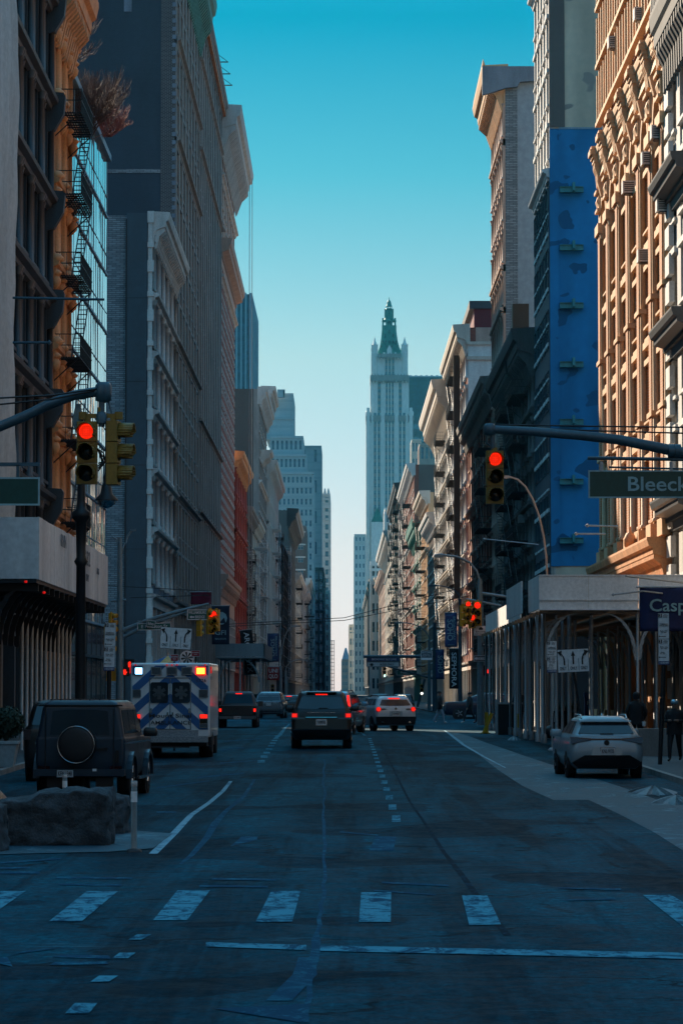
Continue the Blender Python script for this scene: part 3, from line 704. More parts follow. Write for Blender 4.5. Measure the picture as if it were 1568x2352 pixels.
# red rusticated building
y0 = y1+.05+1; y1 = dL(562)
H5 = HT(1040, y0)-zg(y0)
r, F = building('low bright red building with orange banded piers', -1, y0, y1, H5, nb=6, nf=6, wall='red_paint', trim='red_paint', nwall='banded_red', pier=.4, span=.3, rec=.5, columns=1, pilaster=.2, lintel=True, cornices=[2, 4], corn=(1.7, 1.2), cornm='terracotta_light', depth=14)
b = MB()
for k in range(3): b.cut(); b.lathe([(.5, 0), (.6, .4), (.45, .9), (.1, 1.1)], (-1.0-k*.9, 2, H5-.1), 8)
b.obj('roof_vent', 'white_stone', r)
y0 = y1+.05; y1 = dL(580)
r, F = building('grey brick walk-up with black fire escapes beside the red building', -1, y0, y1, HT(1165, y0)-zg(y0), nb=5, nf=5, wall='brown_stone', trim='grey_stone', nwall='grey_stone', lintel=True, corn=(1.4, 1.1))
fire_escape(r, F, 2, 9, [5.1+3.6*k for k in range(5)], 3.6, 1.3)
fire_escape(r, F, 16, 24, [6+3.6*k for k in range(5)], 3.6, 1.5, 'white_frame')
y0 = y1+.05; y1 = dL(594)
r, F = building('cream walk-up with white fire escape below the tall brick wall', -1, y0, y1, HT(1195, y0)-zg(y0), nb=4, nf=5, wall='cream_stone', trim='cream_stone', nwall='brick_brown', lintel=True, corn=(1.4, 1.1))
fire_escape(r, F, 3, 12, [5.1+3.6*k for k in range(6)], 3.6, 2.0, 'white_frame')
y0 = dL(594)+.1; y1 = dL(612)
r, F = building('tall grey building with large plain brick side wall', -1, y0, y1, HT(893, y0)-zg(y0), nb=9, nf=10, wall='grey_stone', trim='pale_stone', nwall='brick_dark', lintel=True, cornices=[3, 7], corn=(2.2, 1.4), depth=20)
b = MB(); cornice(F, b, 20, y1-y0, HT(935, 520)-zg(500), 2.2, 2.2, 0, 1.2); b.cut() if 0 else None; cornice(F, b, 10, 22, HT(1060, 500)-.5, 1.6, 1.9, 0, 1.2)
b.obj('middle_cornice', 'pale_stone', r)
y0 = y1+.05; y1 = dL(634)
r, F = building('grey building with carved bulging facade on the left', -1, y0, y1, HT(1060, y0)-zg(y0), nb=12, nf=8, wall='grey_stone', trim='pale_stone', columns=1, lintel=True, cornices='all', corn=(2.2, 1.9), rec=.6, pilaster=.5)
y0 = y1+.05; y1 = dL(654)
fire_escape(r, F, 20, 32, [6+4.2*k for k in range(7)], 4.2, 1.9, 'white_frame')
fire_escape(r, F, 50, 62, [6+4.2*k for k in range(7)], 4.2, 1.9)
r, F = building('building wrapped in black netting with scaffold frames', -1, y0, y1, HT(1235, y0)-zg(y0), nb=8, nf=7, wall='net_dark', trim='net_dark', share=(1, 0, 0), corn=(.8, .6), X=-12.6, depth=5)
b = MB()
for i in range(18):
    F.box(b, 5*i+.5, 5*i+.62, 5, 31, 1.0, 1.12)
for j in range(14): F.box(b, 0, y1-y0, 5+j*2, 5.08+j*2, .2, 1.12)
for i in range(6): b.tube([F.P(i*3, 31, 1), F.P(i*3+4, 31+random.uniform(1, 5), .2)], .06, 4)
b.obj('scaffold_frame', 'black_metal', r)
fire_escape(r, F, 50, 64, [5+3.4*k for k in range(9)], 3.4, 1.6, 'galv')
y0 = dL(660); y1 = dL(677)
r, F = building('brown brick building with black overhanging cornice', -1, y0, y1, HT(1172, y0)-zg(y0), nb=14, nf=10, wall='brick_brown', nwall='brick_brown', corn=(3.4, 2.6), cornm='black_metal', X=-12.9, depth=14, span=.4)
N = north_frame(-1, 14); w2 = [(N.P(9.5, HT(1252+k*95, y0), .05), 0, 4.6, 3.8) for k in range(2)]; addwins(r, w2, 'white_frame', blue=1)
specs = [(677, 686, 1318, 'pale_stone'), (686, 693, 1338, 'cream_stone'), (693, 699, 1360, 'pale_stone'), (699, 706, 1330, 'brick_brown'), (706, 714, 1352, 'tile_cream'), (714, 722, 1335, 'brown_stone')]
lb = ['white stone walk-up, first of the pale row on the left', 'cream walk-up, second of the pale row on the left', 'short pale walk-up, third of the distant left row', 'brown brick building with notched white edge, far left side', 'pale tiled building far down the left side', 'brown stone building far down the left side']
for (xa, xb, yt, wm), lab in zip(specs, lb):
    y0 = dL(xa)+.1; y1 = dL(xb)
    r, F = building(lab, -1, y0, y1, HT(yt, y0)-.4, nb=max(4, int((y1-y0)/9)), nf=8, wall=wm, trim='pale_stone', lintel=False, sill=False, corn=(2.2, 1.9), X=-13+ (0 if xa < 690 else .6), depth=7, rec=.5, cornices=[2, 5], wcap=45)
    if wm in ('pale_stone', 'tile_cream'): fire_escape(r, F, 10, 30, [6+4.2*k for k in range(7)], 4.2, 1.8)
def tower(label, x0, x1, ytop, d, m, nx, nz, depth=25, ybot=1620, wmat=1, frame='blue_frame', pier=.45, span=.45, rec=.4, ribs=0, side_win=True, parapet=True, cap=90, z0=None, root=None, name='tower', trimband=None):
    # a block standing across the view, its front facing the camera
    A = W(x0, ytop, d); B = W(x1, ytop, d); zb = 0 if z0 is None else z0; H = A[2]-zb-.45
    if root is None: root = thing(name, label, 'tower', (A[0], d, zb+.45 if z0 is None else zb)); loc = (0, 0, 0)
    else: loc = (A[0]-root.location.x, d-root.location.y, 0)
    if z0 is not None: H = A[2]-root.location.z-z0; loc = (loc[0], loc[1], z0)
    F = Fr(loc, (1, 0, 0), (0, -1, 0), 0); w = B[0]-A[0]; b = MB(); wins = []
    b.box(loc[0], loc[0]+w, loc[1]+rec, loc[1]+depth, loc[2], loc[2]+H, 0)
    if nx: grid(F, b, w, 0, H-1.5, nx, nz, pier, span, rec, 0, wins, sill=False, ribs=ribs)
    F.box(b, 0, w, H-1.5 if nx else 0, H, -rec, 0)
    if parapet: F.box(b, -.25, w+.25, H-.6, H+.3, -depth-.2, .3)
    if trimband:
        for t in trimband: F.box(b, -.3, w+.3, H*t, H*t+1.0, -depth, .4)
    if side_win:
        for sd in (-1, 1):
            S = Fr((loc[0]+(0 if sd < 0 else w), loc[1], loc[2]), (0, 1, 0), (sd, 0, 0), sd*math.pi/2); k = int(depth/6)
            for i in range(k+1): S.box(b, .5+i*(depth-1)/k-.8, .5+i*(depth-1)/k+.8, 0, H-1, 0, .4)
    b.obj('wall', m, root); addwins(root, wins, frame, (.3, .2, .5), wmat, cap); return root
y0 = 1096
r = tower('brown apartment tower with white floor bands and blue windows', 679, 701.5, 1209, y0, 'brick_brown', 1, 13, 40, pier=.45, span=.5, frame='white_frame')
b = MB(); w = 3.5
for k in range(14): b.cut(); b.box(-.1, w+.1, -.3, 0, k*4.55, k*4.55+.5)
b.obj('floor_band', 'white_stone', r)
r = tower('stepped blue grey office tower with rows of square windows', 618, 718, 1086, 1200, 'stripe_tower', 10, 20, 60, cap=100, pier=.5, span=.45, rec=.5)
Hb = HT(1086, 1200)-.9
for (a, c_, yt, yb, nx, nz) in ((622, 702, 1045, 1086, 8, 1), (622, 695, 1003, 1045, 7, 1), (614, 672, 960, 1003, 0, 0), (630, 672, 905, 960, 0, 0)):
    tower('', a, c_, yt, 1203+(1086-yb)*.1, 'stripe_tower', nx, nz, 40, z0=HT(yb, 1203)-.9, root=r, cap=20)
b = MB()
for k in range(8): b.box(-12+k*3.2-5, -11.5+k*3.2-5, 10, 10.5, HT(905, 1203)-1, HT(895, 1203))
b.box(3, 6, 10, 13, HT(905, 1203)-1, HT(893, 1203)); b.obj('roof_railing', 'stripe_tower', r)
tower('plain blue grey setback block behind the stepped tower', 660, 737, 1025, 1400, 'stripe_tower', 3, 8, 40, pier=.75, span=.6)
r = tower('classical tower with arched upper windows at the street end', 717, 757, 1135, 1480, 'stripe_tower', 3, 22, 60, pier=.45, span=.4, trimband=(.55, .87, .93, .97), cap=80)
b = MB()
for k in range(5): b.lathe([(.8, 0), (.6, 1.5), (.2, 3)], (1+k*1.7, 1, HT(1135, 1480)-.5), 8)
b.obj('finials', 'stripe_tower', r)
tower('dark netted block at the left end of the street', 722, 742, 1305, 1300, 'net_dark', 2, 12, 140, span=.3, ribs=1)
tower('pale narrow block at the left end of the street', 736, 756, 1357, 1400, 'tile_cream', 2, 10, 80, trimband=(.6,))
b = MB(); d = 1600; A = W(757.5, 1470, d); zb = .5
for k in range(16): b.box(A[0]-.2, A[0]+2.2, d, d+.3, zb+k*1.9, zb+k*1.9+.25)
for x in (-.2, 1, 2.2): b.box(A[0]+x-.15, A[0]+x+.15, d, d+.3, zb, A[2])
tag(b.obj('scaffold_tower', 'black_metal'), 'thin black scaffold tower against the sky at the street end', 'scaffold')
# blue glass skyscraper
root = thing('skyscraper', 'blue glass skyscraper with white vertical fins on the left skyline', 'skyscraper', (W(500, 1590, 1300)[0], 1300, .45))
A = W(500, 676, 1300); B = W(573, 676, 1300); w = B[0]-A[0]; H = A[2]-.4
b = MB(); b.box(0, w, 0, 100, 0, H, 0); b.obj('wall', 'glass_tower', root)
b = MB()
for i in range(8): b.box(w*i/7-.35, w*i/7+.35, -.8, 0, 0, H+.5)
for i in range(22): b.box(w, w+.8, i*4.7-.3, i*4.7+.3, 0, H+.5)
b.obj('fins', 'blue_frame', root)
wn = [((w*(i+.5)/7, -.05, 40+j*6.2), 0, w/7-1.6, 3.6) for i in range(2, 7) for j in range(17)]
addwins(root, wn, 'glass_tower', (0, 0, 1), 1, 90)
# ---------------------------------------------------------------- buildings, right side of the street
def dR(x, X=XR): return X*7000.0/(x-784.0)
r, F = building('grey building with dark iron cornice at the right edge', 1, 98, 124.6, 29.5, nb=8, nf=6, base=5.5, wall='pale_stone', trim='white_stone', nwall='brick_red', pier=.4, span=.32, rec=.5, lintel=True, corn=(2.4, .8), cornm='charcoal_stone', br=.8, crest=.7, depth=18)
b = MB(); z = .5
while z < 26: F.box(b, 25.0, 26.6, z, z+.85, 0, .22); z += 1.15
b.obj('quoins', 'white_stone', r)
b = MB()
for k in (9, 16, 22): b.cut(); cornice(F, b, 18, 26.6, k, 1.0, .9, 0, 0)
b.obj('balcony_moulding', 'dark_iron', r)
# orange brick building with giant order
y0 = 124.8; y1 = 156.2; L = y1-y0
r = thing('building', 'tall sunlit orange brick building with giant columns and stepped cornice', 'building', (XR, y0, zg(y0)))
F = street_frame(1); b = MB(); b.box(.8, 26, 0, L, 0, 46, 1); wins = []
grid(F, b, L, 8.0, 29.0, 6, 5, .42, .22, .8, 0, wins, sill=True, lintel=True, arch=False, pilaster=.25, cm=2)
grid(F, b, L, 31.0, 46, 12, 4, .45, .3, .8, 0, wins, sill=True, lintel=True, pilaster=.2, cm=2)
F.box(b, 0, L, 29, 31, -.8, 0, 0)
b.obj('wall', ['brick_orange', 'brick_brown', 'orange_stone'], r)
b = MB()
for i in range(7):
    u = min(max(i*L/6, .6), L-.6); b.cut()
    F.box(b, u-.5, u+.5, 9.0, 25.2, .0, .3, 1)
    for du in (-.78, .78): F.col(b, u+du, 9.0, 25.2, .15, .12, n=10)
    F.box(b, u-1.0, u+1.0, 25.2, 25.7, -.1, .42); F.box(b, u-1.0, u+1.0, 8.2, 8.9, -.1, .42)
    for z in (13.5, 18.5): F.box(b, u-1.0, u+1.0, z, z+.22, -.1, .36)
b.obj('pier', ['orange_stone', 'brick_orange'], r)
b = MB()
for i in range(6):
    uc = (i+.5)*L/6; b.cut()
    for k in range(10):
        a0 = math.pi*k/10; a1 = math.pi*(k+1)/10
        b.prism([(uc+1.4*math.cos(a0), 25.6+1.4*math.sin(a0)), (uc+1.4*math.cos(a1), 25.6+1.4*math.sin(a1)), (uc+1.75*math.cos(a1), 25.6+1.75*math.sin(a1)), (uc+1.75*math.cos(a0), 25.6+1.75*math.sin(a0))], lambda p, q, t: F.P(p, q, t), -.1, .25)
    F.prof(b, [(.1, 26.7), (.35, 26.9), (.55, 27.7), (.1, 27.7)], uc-.18, uc+.18)
    for z in (12.6, 16.8, 21.0): F.box(b, uc-1.3, uc+1.3, z, z+.3, -.3, .22); F.box(b, uc-1.35, uc+1.35, z+.9, z+1.0, -.3, .18)
b.obj('arch_moulding', 'orange_stone', r)
b = MB()
cornice(F, b, -.02, L, 28.9, 1.1, .5, 0, .42)
for i in range(7):
    u = min(max(i*L/6, .7), L-.7)
    for q, (o, z0, z1) in enumerate(((.58, 28.9, 29.1), (.66, 29.1, 29.28), (.78, 29.28, 29.55), (.72, 29.55, 29.7))): F.box(b, u-.62-q*.03, u+.62+q*.03, z0, z1, -.1, o)
    for du in (-.42, 0, .42): F.prof(b, [(.2, 27.6), (.36, 27.7), (.42, 28.3), (.54, 28.6), (.54, 28.9), (.2, 28.9)], u+du-.11, u+du+.11)
    F.box(b, u-.6, u+.6, 26.5, 27.3, -.1, .34); F.box(b, u-.68, u+.68, 27.3, 27.45, -.1, .48); F.box(b, u-.68, u+.68, 26.35, 26.5, -.1, .44)
    F.prof(b, [(.34, 26.6), (.44, 26.9), (.34, 27.2)], u-.4, u+.4)
b.obj('stepped_cornice', 'orange_stone', r)
b = MB()
for j in range(5):
    for i in range(25): F.box(b, L*i/24-.12, L*i/24+.12, 31.2+j*3, 33.6+j*3, .2, .32)
    F.box(b, 0, L, 30.9+j*3, 31.1+j*3, .1, .4)
b.obj('upper_mouldings', 'orange_stone', r)
b = MB(); cornice(F, b, 0, L, 7.3, 1.2, 1.0, 0, .5)
for i in range(7): u = min(max(i*L/6, .8), L-.8); F.box(b, u-.7, u+.7, 0, 6.0, -.3, .4); F.box(b, u-.85, u+.85, 5.9, 6.5, -.3, .6); F.box(b, u-.85, u+.85, .0, .9, -.3, .6)
for i in (2,): u = min(max(i*L/6, .8), L-.8); b.lathe([(.10, 0), (.26, .25), (.3, .5), (.2, .75), (.06, .85), (.05, 1.1)], F.P(u, 8.0, .7), 10)
b.obj('base_arcade', 'terracotta_light', r)
b = MB(); F.box(b, 0, L, 0, 6.6, -.8, -.5); b.obj('storefront', 'glass_shop', r)
addwins(r, wins, 'terracotta', (.6, .15, .25))
for (x, y, dd) in ((1431, 48, 133), (1406, 112, 146), (1468, 603, 132), (1445, 445, 139), (1517, 487, 124), (1501, 320, 126), (1474, 380, 130)):
    u = dd-y0; z = HT(y, dd)-zg(y0); a = MB(); F.box(a, u-.35, u+.35, z, z+.55, .02, .62, 0)
    for k in range(5): F.box(a, u-.355-.01, u-.35, z+.08+k*.09, z+.12+k*.09, .1, .55, 1)
    F.box(a, u-.3, u+.3, z-.05, z-.002, .0, .5, 1)
    a.obj('air_conditioner', ['white_stone', 'black_frame'], r)
# blue party-wall building
y0 = dR(1265); y1 = dR(1231)
r, F = building('tall building whose side wall is painted bright blue below beige', 1, y0, y1, 62, depth=20, nb=5, nf=15, base=6.5, wall='pale_stone', trim='white_stone', nwall='wall_beige', pier=.35, span=.35, rec=.3, lintel=True, cornices=[8, 12], corn=(1.6, 1.1), share=(.4, .2, .4), frame='blue_frame')
zb = HT(297, y0)-zg(y0); za = HT(1300, y0)-zg(y0)
b = MB(); b.box(0, 20, -.06, .29, za, zb); b.obj('blue_wall', 'wall_blue', r)
b = MB(); b.box(.0, .6, -.12, 0.29, za-.02, zb+.02); b.obj('blue_pier', 'wall_blue', r)
b = MB(); b.box(.62, 20, -.09, -.03, zb, zb+.12); b.obj('flashing', 'blue_frame', r)
b = MB(); b.box(0, 1.0, -.1, .29, zb+.15, 62); b.obj('brick_corner', 'brick_brown', r); r.children[-1].data.materials[0] = MATS['beige_render']
b = MB(); b.box(.0, .2, -.07, .29, 0, za-.03); b.obj('stone_base', 'beige_render', r)
b = MB(); b.box(.25, 19, -.08, .28, 0, 6.6); b.obj('shed_shade_panel', 'black_frame', r)  # black panel added for the shade behind the shed
for y in (437, 570, 703, 838, 970, 1107, 1242):
    A = W(1284, y, y0); B = W(1338, y, y0); b = MB(); z = A[2]-zg(y0); x0 = A[0]-XR; x1 = B[0]-XR
    b.box(x0, x1, -.35, -.32, z-.16, z+.16); b.box(x0, x1, -.45, -.1, z+.16, z+.19); b.box(x0, x1, -.45, -.1, z-.19, z-.16)
    xm = x0+(x1-x0)*.58; b.box(xm-.08, xm+.08, -.75, -.06, z-.12, z+.42); b.obj('wall_beam', 'beam_teal', r)
b = MB(); F.box(b, 0, y1-y0, 6.6, HT(470, 204)-zg(200), .0, .05); b.obj('facade_shade_panel', 'teal_panel', r)  # dark sheet below the sun line, shade put into colour
w2 = []
for j in range(7):
    for i in range(5): w2.append((F.P((i+.5)*(y1-y0)/5, 8+j*4, .06), F.rz, 1.9, 2.6))
addwins(r, w2, 'teal_panel', (1, 0, 0), cap=2)
# low dark building with fire escapes, then the slim white-walled tower
y0 = y1+.05; y1 = dR(1163)-.1; H = HT(765, y0)-zg(y0)
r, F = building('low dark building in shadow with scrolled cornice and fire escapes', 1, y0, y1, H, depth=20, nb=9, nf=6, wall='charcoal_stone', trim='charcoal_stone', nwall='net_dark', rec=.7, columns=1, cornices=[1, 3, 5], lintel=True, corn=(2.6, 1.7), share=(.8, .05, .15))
fire_escape(r, F, 6, 15, [5.6+3.5*k for k in range(6)], 3.5, 1.3); fire_escape(r, F, 22, 31, [5.6+3.5*k for k in range(6)], 3.5, 1.3)
b = MB(); b.box(-.9, .3, 12, 13.4, H+.3, H+3.6); b.lathe([(.4, H-1.5), (.5, H-.5), (.3, H)], (-1, 13, 0), 8); b.obj('roof_sign', 'black_metal', r)
a = MB(); F.box(a, 9, 9.8, 14, 14.6, .05, .7); a.obj('air_conditioner', 'grey_stone', r)
y0 = dR(1163); y1 = dR(1137); H = HT(160, y0)-zg(y0)
r, F = building('slim tall tower with pale blank side wall and projecting cornice', 1, y0, y1, H, depth=16, nb=6, nf=13, wall='orange_stone', trim='pink_stone', nwall='pale_render', rec=.5, lintel=True, columns=1, cornices=[4, 8, 9, 12], dent=True, pilaster=.2, corn=(2.8, 1.9), cornm='orange_stone', crest=.5, br=.8)
b = MB(); b.box(0, 1.0, -.06, .3, 0, H-1.6, 0)
b.obj('brick_corner', 'brick_grey', r)
b = MB(); b.prism([(-1.9, H-2.2), (-1.9, H+.2), (3.6, H+.2), (3.6, H-.5), (2.8, H-1.0), (1.2, H-1.1), (1.0, H-1.5), (0, H-1.6), (-.8, H-1.9)], lambda a, c, t: (a, t, c), -.45, 0.0)
b.obj('cornice_end', 'blue_stone', r)
b = MB()
for k in range(6): b.cut(); b.box(3.3, 3.36, -.12, 0, H-9-k*7-4, H-9-k*7)
b.obj('wall_conduit', 'black_metal', r)
y0 = y1+.05; y1 = dR(1076)-.1; H = HT(925, 290)-zg(y0)
r, F = building('red brick building with black bracketed cornice on the right', 1, y0, y1, H, depth=14, nb=10, nf=6, wall='brick_red', trim='pink_stone', nwall='brick_red', lintel=True, rec=.5, corn=(1.9, 1.3), cornm='grey_stone', cornices=[2, 4], br=.8)
fire_escape(r, F, 4, 14, [5.6+3.6*k for k in range(6)], 3.6, 1.3)
y0 = dR(1075); y1 = dR(1040); H = HT(752, y0)-zg(y0)
r, F = building('beige and pink brick building with red rooftop penthouse', 1, y0, y1, H, depth=22, nb=10, nf=9, wall='brick_red', trim='white_stone', nwall='pink_stone', lintel=True, rec=.5, cornices=[3, 7], columns=1, corn=(2.4, 1.6), cornm='cream_stone', br=1.6)
fire_escape(r, F, 16, 28, [6+3.9*k for k in range(9)], 3.9, 1.4)
zt = HT(690, y0)-zg(y0); b = MB(); b.box(.7, 8, .5, 30, H, (H+zt)/2+.6, 0); b.box(.2, 8, .3, 30, (H+zt)/2+.6, zt, 1); b.obj('penthouse', ['dark_red', 'brick_navy'], r)
b = MB()
for z, t in ((H-1.6-.02, .25), (H-3.2, .3), (H-8.2, .35), (H-8.9, .2)): b.box(-.1, 4, -.15-t*.3, 0, z-t, z+t*.3)
b.obj('string_course', 'cream_stone', r)
b = MB(); b.box(.02, 4.0, -.05, .0, H-8.8, H-1.8, 0); b.obj('stone_facing', 'tile_cream', r)
N = north_frame(1, 22)
addwins(r, [(N.P(3.35, HT(830, y0)-zg(y0), .06), 0, 1.7, 2.5), (N.P(3.35, HT(899, y0)-zg(y0), .06), 0, 1.7, 2.3)], 'white_frame', (0, 0, 1))
b = MB(); F.box(b, 9, 9.3, 12, H-2, .5, 1.2); b.obj('banner_pole', 'black_metal', r)
y0 = y1+.05; y1 = dR(1004)
r, F = building('white stone building with big curved cornice in full sun', 1, y0, y1, HT(880, y0)-zg(y0), depth=18, nb=13, nf=8, wall='white_stone', trim='cream_stone', lintel=True, rec=.6, cornices='all', dent=True, columns=1, corn=(3.6, 2.6), br=1.2)
y0 = y1+.05; y1 = dR(984)-.1
fire_escape(r, F, 20, 30, [6+4*k for k in range(8)], 4.0, 1.4)
r, F = building('grey building with small cornice beside the white one', 1, y0, y1, HT(1180, y0)-zg(y0), depth=18, nb=9, nf=6, wall='brick_brown', trim='white_stone', nwall='pale_stone', lintel=True, rec=.5, corn=(1.8, 1.6), cornices=[3])
y0 = dR(984); y1 = dR(967)-.1
r, F = building('dark brown brick building with cream bands', 1, y0, y1, HT(1130, y0)-zg(y0), depth=9, nb=9, nf=7, wall='orange_stone', trim='cream_stone', nwall='brick_dark', lintel=True, rec=.5, corn=(1.6, 1.5), cornices=[5])
b = MB(); b.box(-.1, 1.9, -.2, 0, 28, 29); b.box(-.1, 1.9, -.2, 0, 19.5, 21); b.obj('cream_band', 'cream_stone', r)
fire_escape(r, F, 14, 26, [6+3.8*k for k in range(7)], 3.8, 1.5)
y0 = y1+.1; y1 = dR(951)-.1
r, F = building('green copper roofed building on the right side', 1, y0, y1, HT(1205, y0)-zg(y0), depth=6, nb=7, nf=6, wall='pale_stone', trim='green_copper', rec=.5, corn=(2.6, 1.6), cornm='green_copper', lintel=True, crest=1.0, cornices='all')
y0 = dR(951); y1 = dR(926)-.1
r, F = building('tall brown brick loft with plain side wall on the right', 1, y0, y1, HT(1067, y0)-zg(y0), depth=22, nb=16, nf=9, wall='brick_red', trim='white_stone', nwall='brick_brown', rec=.5, lintel=True, corn=(1.8, 1.5), cornices=[3, 6])
y0 = y1+.1; y1 = dR(906)-.1
fire_escape(r, F, 20, 34, [6+4*k for k in range(9)], 4.0, 1.6)
fire_escape(r, F, 60, 74, [6+4*k for k in range(9)], 4.0, 1.6, 'galv')
r, F = building('tall black building covered in fire escapes on the right', 1, y0, y1, HT(1112, y0)-zg(y0), depth=10, nb=12, nf=10, wall='net_dark', trim='black_metal', rec=.5, corn=(2.6, 1.8), X=13.2)
for u in (8, 40, 70): fire_escape(r, F, u, u+18, [6+4*k for k in range(10)], 4.0, 1.8)
y0 = y1+.1; y1 = dR(884)
r, F = building('cream stone building with arched attic and overhanging cornice', 1, y0, y1, HT(1222, y0)-zg(y0), depth=10, nb=16, nf=8, wall='cream_stone', trim='white_stone', rec=.5, lintel=True, corn=(3.2, 3.0), cornices=[4, 7])
y0 = y1+.1; y1 = dR(870)
r, F = building('brown building with grey upper block on the far right row', 1, y0, y1, HT(1312, y0)-.4, depth=8, nb=12, nf=8, wall='pink_stone', nwall='brown_stone', rec=.5, corn=(2.2, 1.8), wcap=40)
y0 = y1+.1; y1 = dR(857)
r, F = building('cream building under pale scaffold netting, far right row', 1, y0, y1, HT(1327, y0)-.4, depth=8, nb=16, nf=8, wall='cream_stone', rec=.5, corn=(2.2, 1.8), wcap=40, ribs=1)
y0 = y1+.1; y1 = 1780
r, F = building('long shaded row building at the far right end', 1, y0, y1, 50, depth=6, nb=26, nf=9, wall='grey_stone', rec=.8, corn=(2.2, 1.8), wcap=40, pilaster=.6)
tower('dark green roofed block in the far right row', 852, 883, 1290, 1120, 'tile_cream', 3, 7, 30, wmat=2, trimband=(.93, .97))
tower('pale office block with paired windows behind the cream building', 885, 912, 1168, 1050, 'tile_cream', 3, 10, 30, span=.5)
tower('cream gabled tower behind the right row', 946, 966, 1010, 1500, 'cream_stone', 3, 16, 30)
tower('pink stone block with wide windows behind the right row', 964, 1006, 1020, 1400, 'pink_stone', 4, 12, 30)
tower('slim pale tower standing alone left of the spired skyscraper', 814, 839, 1228, 1760, 'tile_cream', 3, 18, 60, pier=.6, span=.5, trimband=(.95, .5))
tower('low pale building left of the slim tower at street end', 802, 815, 1435, 1920, 'cream_stone', 2, 6, 40, trimband=(.9,))
r = tower('small distant building with pyramid roof at the street end', 785, 803, 1515, 2060, 'grey_stone', 5, 5, 30, trimband=(.75,))
b = MB(); w = W(803, 1515, 2060)[0]-W(785, 1515, 2060)[0]; H = HT(1515, 2060)-.45; b.add([(0, 0, H), (w, 0, H), (w, 20, H), (0, 20, H), (w*.4, 8, H+8), (w*.6, 8, H+8), (w*.6, 14, H+8), (w*.4, 14, H+8)], [(0, 1, 5, 4), (1, 2, 6, 5), (2, 3, 7, 6), (3, 0, 4, 7), (4, 5, 6, 7)]); b.obj('roof', 'blue_stone', r)
# dark office slab
r = thing('skyscraper', 'dark blue glass office slab right of the spired skyscraper', 'skyscraper', (W(938, 1590, 2080)[0], 2080, .45))
w = W(1022, 900, 2080)[0]-W(938, 900, 2080)[0]; H = HT(866, 2080)-.45; b = MB(); b.box(0, w, 0, 40, 0, H); b.obj('wall', 'glass_navy', r)
b = MB()
for k in range(7): b.box(1+k*3.6, 2.6+k*3.6, 3, 6, H, H+1.6)
b.box(0, w, 0, .4, H, H+.8); b.obj('roof_plant', 'blue_frame', r)
wn = []
for j in range(10):
    for i in range(3): wn.append(((4+i*8.2, -.1, H-26-j*8.6-10), 0, 7.4, 3.6))
addwins(r, wn, 'glass_navy', (0, 0, 1), 1)
# ---------------------------------------------------------------- spired gothic skyscraper
D = 1874.0
r = thing('skyscraper', 'pale gothic skyscraper with green pyramid roof and spire', 'skyscraper', (W(895, 1590, D)[0], D, .45))
CX = r.location.x
def wx(x): return W(x, 1200, D)[0]-CX
def wz(y): return HT(y, D)-.45
def block(nm, x0, x1, y0_, y1_, yf, dep, m, nx=0, nz=0, groups=None, wins=None):
    a, c = wx(x0), wx(x1); z0, z1 = wz(y0_), wz(y1_); F = Fr((a, yf, z0), (1, 0, 0), (0, -1, 0), 0); b = MB()
    b.box(a, c, yf+.5, yf+dep, z0, z1, 0)
    for sd, xx in ((-1, a), (1, c)):
        for k in range(7): b.box(xx, xx+sd*.35, yf+.5+k*dep/7.2, yf+1.9+k*dep/7.2, z0, z1)
    return b, F, c-a, z1-z0
WW = []
b, F, w, h = block('wall', 842, 947, 1600, 948, 0, 32, 0)
# bays at given fractions: windows in groups 2-3-2
def bays(F, b, w, h, gr, nf, top=.0):
    fh = h/nf; us = []
    for (a, c, n) in gr:
        for i in range(n): us.append((a+(c-a)*(i+.5)/n, (c-a)/n))
    prev = 0
    for u, bw in us:
        F.box(b, prev, (u-bw*.33)*w, 0, h, -.5, 0); prev = (u+bw*.33)*w
    F.box(b, prev, w, 0, h, -.5, 0)
    for u, bw in us:
        for j in range(nf):
            F.box(b, (u-bw*.33)*w, (u+bw*.33)*w, j*fh, j*fh+fh*.42, -.5, -.15, 1)
            WW.append((F.P(u*w, j*fh+fh*.42, -.4), 0, bw*.66*w, fh*.58))
    for (a, c, n) in gr:
        for q in (a-.02, c+.02): F.box(b, q*w-.5, q*w+.5, 0, h+1, 0, .7)
G1 = [(.14, .31, 2), (.39, .61, 3), (.69, .86, 2)]
bays(F, b, w, h, G1, 40)
for q in (0, 1): F.box(b, q*w-.9+(.9 if q == 0 else -.9), q*w+.9+(.9 if q == 0 else -.9), 0, h+3, -.5, .9)
b.obj('base_block', ['tile_cream', 'grey_stone'], r)
b, F, w, h = block('wall', 852, 938, 948, 866, 1.5, 28, 0)
bays(F, b, w, h, [(.16, .28, 1), (.38, .62, 3), (.72, .84, 1)], 6)
b.obj('middle_shaft', ['tile_cream', 'grey_stone'], r)
b, F, w, h = block('wall', 868, 922, 866, 812, 2.5, 24, 0)
bays(F, b, w, h, [(.28, .72, 3)], 4); b.obj('upper_shaft', ['tile_cream', 'grey_stone'], r)
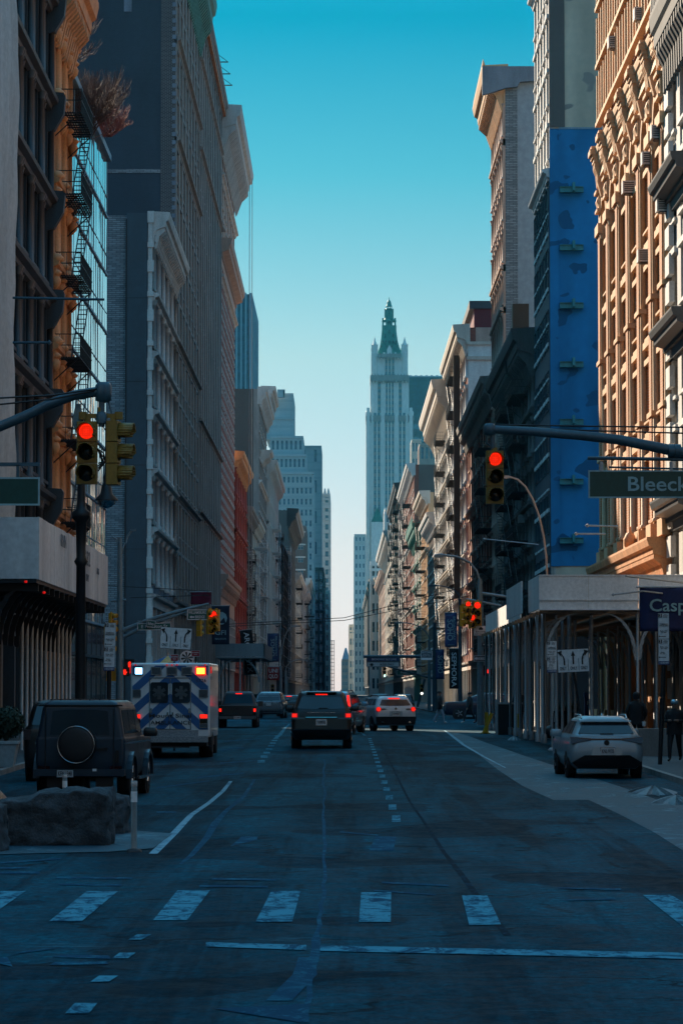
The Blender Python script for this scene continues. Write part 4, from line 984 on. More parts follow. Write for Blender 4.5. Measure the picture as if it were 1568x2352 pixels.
# galleries
for nm, x0, x1, ya, yb in (('gallery', 850, 940, 874, 862), ('gallery', 840, 949, 966, 955), ('gallery', 868, 922, 820, 813)):
    g = MB(); a, c = wx(x0), wx(x1); z0, z1 = wz(ya), wz(yb); g.box(a, c, -.6, 28, z0, z1); n = int((c-a)/2)
    for k in range(n):
        u = a+(c-a)*(k+.5)/n; g.prism([(u-.8, z0), (u, z0-1.6), (u+.8, z0)], lambda p, q, t: (p, t, q), -.6, 0)
        g.prism([(u-.4, z1), (u, z1+1.2), (u+.4, z1)], lambda p, q, t: (p, t, q), -.6, -.3)
    g.obj(nm, 'grey_stone', r)
for xc in (860.5, 929.5):       # corner turrets
    for yy in (3.5, 26):
        g = MB(); cx = wx(xc); z0, z1, z2 = wz(866), wz(793), wz(772); R0 = 1.95
        g.lathe([(R0, z0), (R0, wz(812)), (R0*1.12, wz(810)), (R0*.98, wz(806)), (R0, z1), (R0*1.15, z1+.3), (R0*.8, z1+.6), (R0*.35, z1+3), (.06, z2)], (cx, yy, 0), 8, 0, sm=False)
        for k in range(8):
            w_ = math.pi*(k+.5)/4; x, y = cx+math.cos(w_)*R0, yy+math.sin(w_)*R0; g.box(x-.22, x+.22, y-.22, y+.22, z0, z1+1.2)
        g.obj('turret', 'tile_cream', r)
for xc in (845, 944):
    g = MB(); cx = wx(xc); g.lathe([(1.6, wz(965)), (1.6, wz(946)), (1.1, wz(944)), (.1, wz(935))], (cx, 1.6, 0), 8, sm=False); g.obj('pinnacle', 'tile_cream', r)
g = MB(); pf = [(866, 922, 812), (869, 921, 803), (872, 918, 795), (874.5, 914.5, 782), (876.5, 912, 765), (877.5, 911, 754), (877.5, 911, 743)]
rings = []
for x0, x1, y in pf:
    a, c, z = wx(x0), wx(x1), wz(y); hw = (c-a)/2; rings.append([(a, 14-hw, z), (a+hw*.35, 14-hw*1.1, z), (c-hw*.35, 14-hw*1.1, z), (c, 14-hw, z), (c, 14+hw, z), (c-hw*.35, 14+hw*1.1, z), (a+hw*.35, 14+hw*1.1, z), (a, 14+hw, z)])
g.loft(rings, 0, False)
for (y, xs) in ((785, (879, 886, 894.5, 903, 910)), (770, (885, 904)), (760, (894.5,)), (797, (876, 888, 901, 913))):
    for x in xs:
        f = 14-8.5+(812-y)*.04; g.box(wx(x)-.45, wx(x)+.45, f-1.2, f+1.5, wz(y), wz(y)+1.9, 0); g.box(wx(x)-.3, wx(x)+.3, f-1.25, f-1.2, wz(y)+.2, wz(y)+1.5, 1)
g.obj('pyramid_roof', ['teal_roof', 'black_metal'], r)
g = MB(); cc = wx(894.3)
z = wz(743)
for k in range(8):
    w_ = math.pi*(k+.5)/4; x, y = cc+math.cos(w_)*4.1, 14+math.sin(w_)*4.1; g.box(x-.5, x+.5, y-.5, y+.5, z-.2, wz(731)+1.6)
g.lathe([(4.5, wz(733)), (4.6, wz(731)), (3.2, wz(727)), (2.7, wz(722)), (2.6, wz(706)), (2.9, wz(705)), (2.0, wz(702))], (cc, 14, 0), 8, sm=False)
g.lathe([(1.9, z), (1.9, wz(731))], (cc, 14, 0), 8, sm=False)
for k in range(8):
    w_ = math.pi*(k+.5)/4; x, y = cc+math.cos(w_)*1.7, 14+math.sin(w_)*1.7; g.box(x-.22, x+.22, y-.22, y+.22, wz(703), wz(697)); x, y = cc+math.cos(w_)*2.75, 14+math.sin(w_)*2.75; g.box(x-.25, x+.25, y-.25, y+.25, wz(724), wz(703))
g.lathe([(1.7, wz(697.5)), (2.0, wz(697)), (1.5, wz(693)), (1.15, wz(686)), (.5, wz(683)), (.25, wz(681)), (.12, wz(676))], (cc, 14, 0), 8, sm=False)
g.obj('spire', 'teal_roof', r)
g = MB(); a = wx(889); c = wx(900); z0 = wz(812); g.box(a, c, 2.2, 8, z0, z0+2.8); g.prism([(a, z0+2.8), ((a+c)/2, z0+5.6), (c, z0+2.8)], lambda p, q, t: (p, t, q), 2.2, 8)
g.obj('dormer', 'tile_cream', r)
addwins(r, sorted(WW, key=lambda q: -q[0][2]), 'stripe_tower', (.2, .1, .7), 1, 95)
# lower gothic front of the skyscraper
g = MB(); a, c = wx(852), wx(880); z0 = wz(1200); g.box(a, c, -6, 0, 0, z0, 0); g.prism([(a, z0), ((a+c)/2, z0+9), (c, z0)], lambda p, q, t: (p, t, q), -6, 0, 1); g.obj('lower_gable', ['tile_cream', 'teal_roof'], r)
# ---------------------------------------------------------------- vehicles
def rr(z, y0, y1, hw, r, n=4):
    pts = []
    for cx, cyy, a0 in ((hw-r, y1-r, 0), (-hw+r, y1-r, 90), (-hw+r, y0+r, 180), (hw-r, y0+r, 270)):
        for k in range(n+1):
            a = R(a0+90*k/n); pts.append((cx+r*math.cos(a), cyy+r*math.sin(a), z))
    return pts
class Car:
    def __init__(s, name, label, cat, rings, pm, loc, rz, glass='glass', cover=None):
        s.t = thing(name, label, cat, loc, rz); s.rings = rings; b = MB()
        b.loft([rr(*q) for q in rings], 0, True); s.body = b.obj('body', pm, s.t)
        m = s.body.modifiers.new('ws', 'WEIGHTED_NORMAL')
    def at(s, z):
        q = s.rings
        for a, c in zip(q, q[1:]):
            if a[0] <= z <= c[0]: t = (z-a[0])/max(1e-6, c[0]-a[0]); return [a[i]+(c[i]-a[i])*t for i in range(5)]
        return list(q[-1] if z > q[-1][0] else q[0])
    def rear(s, name, quad, m, off=.015, th=.012, mats=None):     # quad: (x,z) outline laid on the rear face
        b = MB(); n = len(quad)
        f = [(x, s.at(z)[1]-off, z) for x, z in quad]; k = [(x, s.at(z)[1]+.05, z) for x, z in quad]
        b.add(f+k, [tuple(range(n)), tuple(range(2*n-1, n-1, -1))]+[(i, (i+1) % n, n+(i+1) % n, n+i) for i in range(n)])
        return b.obj(name, m, s.t)
    def side(s, name, quad, m, sd, off=.012):       # quad: (y,z)
        b = MB(); n = len(quad)
        f = [(sd*(s.at(z)[3]+off), y, z) for y, z in quad]; k = [(sd*(s.at(z)[3]-.05), y, z) for y, z in quad]
        b.add(f+k, [tuple(range(n)), tuple(range(2*n-1, n-1, -1))]+[(i, (i+1) % n, n+(i+1) % n, n+i) for i in range(n)])
        return b.obj(name, m, s.t)
    def glassy(s, z0, z1, zq0, zq1, ys, g='glass', rw=None):
        a, c = s.at(z0), s.at(z1); w0 = (a[3]-a[4]*.75) if rw is None else rw[0]; w1 = (c[3]-c[4]*.75) if rw is None else rw[1]
        s.rear('rear_window', [(-w0, z0+.02), (-w0*.5, z0), (w0*.5, z0), (w0, z0+.02), (w1, z1), (-w1, z1)], g)
        for sd in (-1, 1):
            for (ya, yb, yc, yd) in ys: s.side('side_window', [(ya, zq0), (yb, zq0), (yc, zq1), (yd, zq1)], g, sd)
    def wheels(s, ys, r, hw, tw=.26, rim='rim'):
        for y in ys:
            for sd in (-1, 1):
                b = MB(); b.lathe([(r*.62, -tw/2), (r*.93, -tw/2), (r, -tw*.36), (r, tw*.36), (r*.93, tw/2), (r*.62, tw/2)], (0, 0, 0), 24, 0, 'x')
                w = b.obj('wheel', 'tyre', s.t, (sd*(hw-tw/2+.02), y, r))
                b = MB(); b.lathe([(r*.63, -.03), (r*.6, sd*.02), (r*.5, sd*-.03), (.05, sd*-.0)], (0, 0, 0), 20, 1, 'x', False)
                for k in range(5):
                    a = 2*math.pi*k/5; b.tube([(sd*.03, math.cos(a)*.05, math.sin(a)*.05), (sd*.03, math.cos(a)*r*.6, math.sin(a)*r*.6)], .035, 4, 0)
                b.obj('rim', [rim, 'dark_rim'], w, (sd*tw*.36, 0, 0))
                b = MB(); b.lathe([(r*1.14, -.02), (r*1.14, .02)], (0, 0, 0), 24, 0, 'x', False); b.obj('wheel_arch', 'plastic_black', s.t, (sd*(hw-.012), y, r*1.02))
    def mirrors(s, y, z, pm, hw=None):
        for sd in (-1, 1):
            h = hw or s.at(z)[3]; b = MB(); b.loft([rr(z, y, y+.16, .13, .04), rr(z+.05, y-.01, y+.18, .15, .05), rr(z+.15, y-.01, y+.18, .14, .05), rr(z+.19, y+.02, y+.15, .10, .04)], 0)
            b.obj('mirror', pm, s.t, (sd*(h+.14), 0, 0))
    def plate(s, x, z, txt, w=.33, h=.17):
        y = s.at(z)[1]; b = MB(); b.box(x-w/2-.015, x+w/2+.015, y-.02, y+.03, z-h/2-.015, z+h/2+.015, 1); b.box(x-w/2, x+w/2, y-.03, y, z-h/2, z+h/2, 0)
        p = b.obj('licence_plate', ['plate', 'chrome'], s.t); text(txt, 'letter_black', p, (x, y-.036, z), .13, w*.88)
    def lamp(s, x0, x1, z0, z1, m, name='tail_light', taper=0, off=.03):
        return s.rear(name, [(x0, z0+taper), (x1, z0), (x1, z1), (x0, z1-taper)], m, off)
def suv_rings(L, hw, H, belt, rake=.3, r=.16, sw=.78, zb=.28, hood=1.2, nose=.08):
    return [(zb, .14, L-.15, hw*.90, .12), (zb+.1, .03, L-.04, hw*.97, r), (zb+.3, .0, L, hw, r), (belt*.8, .0, L-.02, hw, r), (belt*.95, .03, L-nose, hw*.985, r+.02), (belt, .06, L-nose-.1, hw*.96, r+.04),
            (belt+.03, .08, L-hood, hw*.92, r), (belt+(H-belt)*.55, .08+rake*.55, L-hood-.55, hw*(.92+sw)/2, r), (H-.10, .08+rake, L-hood-1.0, hw*sw, r), (H-.04, .16+rake, L-hood-1.2, hw*(sw-.05), r), (H, .40+rake, L-hood-1.5, hw*(sw-.22), r)]
def place(x, d): return ((x-784)*d/7000.0, d, zg(d))
def rails(c, H, L, hw, m='chrome', y0=.6):
    for sd in (-1, 1):
        b = MB(); b.tube([(sd*hw, y0, H-.06), (sd*hw, y0+.25, H+.03), (sd*hw, L-2.6, H+.03), (sd*hw, L-2.3, H-.06)], .025, 6); b.obj('roof_rail', m, c.t)
def wiper(c, x, z):
    b = MB(); y = c.at(z)[1]; b.box(x-.3, x+.02, y-.04, y-.02, z-.01, z+.012); b.obj('wiper', 'plastic_black', c.t)
# black large SUV
c = Car('suv', 'large glossy black suv braking in the middle lane', 'suv', [(.30, .2, 5.1, .86, .12), (.42, .05, 5.2, .97, .15), (.66, .0, 5.3, 1.01, .16), (.68, .02, 5.3, 1.0, .16), (.95, .03, 5.3, 1.0, .16), (1.12, .05, 5.28, .99, .18), (1.26, .08, 5.2, .97, .2),
        (1.30, .1, 4.0, .93, .18), (1.78, .28, 3.2, .79, .2), (1.88, .36, 3.0, .74, .2), (1.93, .55, 2.8, .62, .2)], 'paint_black', place(738, 102), 0)
c.glassy(1.33, 1.74, 1.34, 1.74, [(.35, 1.2, 1.1, .55), (1.3, 2.3, 2.2, 1.25), (2.4, 3.7, 3.0, 2.35)], rw=(.80, .66)); c.wheels((.95, 4.2), .41, .99, .30, 'chrome'); c.mirrors(3.4, 1.25, 'paint_black', .98)
for sd in (-1, 1):
    c.lamp(sd*.80, sd*.985, 1.05, 1.19, 'red_glow'); c.lamp(sd*.84, sd*.96, 1.08, 1.16, 'red_lamp', 'brake_light', off=.04); c.lamp(sd*.55, sd*.98, .99, 1.05, 'lens_grey', 'reversing_light', off=.025)
c.lamp(-.52, .52, 1.045, 1.07, 'chrome', 'trim_strip'); c.lamp(-.2, .2, 1.80, 1.835, 'red_lamp', 'brake_light', off=.0)
c.lamp(-.97, .97, .635, .65, 'chrome', 'bumper_strip'); c.lamp(-.42, .42, .32, .48, 'plastic_black', 'bumper_insert'); c.plate(0, .89, 'T659973C'); rails(c, 1.93, 5.3, .66, 'paint_black', .7)
text('LINCOLN', 'chrome', c.t, (0, c.at(1.22)[1]-.03, 1.21), .035, .9, name='badge')
wiper(c, .2, 1.36)
b = MB(); b.box(-.5, .5, .24, .5, 1.865, 1.90); b.obj('spoiler', 'paint_black', c.t)
# silver crossover
c = Car('suv', 'silver white crossover with round red tail lights on the right lane', 'suv', [(.26, .16, 4.5, .80, .12), (.36, .05, 4.6, .90, .16), (.62, .0, 4.7, .94, .18), (.85, .03, 4.7, .94, .2), (1.02, .06, 4.65, .93, .22), (1.12, .12, 4.5, .90, .24),
        (1.15, .14, 3.5, .86, .22), (1.42, .38, 2.8, .74, .22), (1.50, .42, 2.6, .70, .22), (1.57, .62, 2.3, .58, .22)], 'paint_pearl', place(909, 137), R(13))
c.glassy(1.15, 1.42, 1.17, 1.46, [(.45, 1.2, 1.15, .75), (1.3, 2.2, 2.15, 1.25), (2.3, 3.2, 2.6, 2.25)], rw=(.72, .58)); c.wheels((.85, 3.75), .36, .93, .24, 'dark_rim'); c.mirrors(2.9, 1.1, 'paint_pearl', .88)
c.rear('rear_bumper', [(-.88, .30), (.88, .30), (.92, .66), (-.92, .66)], 'plastic_black', .09)
for sd in (-1, 1):
    for q, m in ((.105, 'red_glow'), (.075, 'red_lamp')):
        b = MB(); b.lathe([(q, -.05-(q < .1)*.01), (q, .02)], (sd*.80, c.at(1.0)[1], .99), 16, 0, 'y'); b.obj('tail_light', m, c.t)
    c.lamp(sd*.46, sd*.72, .97, 1.03, 'plastic_black', 'light_housing', .015); b = MB(); b.lathe([(.05, -.04), (.05, .1)], (sd*.62, .02, .42), 12, 0, 'y'); b.obj('exhaust', 'chrome', c.t)
c.lamp(-.26, .26, 1.46, 1.495, 'red_lamp', 'brake_light', off=.02); c.plate(0, .78, 'CHV8307'); rails(c, 1.57, 4.7, .64, 'dark_rim')
b = MB(); b.lathe([(.055, -.02), (.055, .01)], (0, c.at(1.0)[1], 1.02), 14, 0, 'y'); b.obj('badge', 'chrome', c.t)
c.lamp(-.3, .3, .68, .90, 'paint_silver', 'plate_recess', off=.012)
# light blue suv between the two
c = Car('suv', 'light blue suv with tall red tail lights, half hidden beyond the black suv', 'suv', suv_rings(4.7, .93, 1.74, 1.12, .25, sw=.80), 'paint_sky', place(757, 126), R(-8))
c.t.location.z += .05
c.rear('tailgate', [(-.8, .65), (.8, .65), (.8, 1.12), (-.8, 1.12)], 'paint_charcoal', .012)
c.glassy(1.16, 1.62, 1.18, 1.6, [(.5, 1.2, 1.15, .7), (1.3, 2.2, 2.15, 1.3), (2.3, 3.3, 2.7, 2.25)], rw=(.70, .62)); c.wheels((.85, 3.7), .36, .92); c.mirrors(3.0, 1.12, 'paint_sky', .9)
for sd in (-1, 1): c.rear('tail_light', [(sd*.72, 1.15), (sd*.85, 1.12), (sd*.76, 1.58), (sd*.68, 1.58)], 'red_lamp', .02); c.lamp(sd*.7, sd*.9, .9, 1.05, 'lens_red')
rails(c, 1.74, 4.7, .66, 'paint_charcoal')
# silver parked hatch on the right
c = Car('car', 'pale silver compact crossover parked at the right kerb', 'car', [(.24, .20, 4.3, .74, .12), (.34, .08, 4.4, .84, .16), (.55, .0, 4.5, .92, .2), (.80, .02, 4.5, .92, .22), (.95, .10, 4.45, .89, .24), (1.04, .12, 4.35, .86, .26),
        (1.07, .14, 3.35, .82, .24), (1.38, .46, 2.5, .66, .2), (1.46, .50, 2.4, .62, .2), (1.53, .75, 2.1, .50, .2)], 'paint_silver', place(1391, 75), R(1.5))
c.glassy(1.10, 1.36, 1.10, 1.40, [(.5, 1.1, 1.0, .8), (1.2, 2.1, 2.0, 1.15), (2.2, 3.1, 2.4, 2.1)], rw=(.68, .56)); c.wheels((.85, 3.5), .35, .91, .24, 'dark_rim'); c.mirrors(2.7, 1.0, 'paint_silver', .84)
c.rear('rear_bumper', [(-.70, .26), (.70, .26), (.86, .40), (.55, .58), (-.55, .58), (-.86, .40)], 'plastic_black', .12)
c.lamp(-.86, .86, .955, .985, 'lens_red', 'light_bar', off=.02)
for sd in (-1, 1): c.rear('tail_light', [(sd*.38, .95), (sd*.88, .86), (sd*.89, 1.03), (sd*.38, .99)], 'lens_red', .03)
c.rear('plate_recess', [(-.38, .58), (.38, .58), (.34, .76), (-.34, .76)], 'paint_sky', .02); c.plate(.02, .67, 'KNL-9132'); rails(c, 1.53, 4.5, .56, 'paint_silver')
b = MB(); b.lathe([(.065, -.04), (.065, .01)], (0, c.at(.88)[1], .88), 14, 0, 'y'); b.obj('badge', 'black_metal', c.t)
b = MB(); b.loft([rr(1.535, 1.0, 1.25, .03, .02), rr(1.60, 1.1, 1.2, .01, .008)], 0); b.obj('aerial', 'paint_silver', c.t)
c.lamp(-.64, .64, 1.395, 1.43, 'paint_silver', 'spoiler', off=.10); wiper(c, .15, 1.10)
# boxy off-roader on the left
c = Car('off_roader', 'boxy black off-roader with spare wheel on the tailgate, left foreground', 'off-roader', [(.45, .12, 4.5, .84, .06), (.55, .02, 4.6, .90, .08), (.80, .0, 4.6, .92, .08), (1.20, .0, 4.55, .92, .08), (1.26, .01, 4.5, .91, .08),
        (1.28, .02, 3.3, .89, .08), (1.86, .07, 2.75, .80, .1), (1.97, .12, 2.65, .75, .1), (2.02, .25, 2.5, .66, .1)], 'paint_slate', place(186, 62.5), R(-3.2))
c.rear('rear_window', [(-.62, 1.32), (.60, 1.32), (.56, 1.80), (.3, 1.83), (-.3, 1.83), (-.57, 1.80)], 'glass')
for sd in (-1, 1):
    for (ya, yb, yc, yd) in [(.25, 1.1, 1.1, .3), (1.2, 2.1, 2.05, 1.2), (2.2, 3.0, 2.65, 2.15)]: c.side('side_window', [(ya, 1.34), (yb, 1.34), (yc, 1.82), (yd, 1.82)], 'glass', sd)
    b = MB()
    for y0_ in (.9, 3.65):
        for k in range(9):
            a0 = math.pi*(k/9); a1 = math.pi*((k+1)/9); b.prism([(y0_+.46*math.cos(a0), .42+.46*math.sin(a0)), (y0_+.46*math.cos(a1), .42+.46*math.sin(a1)), (y0_+.56*math.cos(a1), .42+.55*math.sin(a1)), (y0_+.56*math.cos(a0), .42+.55*math.sin(a0))], lambda p, q, t: (t, p, q), sd*.90, sd*1.02)
    b.obj('fender_flare', 'paint_slate', c.t)
    c.lamp(sd*.62, sd*.86, .60, .68, 'lens_red'); c.side('trim_strip', [(.05, 1.13), (4.4, 1.13), (4.4, 1.16), (.05, 1.16)], 'chrome', sd)
    b = MB(); b.box(sd*.92, sd*1.06, 1.5, 3.2, .38, .44); b.obj('side_step', 'chrome', c.t)
c.wheels((.9, 3.65), .42, .95, .28, 'chrome'); c.mirrors(2.9, 1.25, 'paint_black', .95)
b = MB(); b.lathe([(.10, -.27), (.30, -.27), (.37, -.24), (.39, -.18), (.39, -.02), (.3, 0)], (-.05, 0, 1.12), 32, 0, 'y'); sw_ = b.obj('spare_wheel_cover', 'plastic_black', c.t)
b = MB(); b.tube([(-.05+.375*math.cos(R(10*k)), -.245, 1.12+.375*math.sin(R(10*k))) for k in range(37)], .010, 5, cap=False); b.obj('chrome_ring', 'chrome', sw_)
b = MB(); b.box(-.93, .93, -.14, .1, .48, .62); b.obj('rear_bumper', 'paint_slate', c.t)
b = MB(); b.box(.28, .36, -.15, -.13, .58, .63); b.obj('bumper_reflector', 'letter_white', c.t)
c.rings[0] = (.45, -.15, 4.5, .84, .06); c.rings[1] = (.55, -.15, 4.6, .9, .08); c.plate(-.28, .53, 'KFN 1348', .32, .13)
b = MB(); b.box(-.86, .86, .06, .10, 1.9, 1.93); b.box(.68, .70, -.02, .0, .6, 1.85); b.box(-.72, -.70, -.02, .0, .6, 1.85); b.box(.72, .80, -.03, .02, .75, 1.0); b.box(.3, .56, -.03, .0, 1.0, 1.05); b.obj('door_trim', 'paint_black', c.t)
b = MB()
for k in range(7): b.box(-.66+k*.2, -.63+k*.2, .3, 2.4, 2.0, 2.045)
b.obj('roof_rib', 'paint_slate', c.t)
for sd in (-.5, .5): b = MB(); b.box(sd-.18, sd+.18, .02, .1, .25, .45); b.obj('mud_flap', 'plastic_black', c.t)
# black suv at the left kerb
c = Car('suv', 'black suv parked at the left kerb, mostly hidden by the off-roader', 'suv', suv_rings(4.9, .98, 1.95, 1.3, .2, sw=.80), 'paint_black', place(150, 73), R(0))
c.glassy(1.34, 1.8, 1.36, 1.8, [(.4, 1.3, 1.25, .6), (1.4, 2.4, 2.3, 1.35)]); c.wheels((.9, 3.9), .4, .97)
for sd in (-1, 1): c.lamp(sd*.8, sd*.97, 1.0, 1.25, 'lens_red')
c.plate(0, .8, 'JEW 5520'); c.lamp(-.7, .7, .35, .55, 'plastic_black', 'rear_bumper')
# pickup
t = thing('pickup_truck', 'dark grey pickup truck braking beyond the ambulance', 'pickup truck', place(546, 150), 0)
b = MB(); b.loft([rr(.42, .1, 5.2, .86, .06), rr(.55, .0, 5.3, .92, .08), rr(.85, .0, 5.3, .94, .08), rr(1.1, .02, 5.2, .93, .08)], 0, True); b.obj('body', 'paint_charcoal', t)
b = MB(); b.loft([rr(1.08, 1.75, 4.0, .86, .1), rr(1.5, 1.95, 3.6, .76, .12), rr(1.72, 2.0, 3.4, .70, .14), rr(1.78, 2.15, 3.2, .58, .14)], 0, True); b.obj('cab', 'paint_charcoal', t)
b = MB(); b.add([(-.72, 1.80, 1.2), (.72, 1.80, 1.2), (.62, 1.94, 1.65), (-.62, 1.94, 1.65)], [(0, 1, 2, 3)]); b.obj('rear_window', 'glass_navy', t)
b = MB(); b.box(-.72, .72, -.03, 0, .62, 1.06, 0); b.box(-.6, .6, -.045, -.03, .98, 1.03, 0); b.box(-.1, .1, -.05, -.03, .9, .97, 1); b.obj('tailgate', ['paint_charcoal', 'plastic_black'], t)
b = MB(); b.box(-.9, .9, -.16, 0, .44, .58); b.obj('rear_bumper', 'paint_grey', t)
for sd in (-1, 1):
    b = MB(); b.box(sd*.76, sd*.92, -.04, .05, .72, 1.02); b.obj('tail_light', 'lens_red', t); b = MB(); b.box(sd*.79, sd*.90, -.05, .0, .80, .95); b.obj('brake_light', 'red_lamp', t)
    b = MB(); b.loft([rr(1.05, 3.3, 3.5, .12, .04), rr(1.3, 3.3, 3.48, .12, .04)], 0); b.obj('mirror', 'paint_charcoal', t, (sd*1.05, 0, 0))
    for y in (.95, 4.3): b = MB(); b.lathe([(.2, -.14), (.36, -.14), (.39, -.1), (.39, .1), (.36, .14), (.2, .14)], (0, 0, 0), 20, 0, 'x'); w = b.obj('wheel', 'tyre', t, (sd*.82, y, .39)); b = MB(); b.lathe([(.22, 0), (.05, sd*.03)], (0, 0, 0), 12, 0, 'x'); b.obj('rim', 'rim', w, (sd*.12, 0, 0))
b = MB(); b.box(-.16, .16, 1.96, 2.02, 1.66, 1.70); b.obj('brake_light', 'red_lamp', t)
b = MB(); b.box(-.17, .17, -.18, -.161, .44, .58); p = b.obj('licence_plate', 'plate', t); text('XLS 4891', 'letter_black', p, (0, -.185, .51), .1, .28)
# grey suv and small dark car further on
c = Car('suv', 'metallic grey suv waiting in the cross street junction', 'suv', suv_rings(4.8, .97, 1.78, 1.15, .3), 'paint_grey', place(617, 205), R(-3))
c.glassy(1.2, 1.6, 1.22, 1.62, [(.5, 1.2, 1.15, .7), (1.3, 2.2, 2.15, 1.3)]); c.wheels((.85, 3.8), .38, .96); c.plate(0, .95, 'GRZ 7213'); c.lamp(-.8, .8, .30, .52, 'plastic_black', 'rear_bumper'); c.mirrors(3.2, 1.15, 'paint_grey', .92); c.lamp(-.9, .9, .62, .66, 'chrome', 'trim_strip')
for sd in (-1, 1): c.lamp(sd*.72, sd*.95, 1.0, 1.12, 'lens_red')
c = Car('car', 'small dark car with lit brake lamps ahead of the grey suv', 'car', suv_rings(4.4, .92, 1.55, 1.0, .4), 'paint_black', place(662, 222), R(-6))
c.glassy(1.05, 1.4, 1.06, 1.42, [(.5, 1.2, 1.15, .7), (1.3, 2.2, 2.15, 1.3)]); c.wheels((.8, 3.6), .34, .9); c.lamp(-.2, .2, 1.44, 1.48, 'red_lamp', 'brake_light')
for sd in (-1, 1): c.lamp(sd*.7, sd*.9, .9, 1.02, 'red_glow')
for i, (x, d, pm, lab) in enumerate(((700, 262, 'paint_black', 'distant black car in the left lane beyond the junction'), (735, 330, 'paint_grey', 'distant grey car behind the black suv roof'), (872, 270, 'paint_charcoal', 'distant dark car beyond the silver crossover'), (925, 245, 'paint_black', 'distant black car at the right kerb beyond the junction'), (590, 245, 'paint_black', 'dark car parked beyond the junction on the left'))):
    c = Car('car', lab, 'car', suv_rings(4.5, .92, 1.6, 1.02, .4), pm, place(x, d), 0); c.glassy(1.06, 1.44, 1.08, 1.46, [(.5, 1.2, 1.15, .7), (1.3, 2.2, 2.15, 1.3)]); c.wheels((.8, 3.6), .35, .9)
    for sd in (-1, 1): c.lamp(sd*.7, sd*.9, .9, 1.02, 'lens_red')
# navy suv crossing on the right, nose to the left
p0 = place(1187, 200)
c = Car('suv', 'dark navy suv crossing the junction from the right', 'suv', suv_rings(4.85, .96, 1.72, 1.12, .45, hood=1.25, sw=.76), 'paint_navy', (p0[0], 200, p0[2]), R(90))
c.glassy(1.16, 1.56, 1.17, 1.56, [(.75, 1.3, 1.25, .85), (1.4, 2.3, 2.2, 1.35), (2.4, 3.35, 2.65, 2.3)], 'glass_navy'); c.wheels((.95, 3.85), .38, .95); c.mirrors(3.05, 1.1, 'paint_navy', .92)
for sd in (-1, 1):
    c.lamp(sd*.6, sd*.95, .95, 1.08, 'red_glow'); b = MB(); b.tube([(sd*.84, .5, 1.10), (sd*.78, .95, 1.60), (sd*.74, 1.6, 1.64), (sd*.75, 2.3, 1.62), (sd*.84, 3.35, 1.17)], .018, 5); b.obj('window_trim', 'chrome', c.t)
    b = MB(); b.box(sd*.5, sd*.9, 4.72, 4.83, .85, 1.0); b.obj('headlight', 'chrome', c.t)
    c.side('sill', [(1.4, .3), (3.3, .3), (3.3, .42), (1.4, .42)], 'plastic_black', sd)
# ---------------------------------------------------------------- ambulance
t = thing('ambulance', 'white and blue chevron striped ambulance with lit beacons', 'ambulance', place(392, 92), R(-1))
b = MB(); b.box(-1.2, 1.2, 0, 4.2, .62, 2.86); o = b.obj('body', 'amb_white', t); m = o.modifiers.new('b', 'BEVEL'); m.width = .06; m.segments = 3
b = MB(); b.loft([rr(.5, 4.1, 6.6, .98, .15), rr(1.2, 4.1, 6.6, 1.0, .2), rr(1.5, 4.1, 5.6, .95, .2), rr(2.2, 4.1, 5.0, .85, .2)], 0, True); b.obj('cab', 'amb_white', t)
# chevrons clipped to the rear face: arms rising to the middle
def clip(poly, ax, lim, keep):
    out = []
    for i in range(len(poly)):
        p, q = poly[i], poly[(i+1) % len(poly)]; ip = (p[ax]-lim)*keep >= 0; iq = (q[ax]-lim)*keep >= 0
        if ip: out.append(p)
        if ip != iq: s_ = (lim-p[ax])/(q[ax]-p[ax]); out.append((p[0]+(q[0]-p[0])*s_, p[1]+(q[1]-p[1])*s_))
    return out
b = MB()
for k in range(-3, 5):
    for sd in (-1, 1):
        z0 = 2.0+k*.62-.35
        q = [(0, z0), (0, z0+.30), (sd*1.14, z0+.30-1.03), (sd*1.14, z0-1.03)]
        for ax, lim, kp in ((1, .86, 1), (1, 2.78, -1)):
            if q: q = clip(q, ax, lim, kp)
        if len(q) > 2: b.prism(q, lambda p, q_, tt: (p, tt, q_), -.012, -.002)
b.obj('chevron_stripes', 'amb_blue', t)
b = MB()
for x in (-.62, .0, .62): b.box(x-.012, x+.012, -.02, -.013, .86, 2.42)
b.box(-.62, .62, -.02, -.013, 2.40, 2.43); b.box(-.62, .62, -.02, -.013, .86, .88)
for sd in (-1, 1): b.box(sd*.55, sd*.60, -.05, -.0, 1.35, 1.5); b.box(sd*.05, sd*.1, -.05, 0, 1.3, 1.38)
b.obj('rear_doors', 'chrome', t)
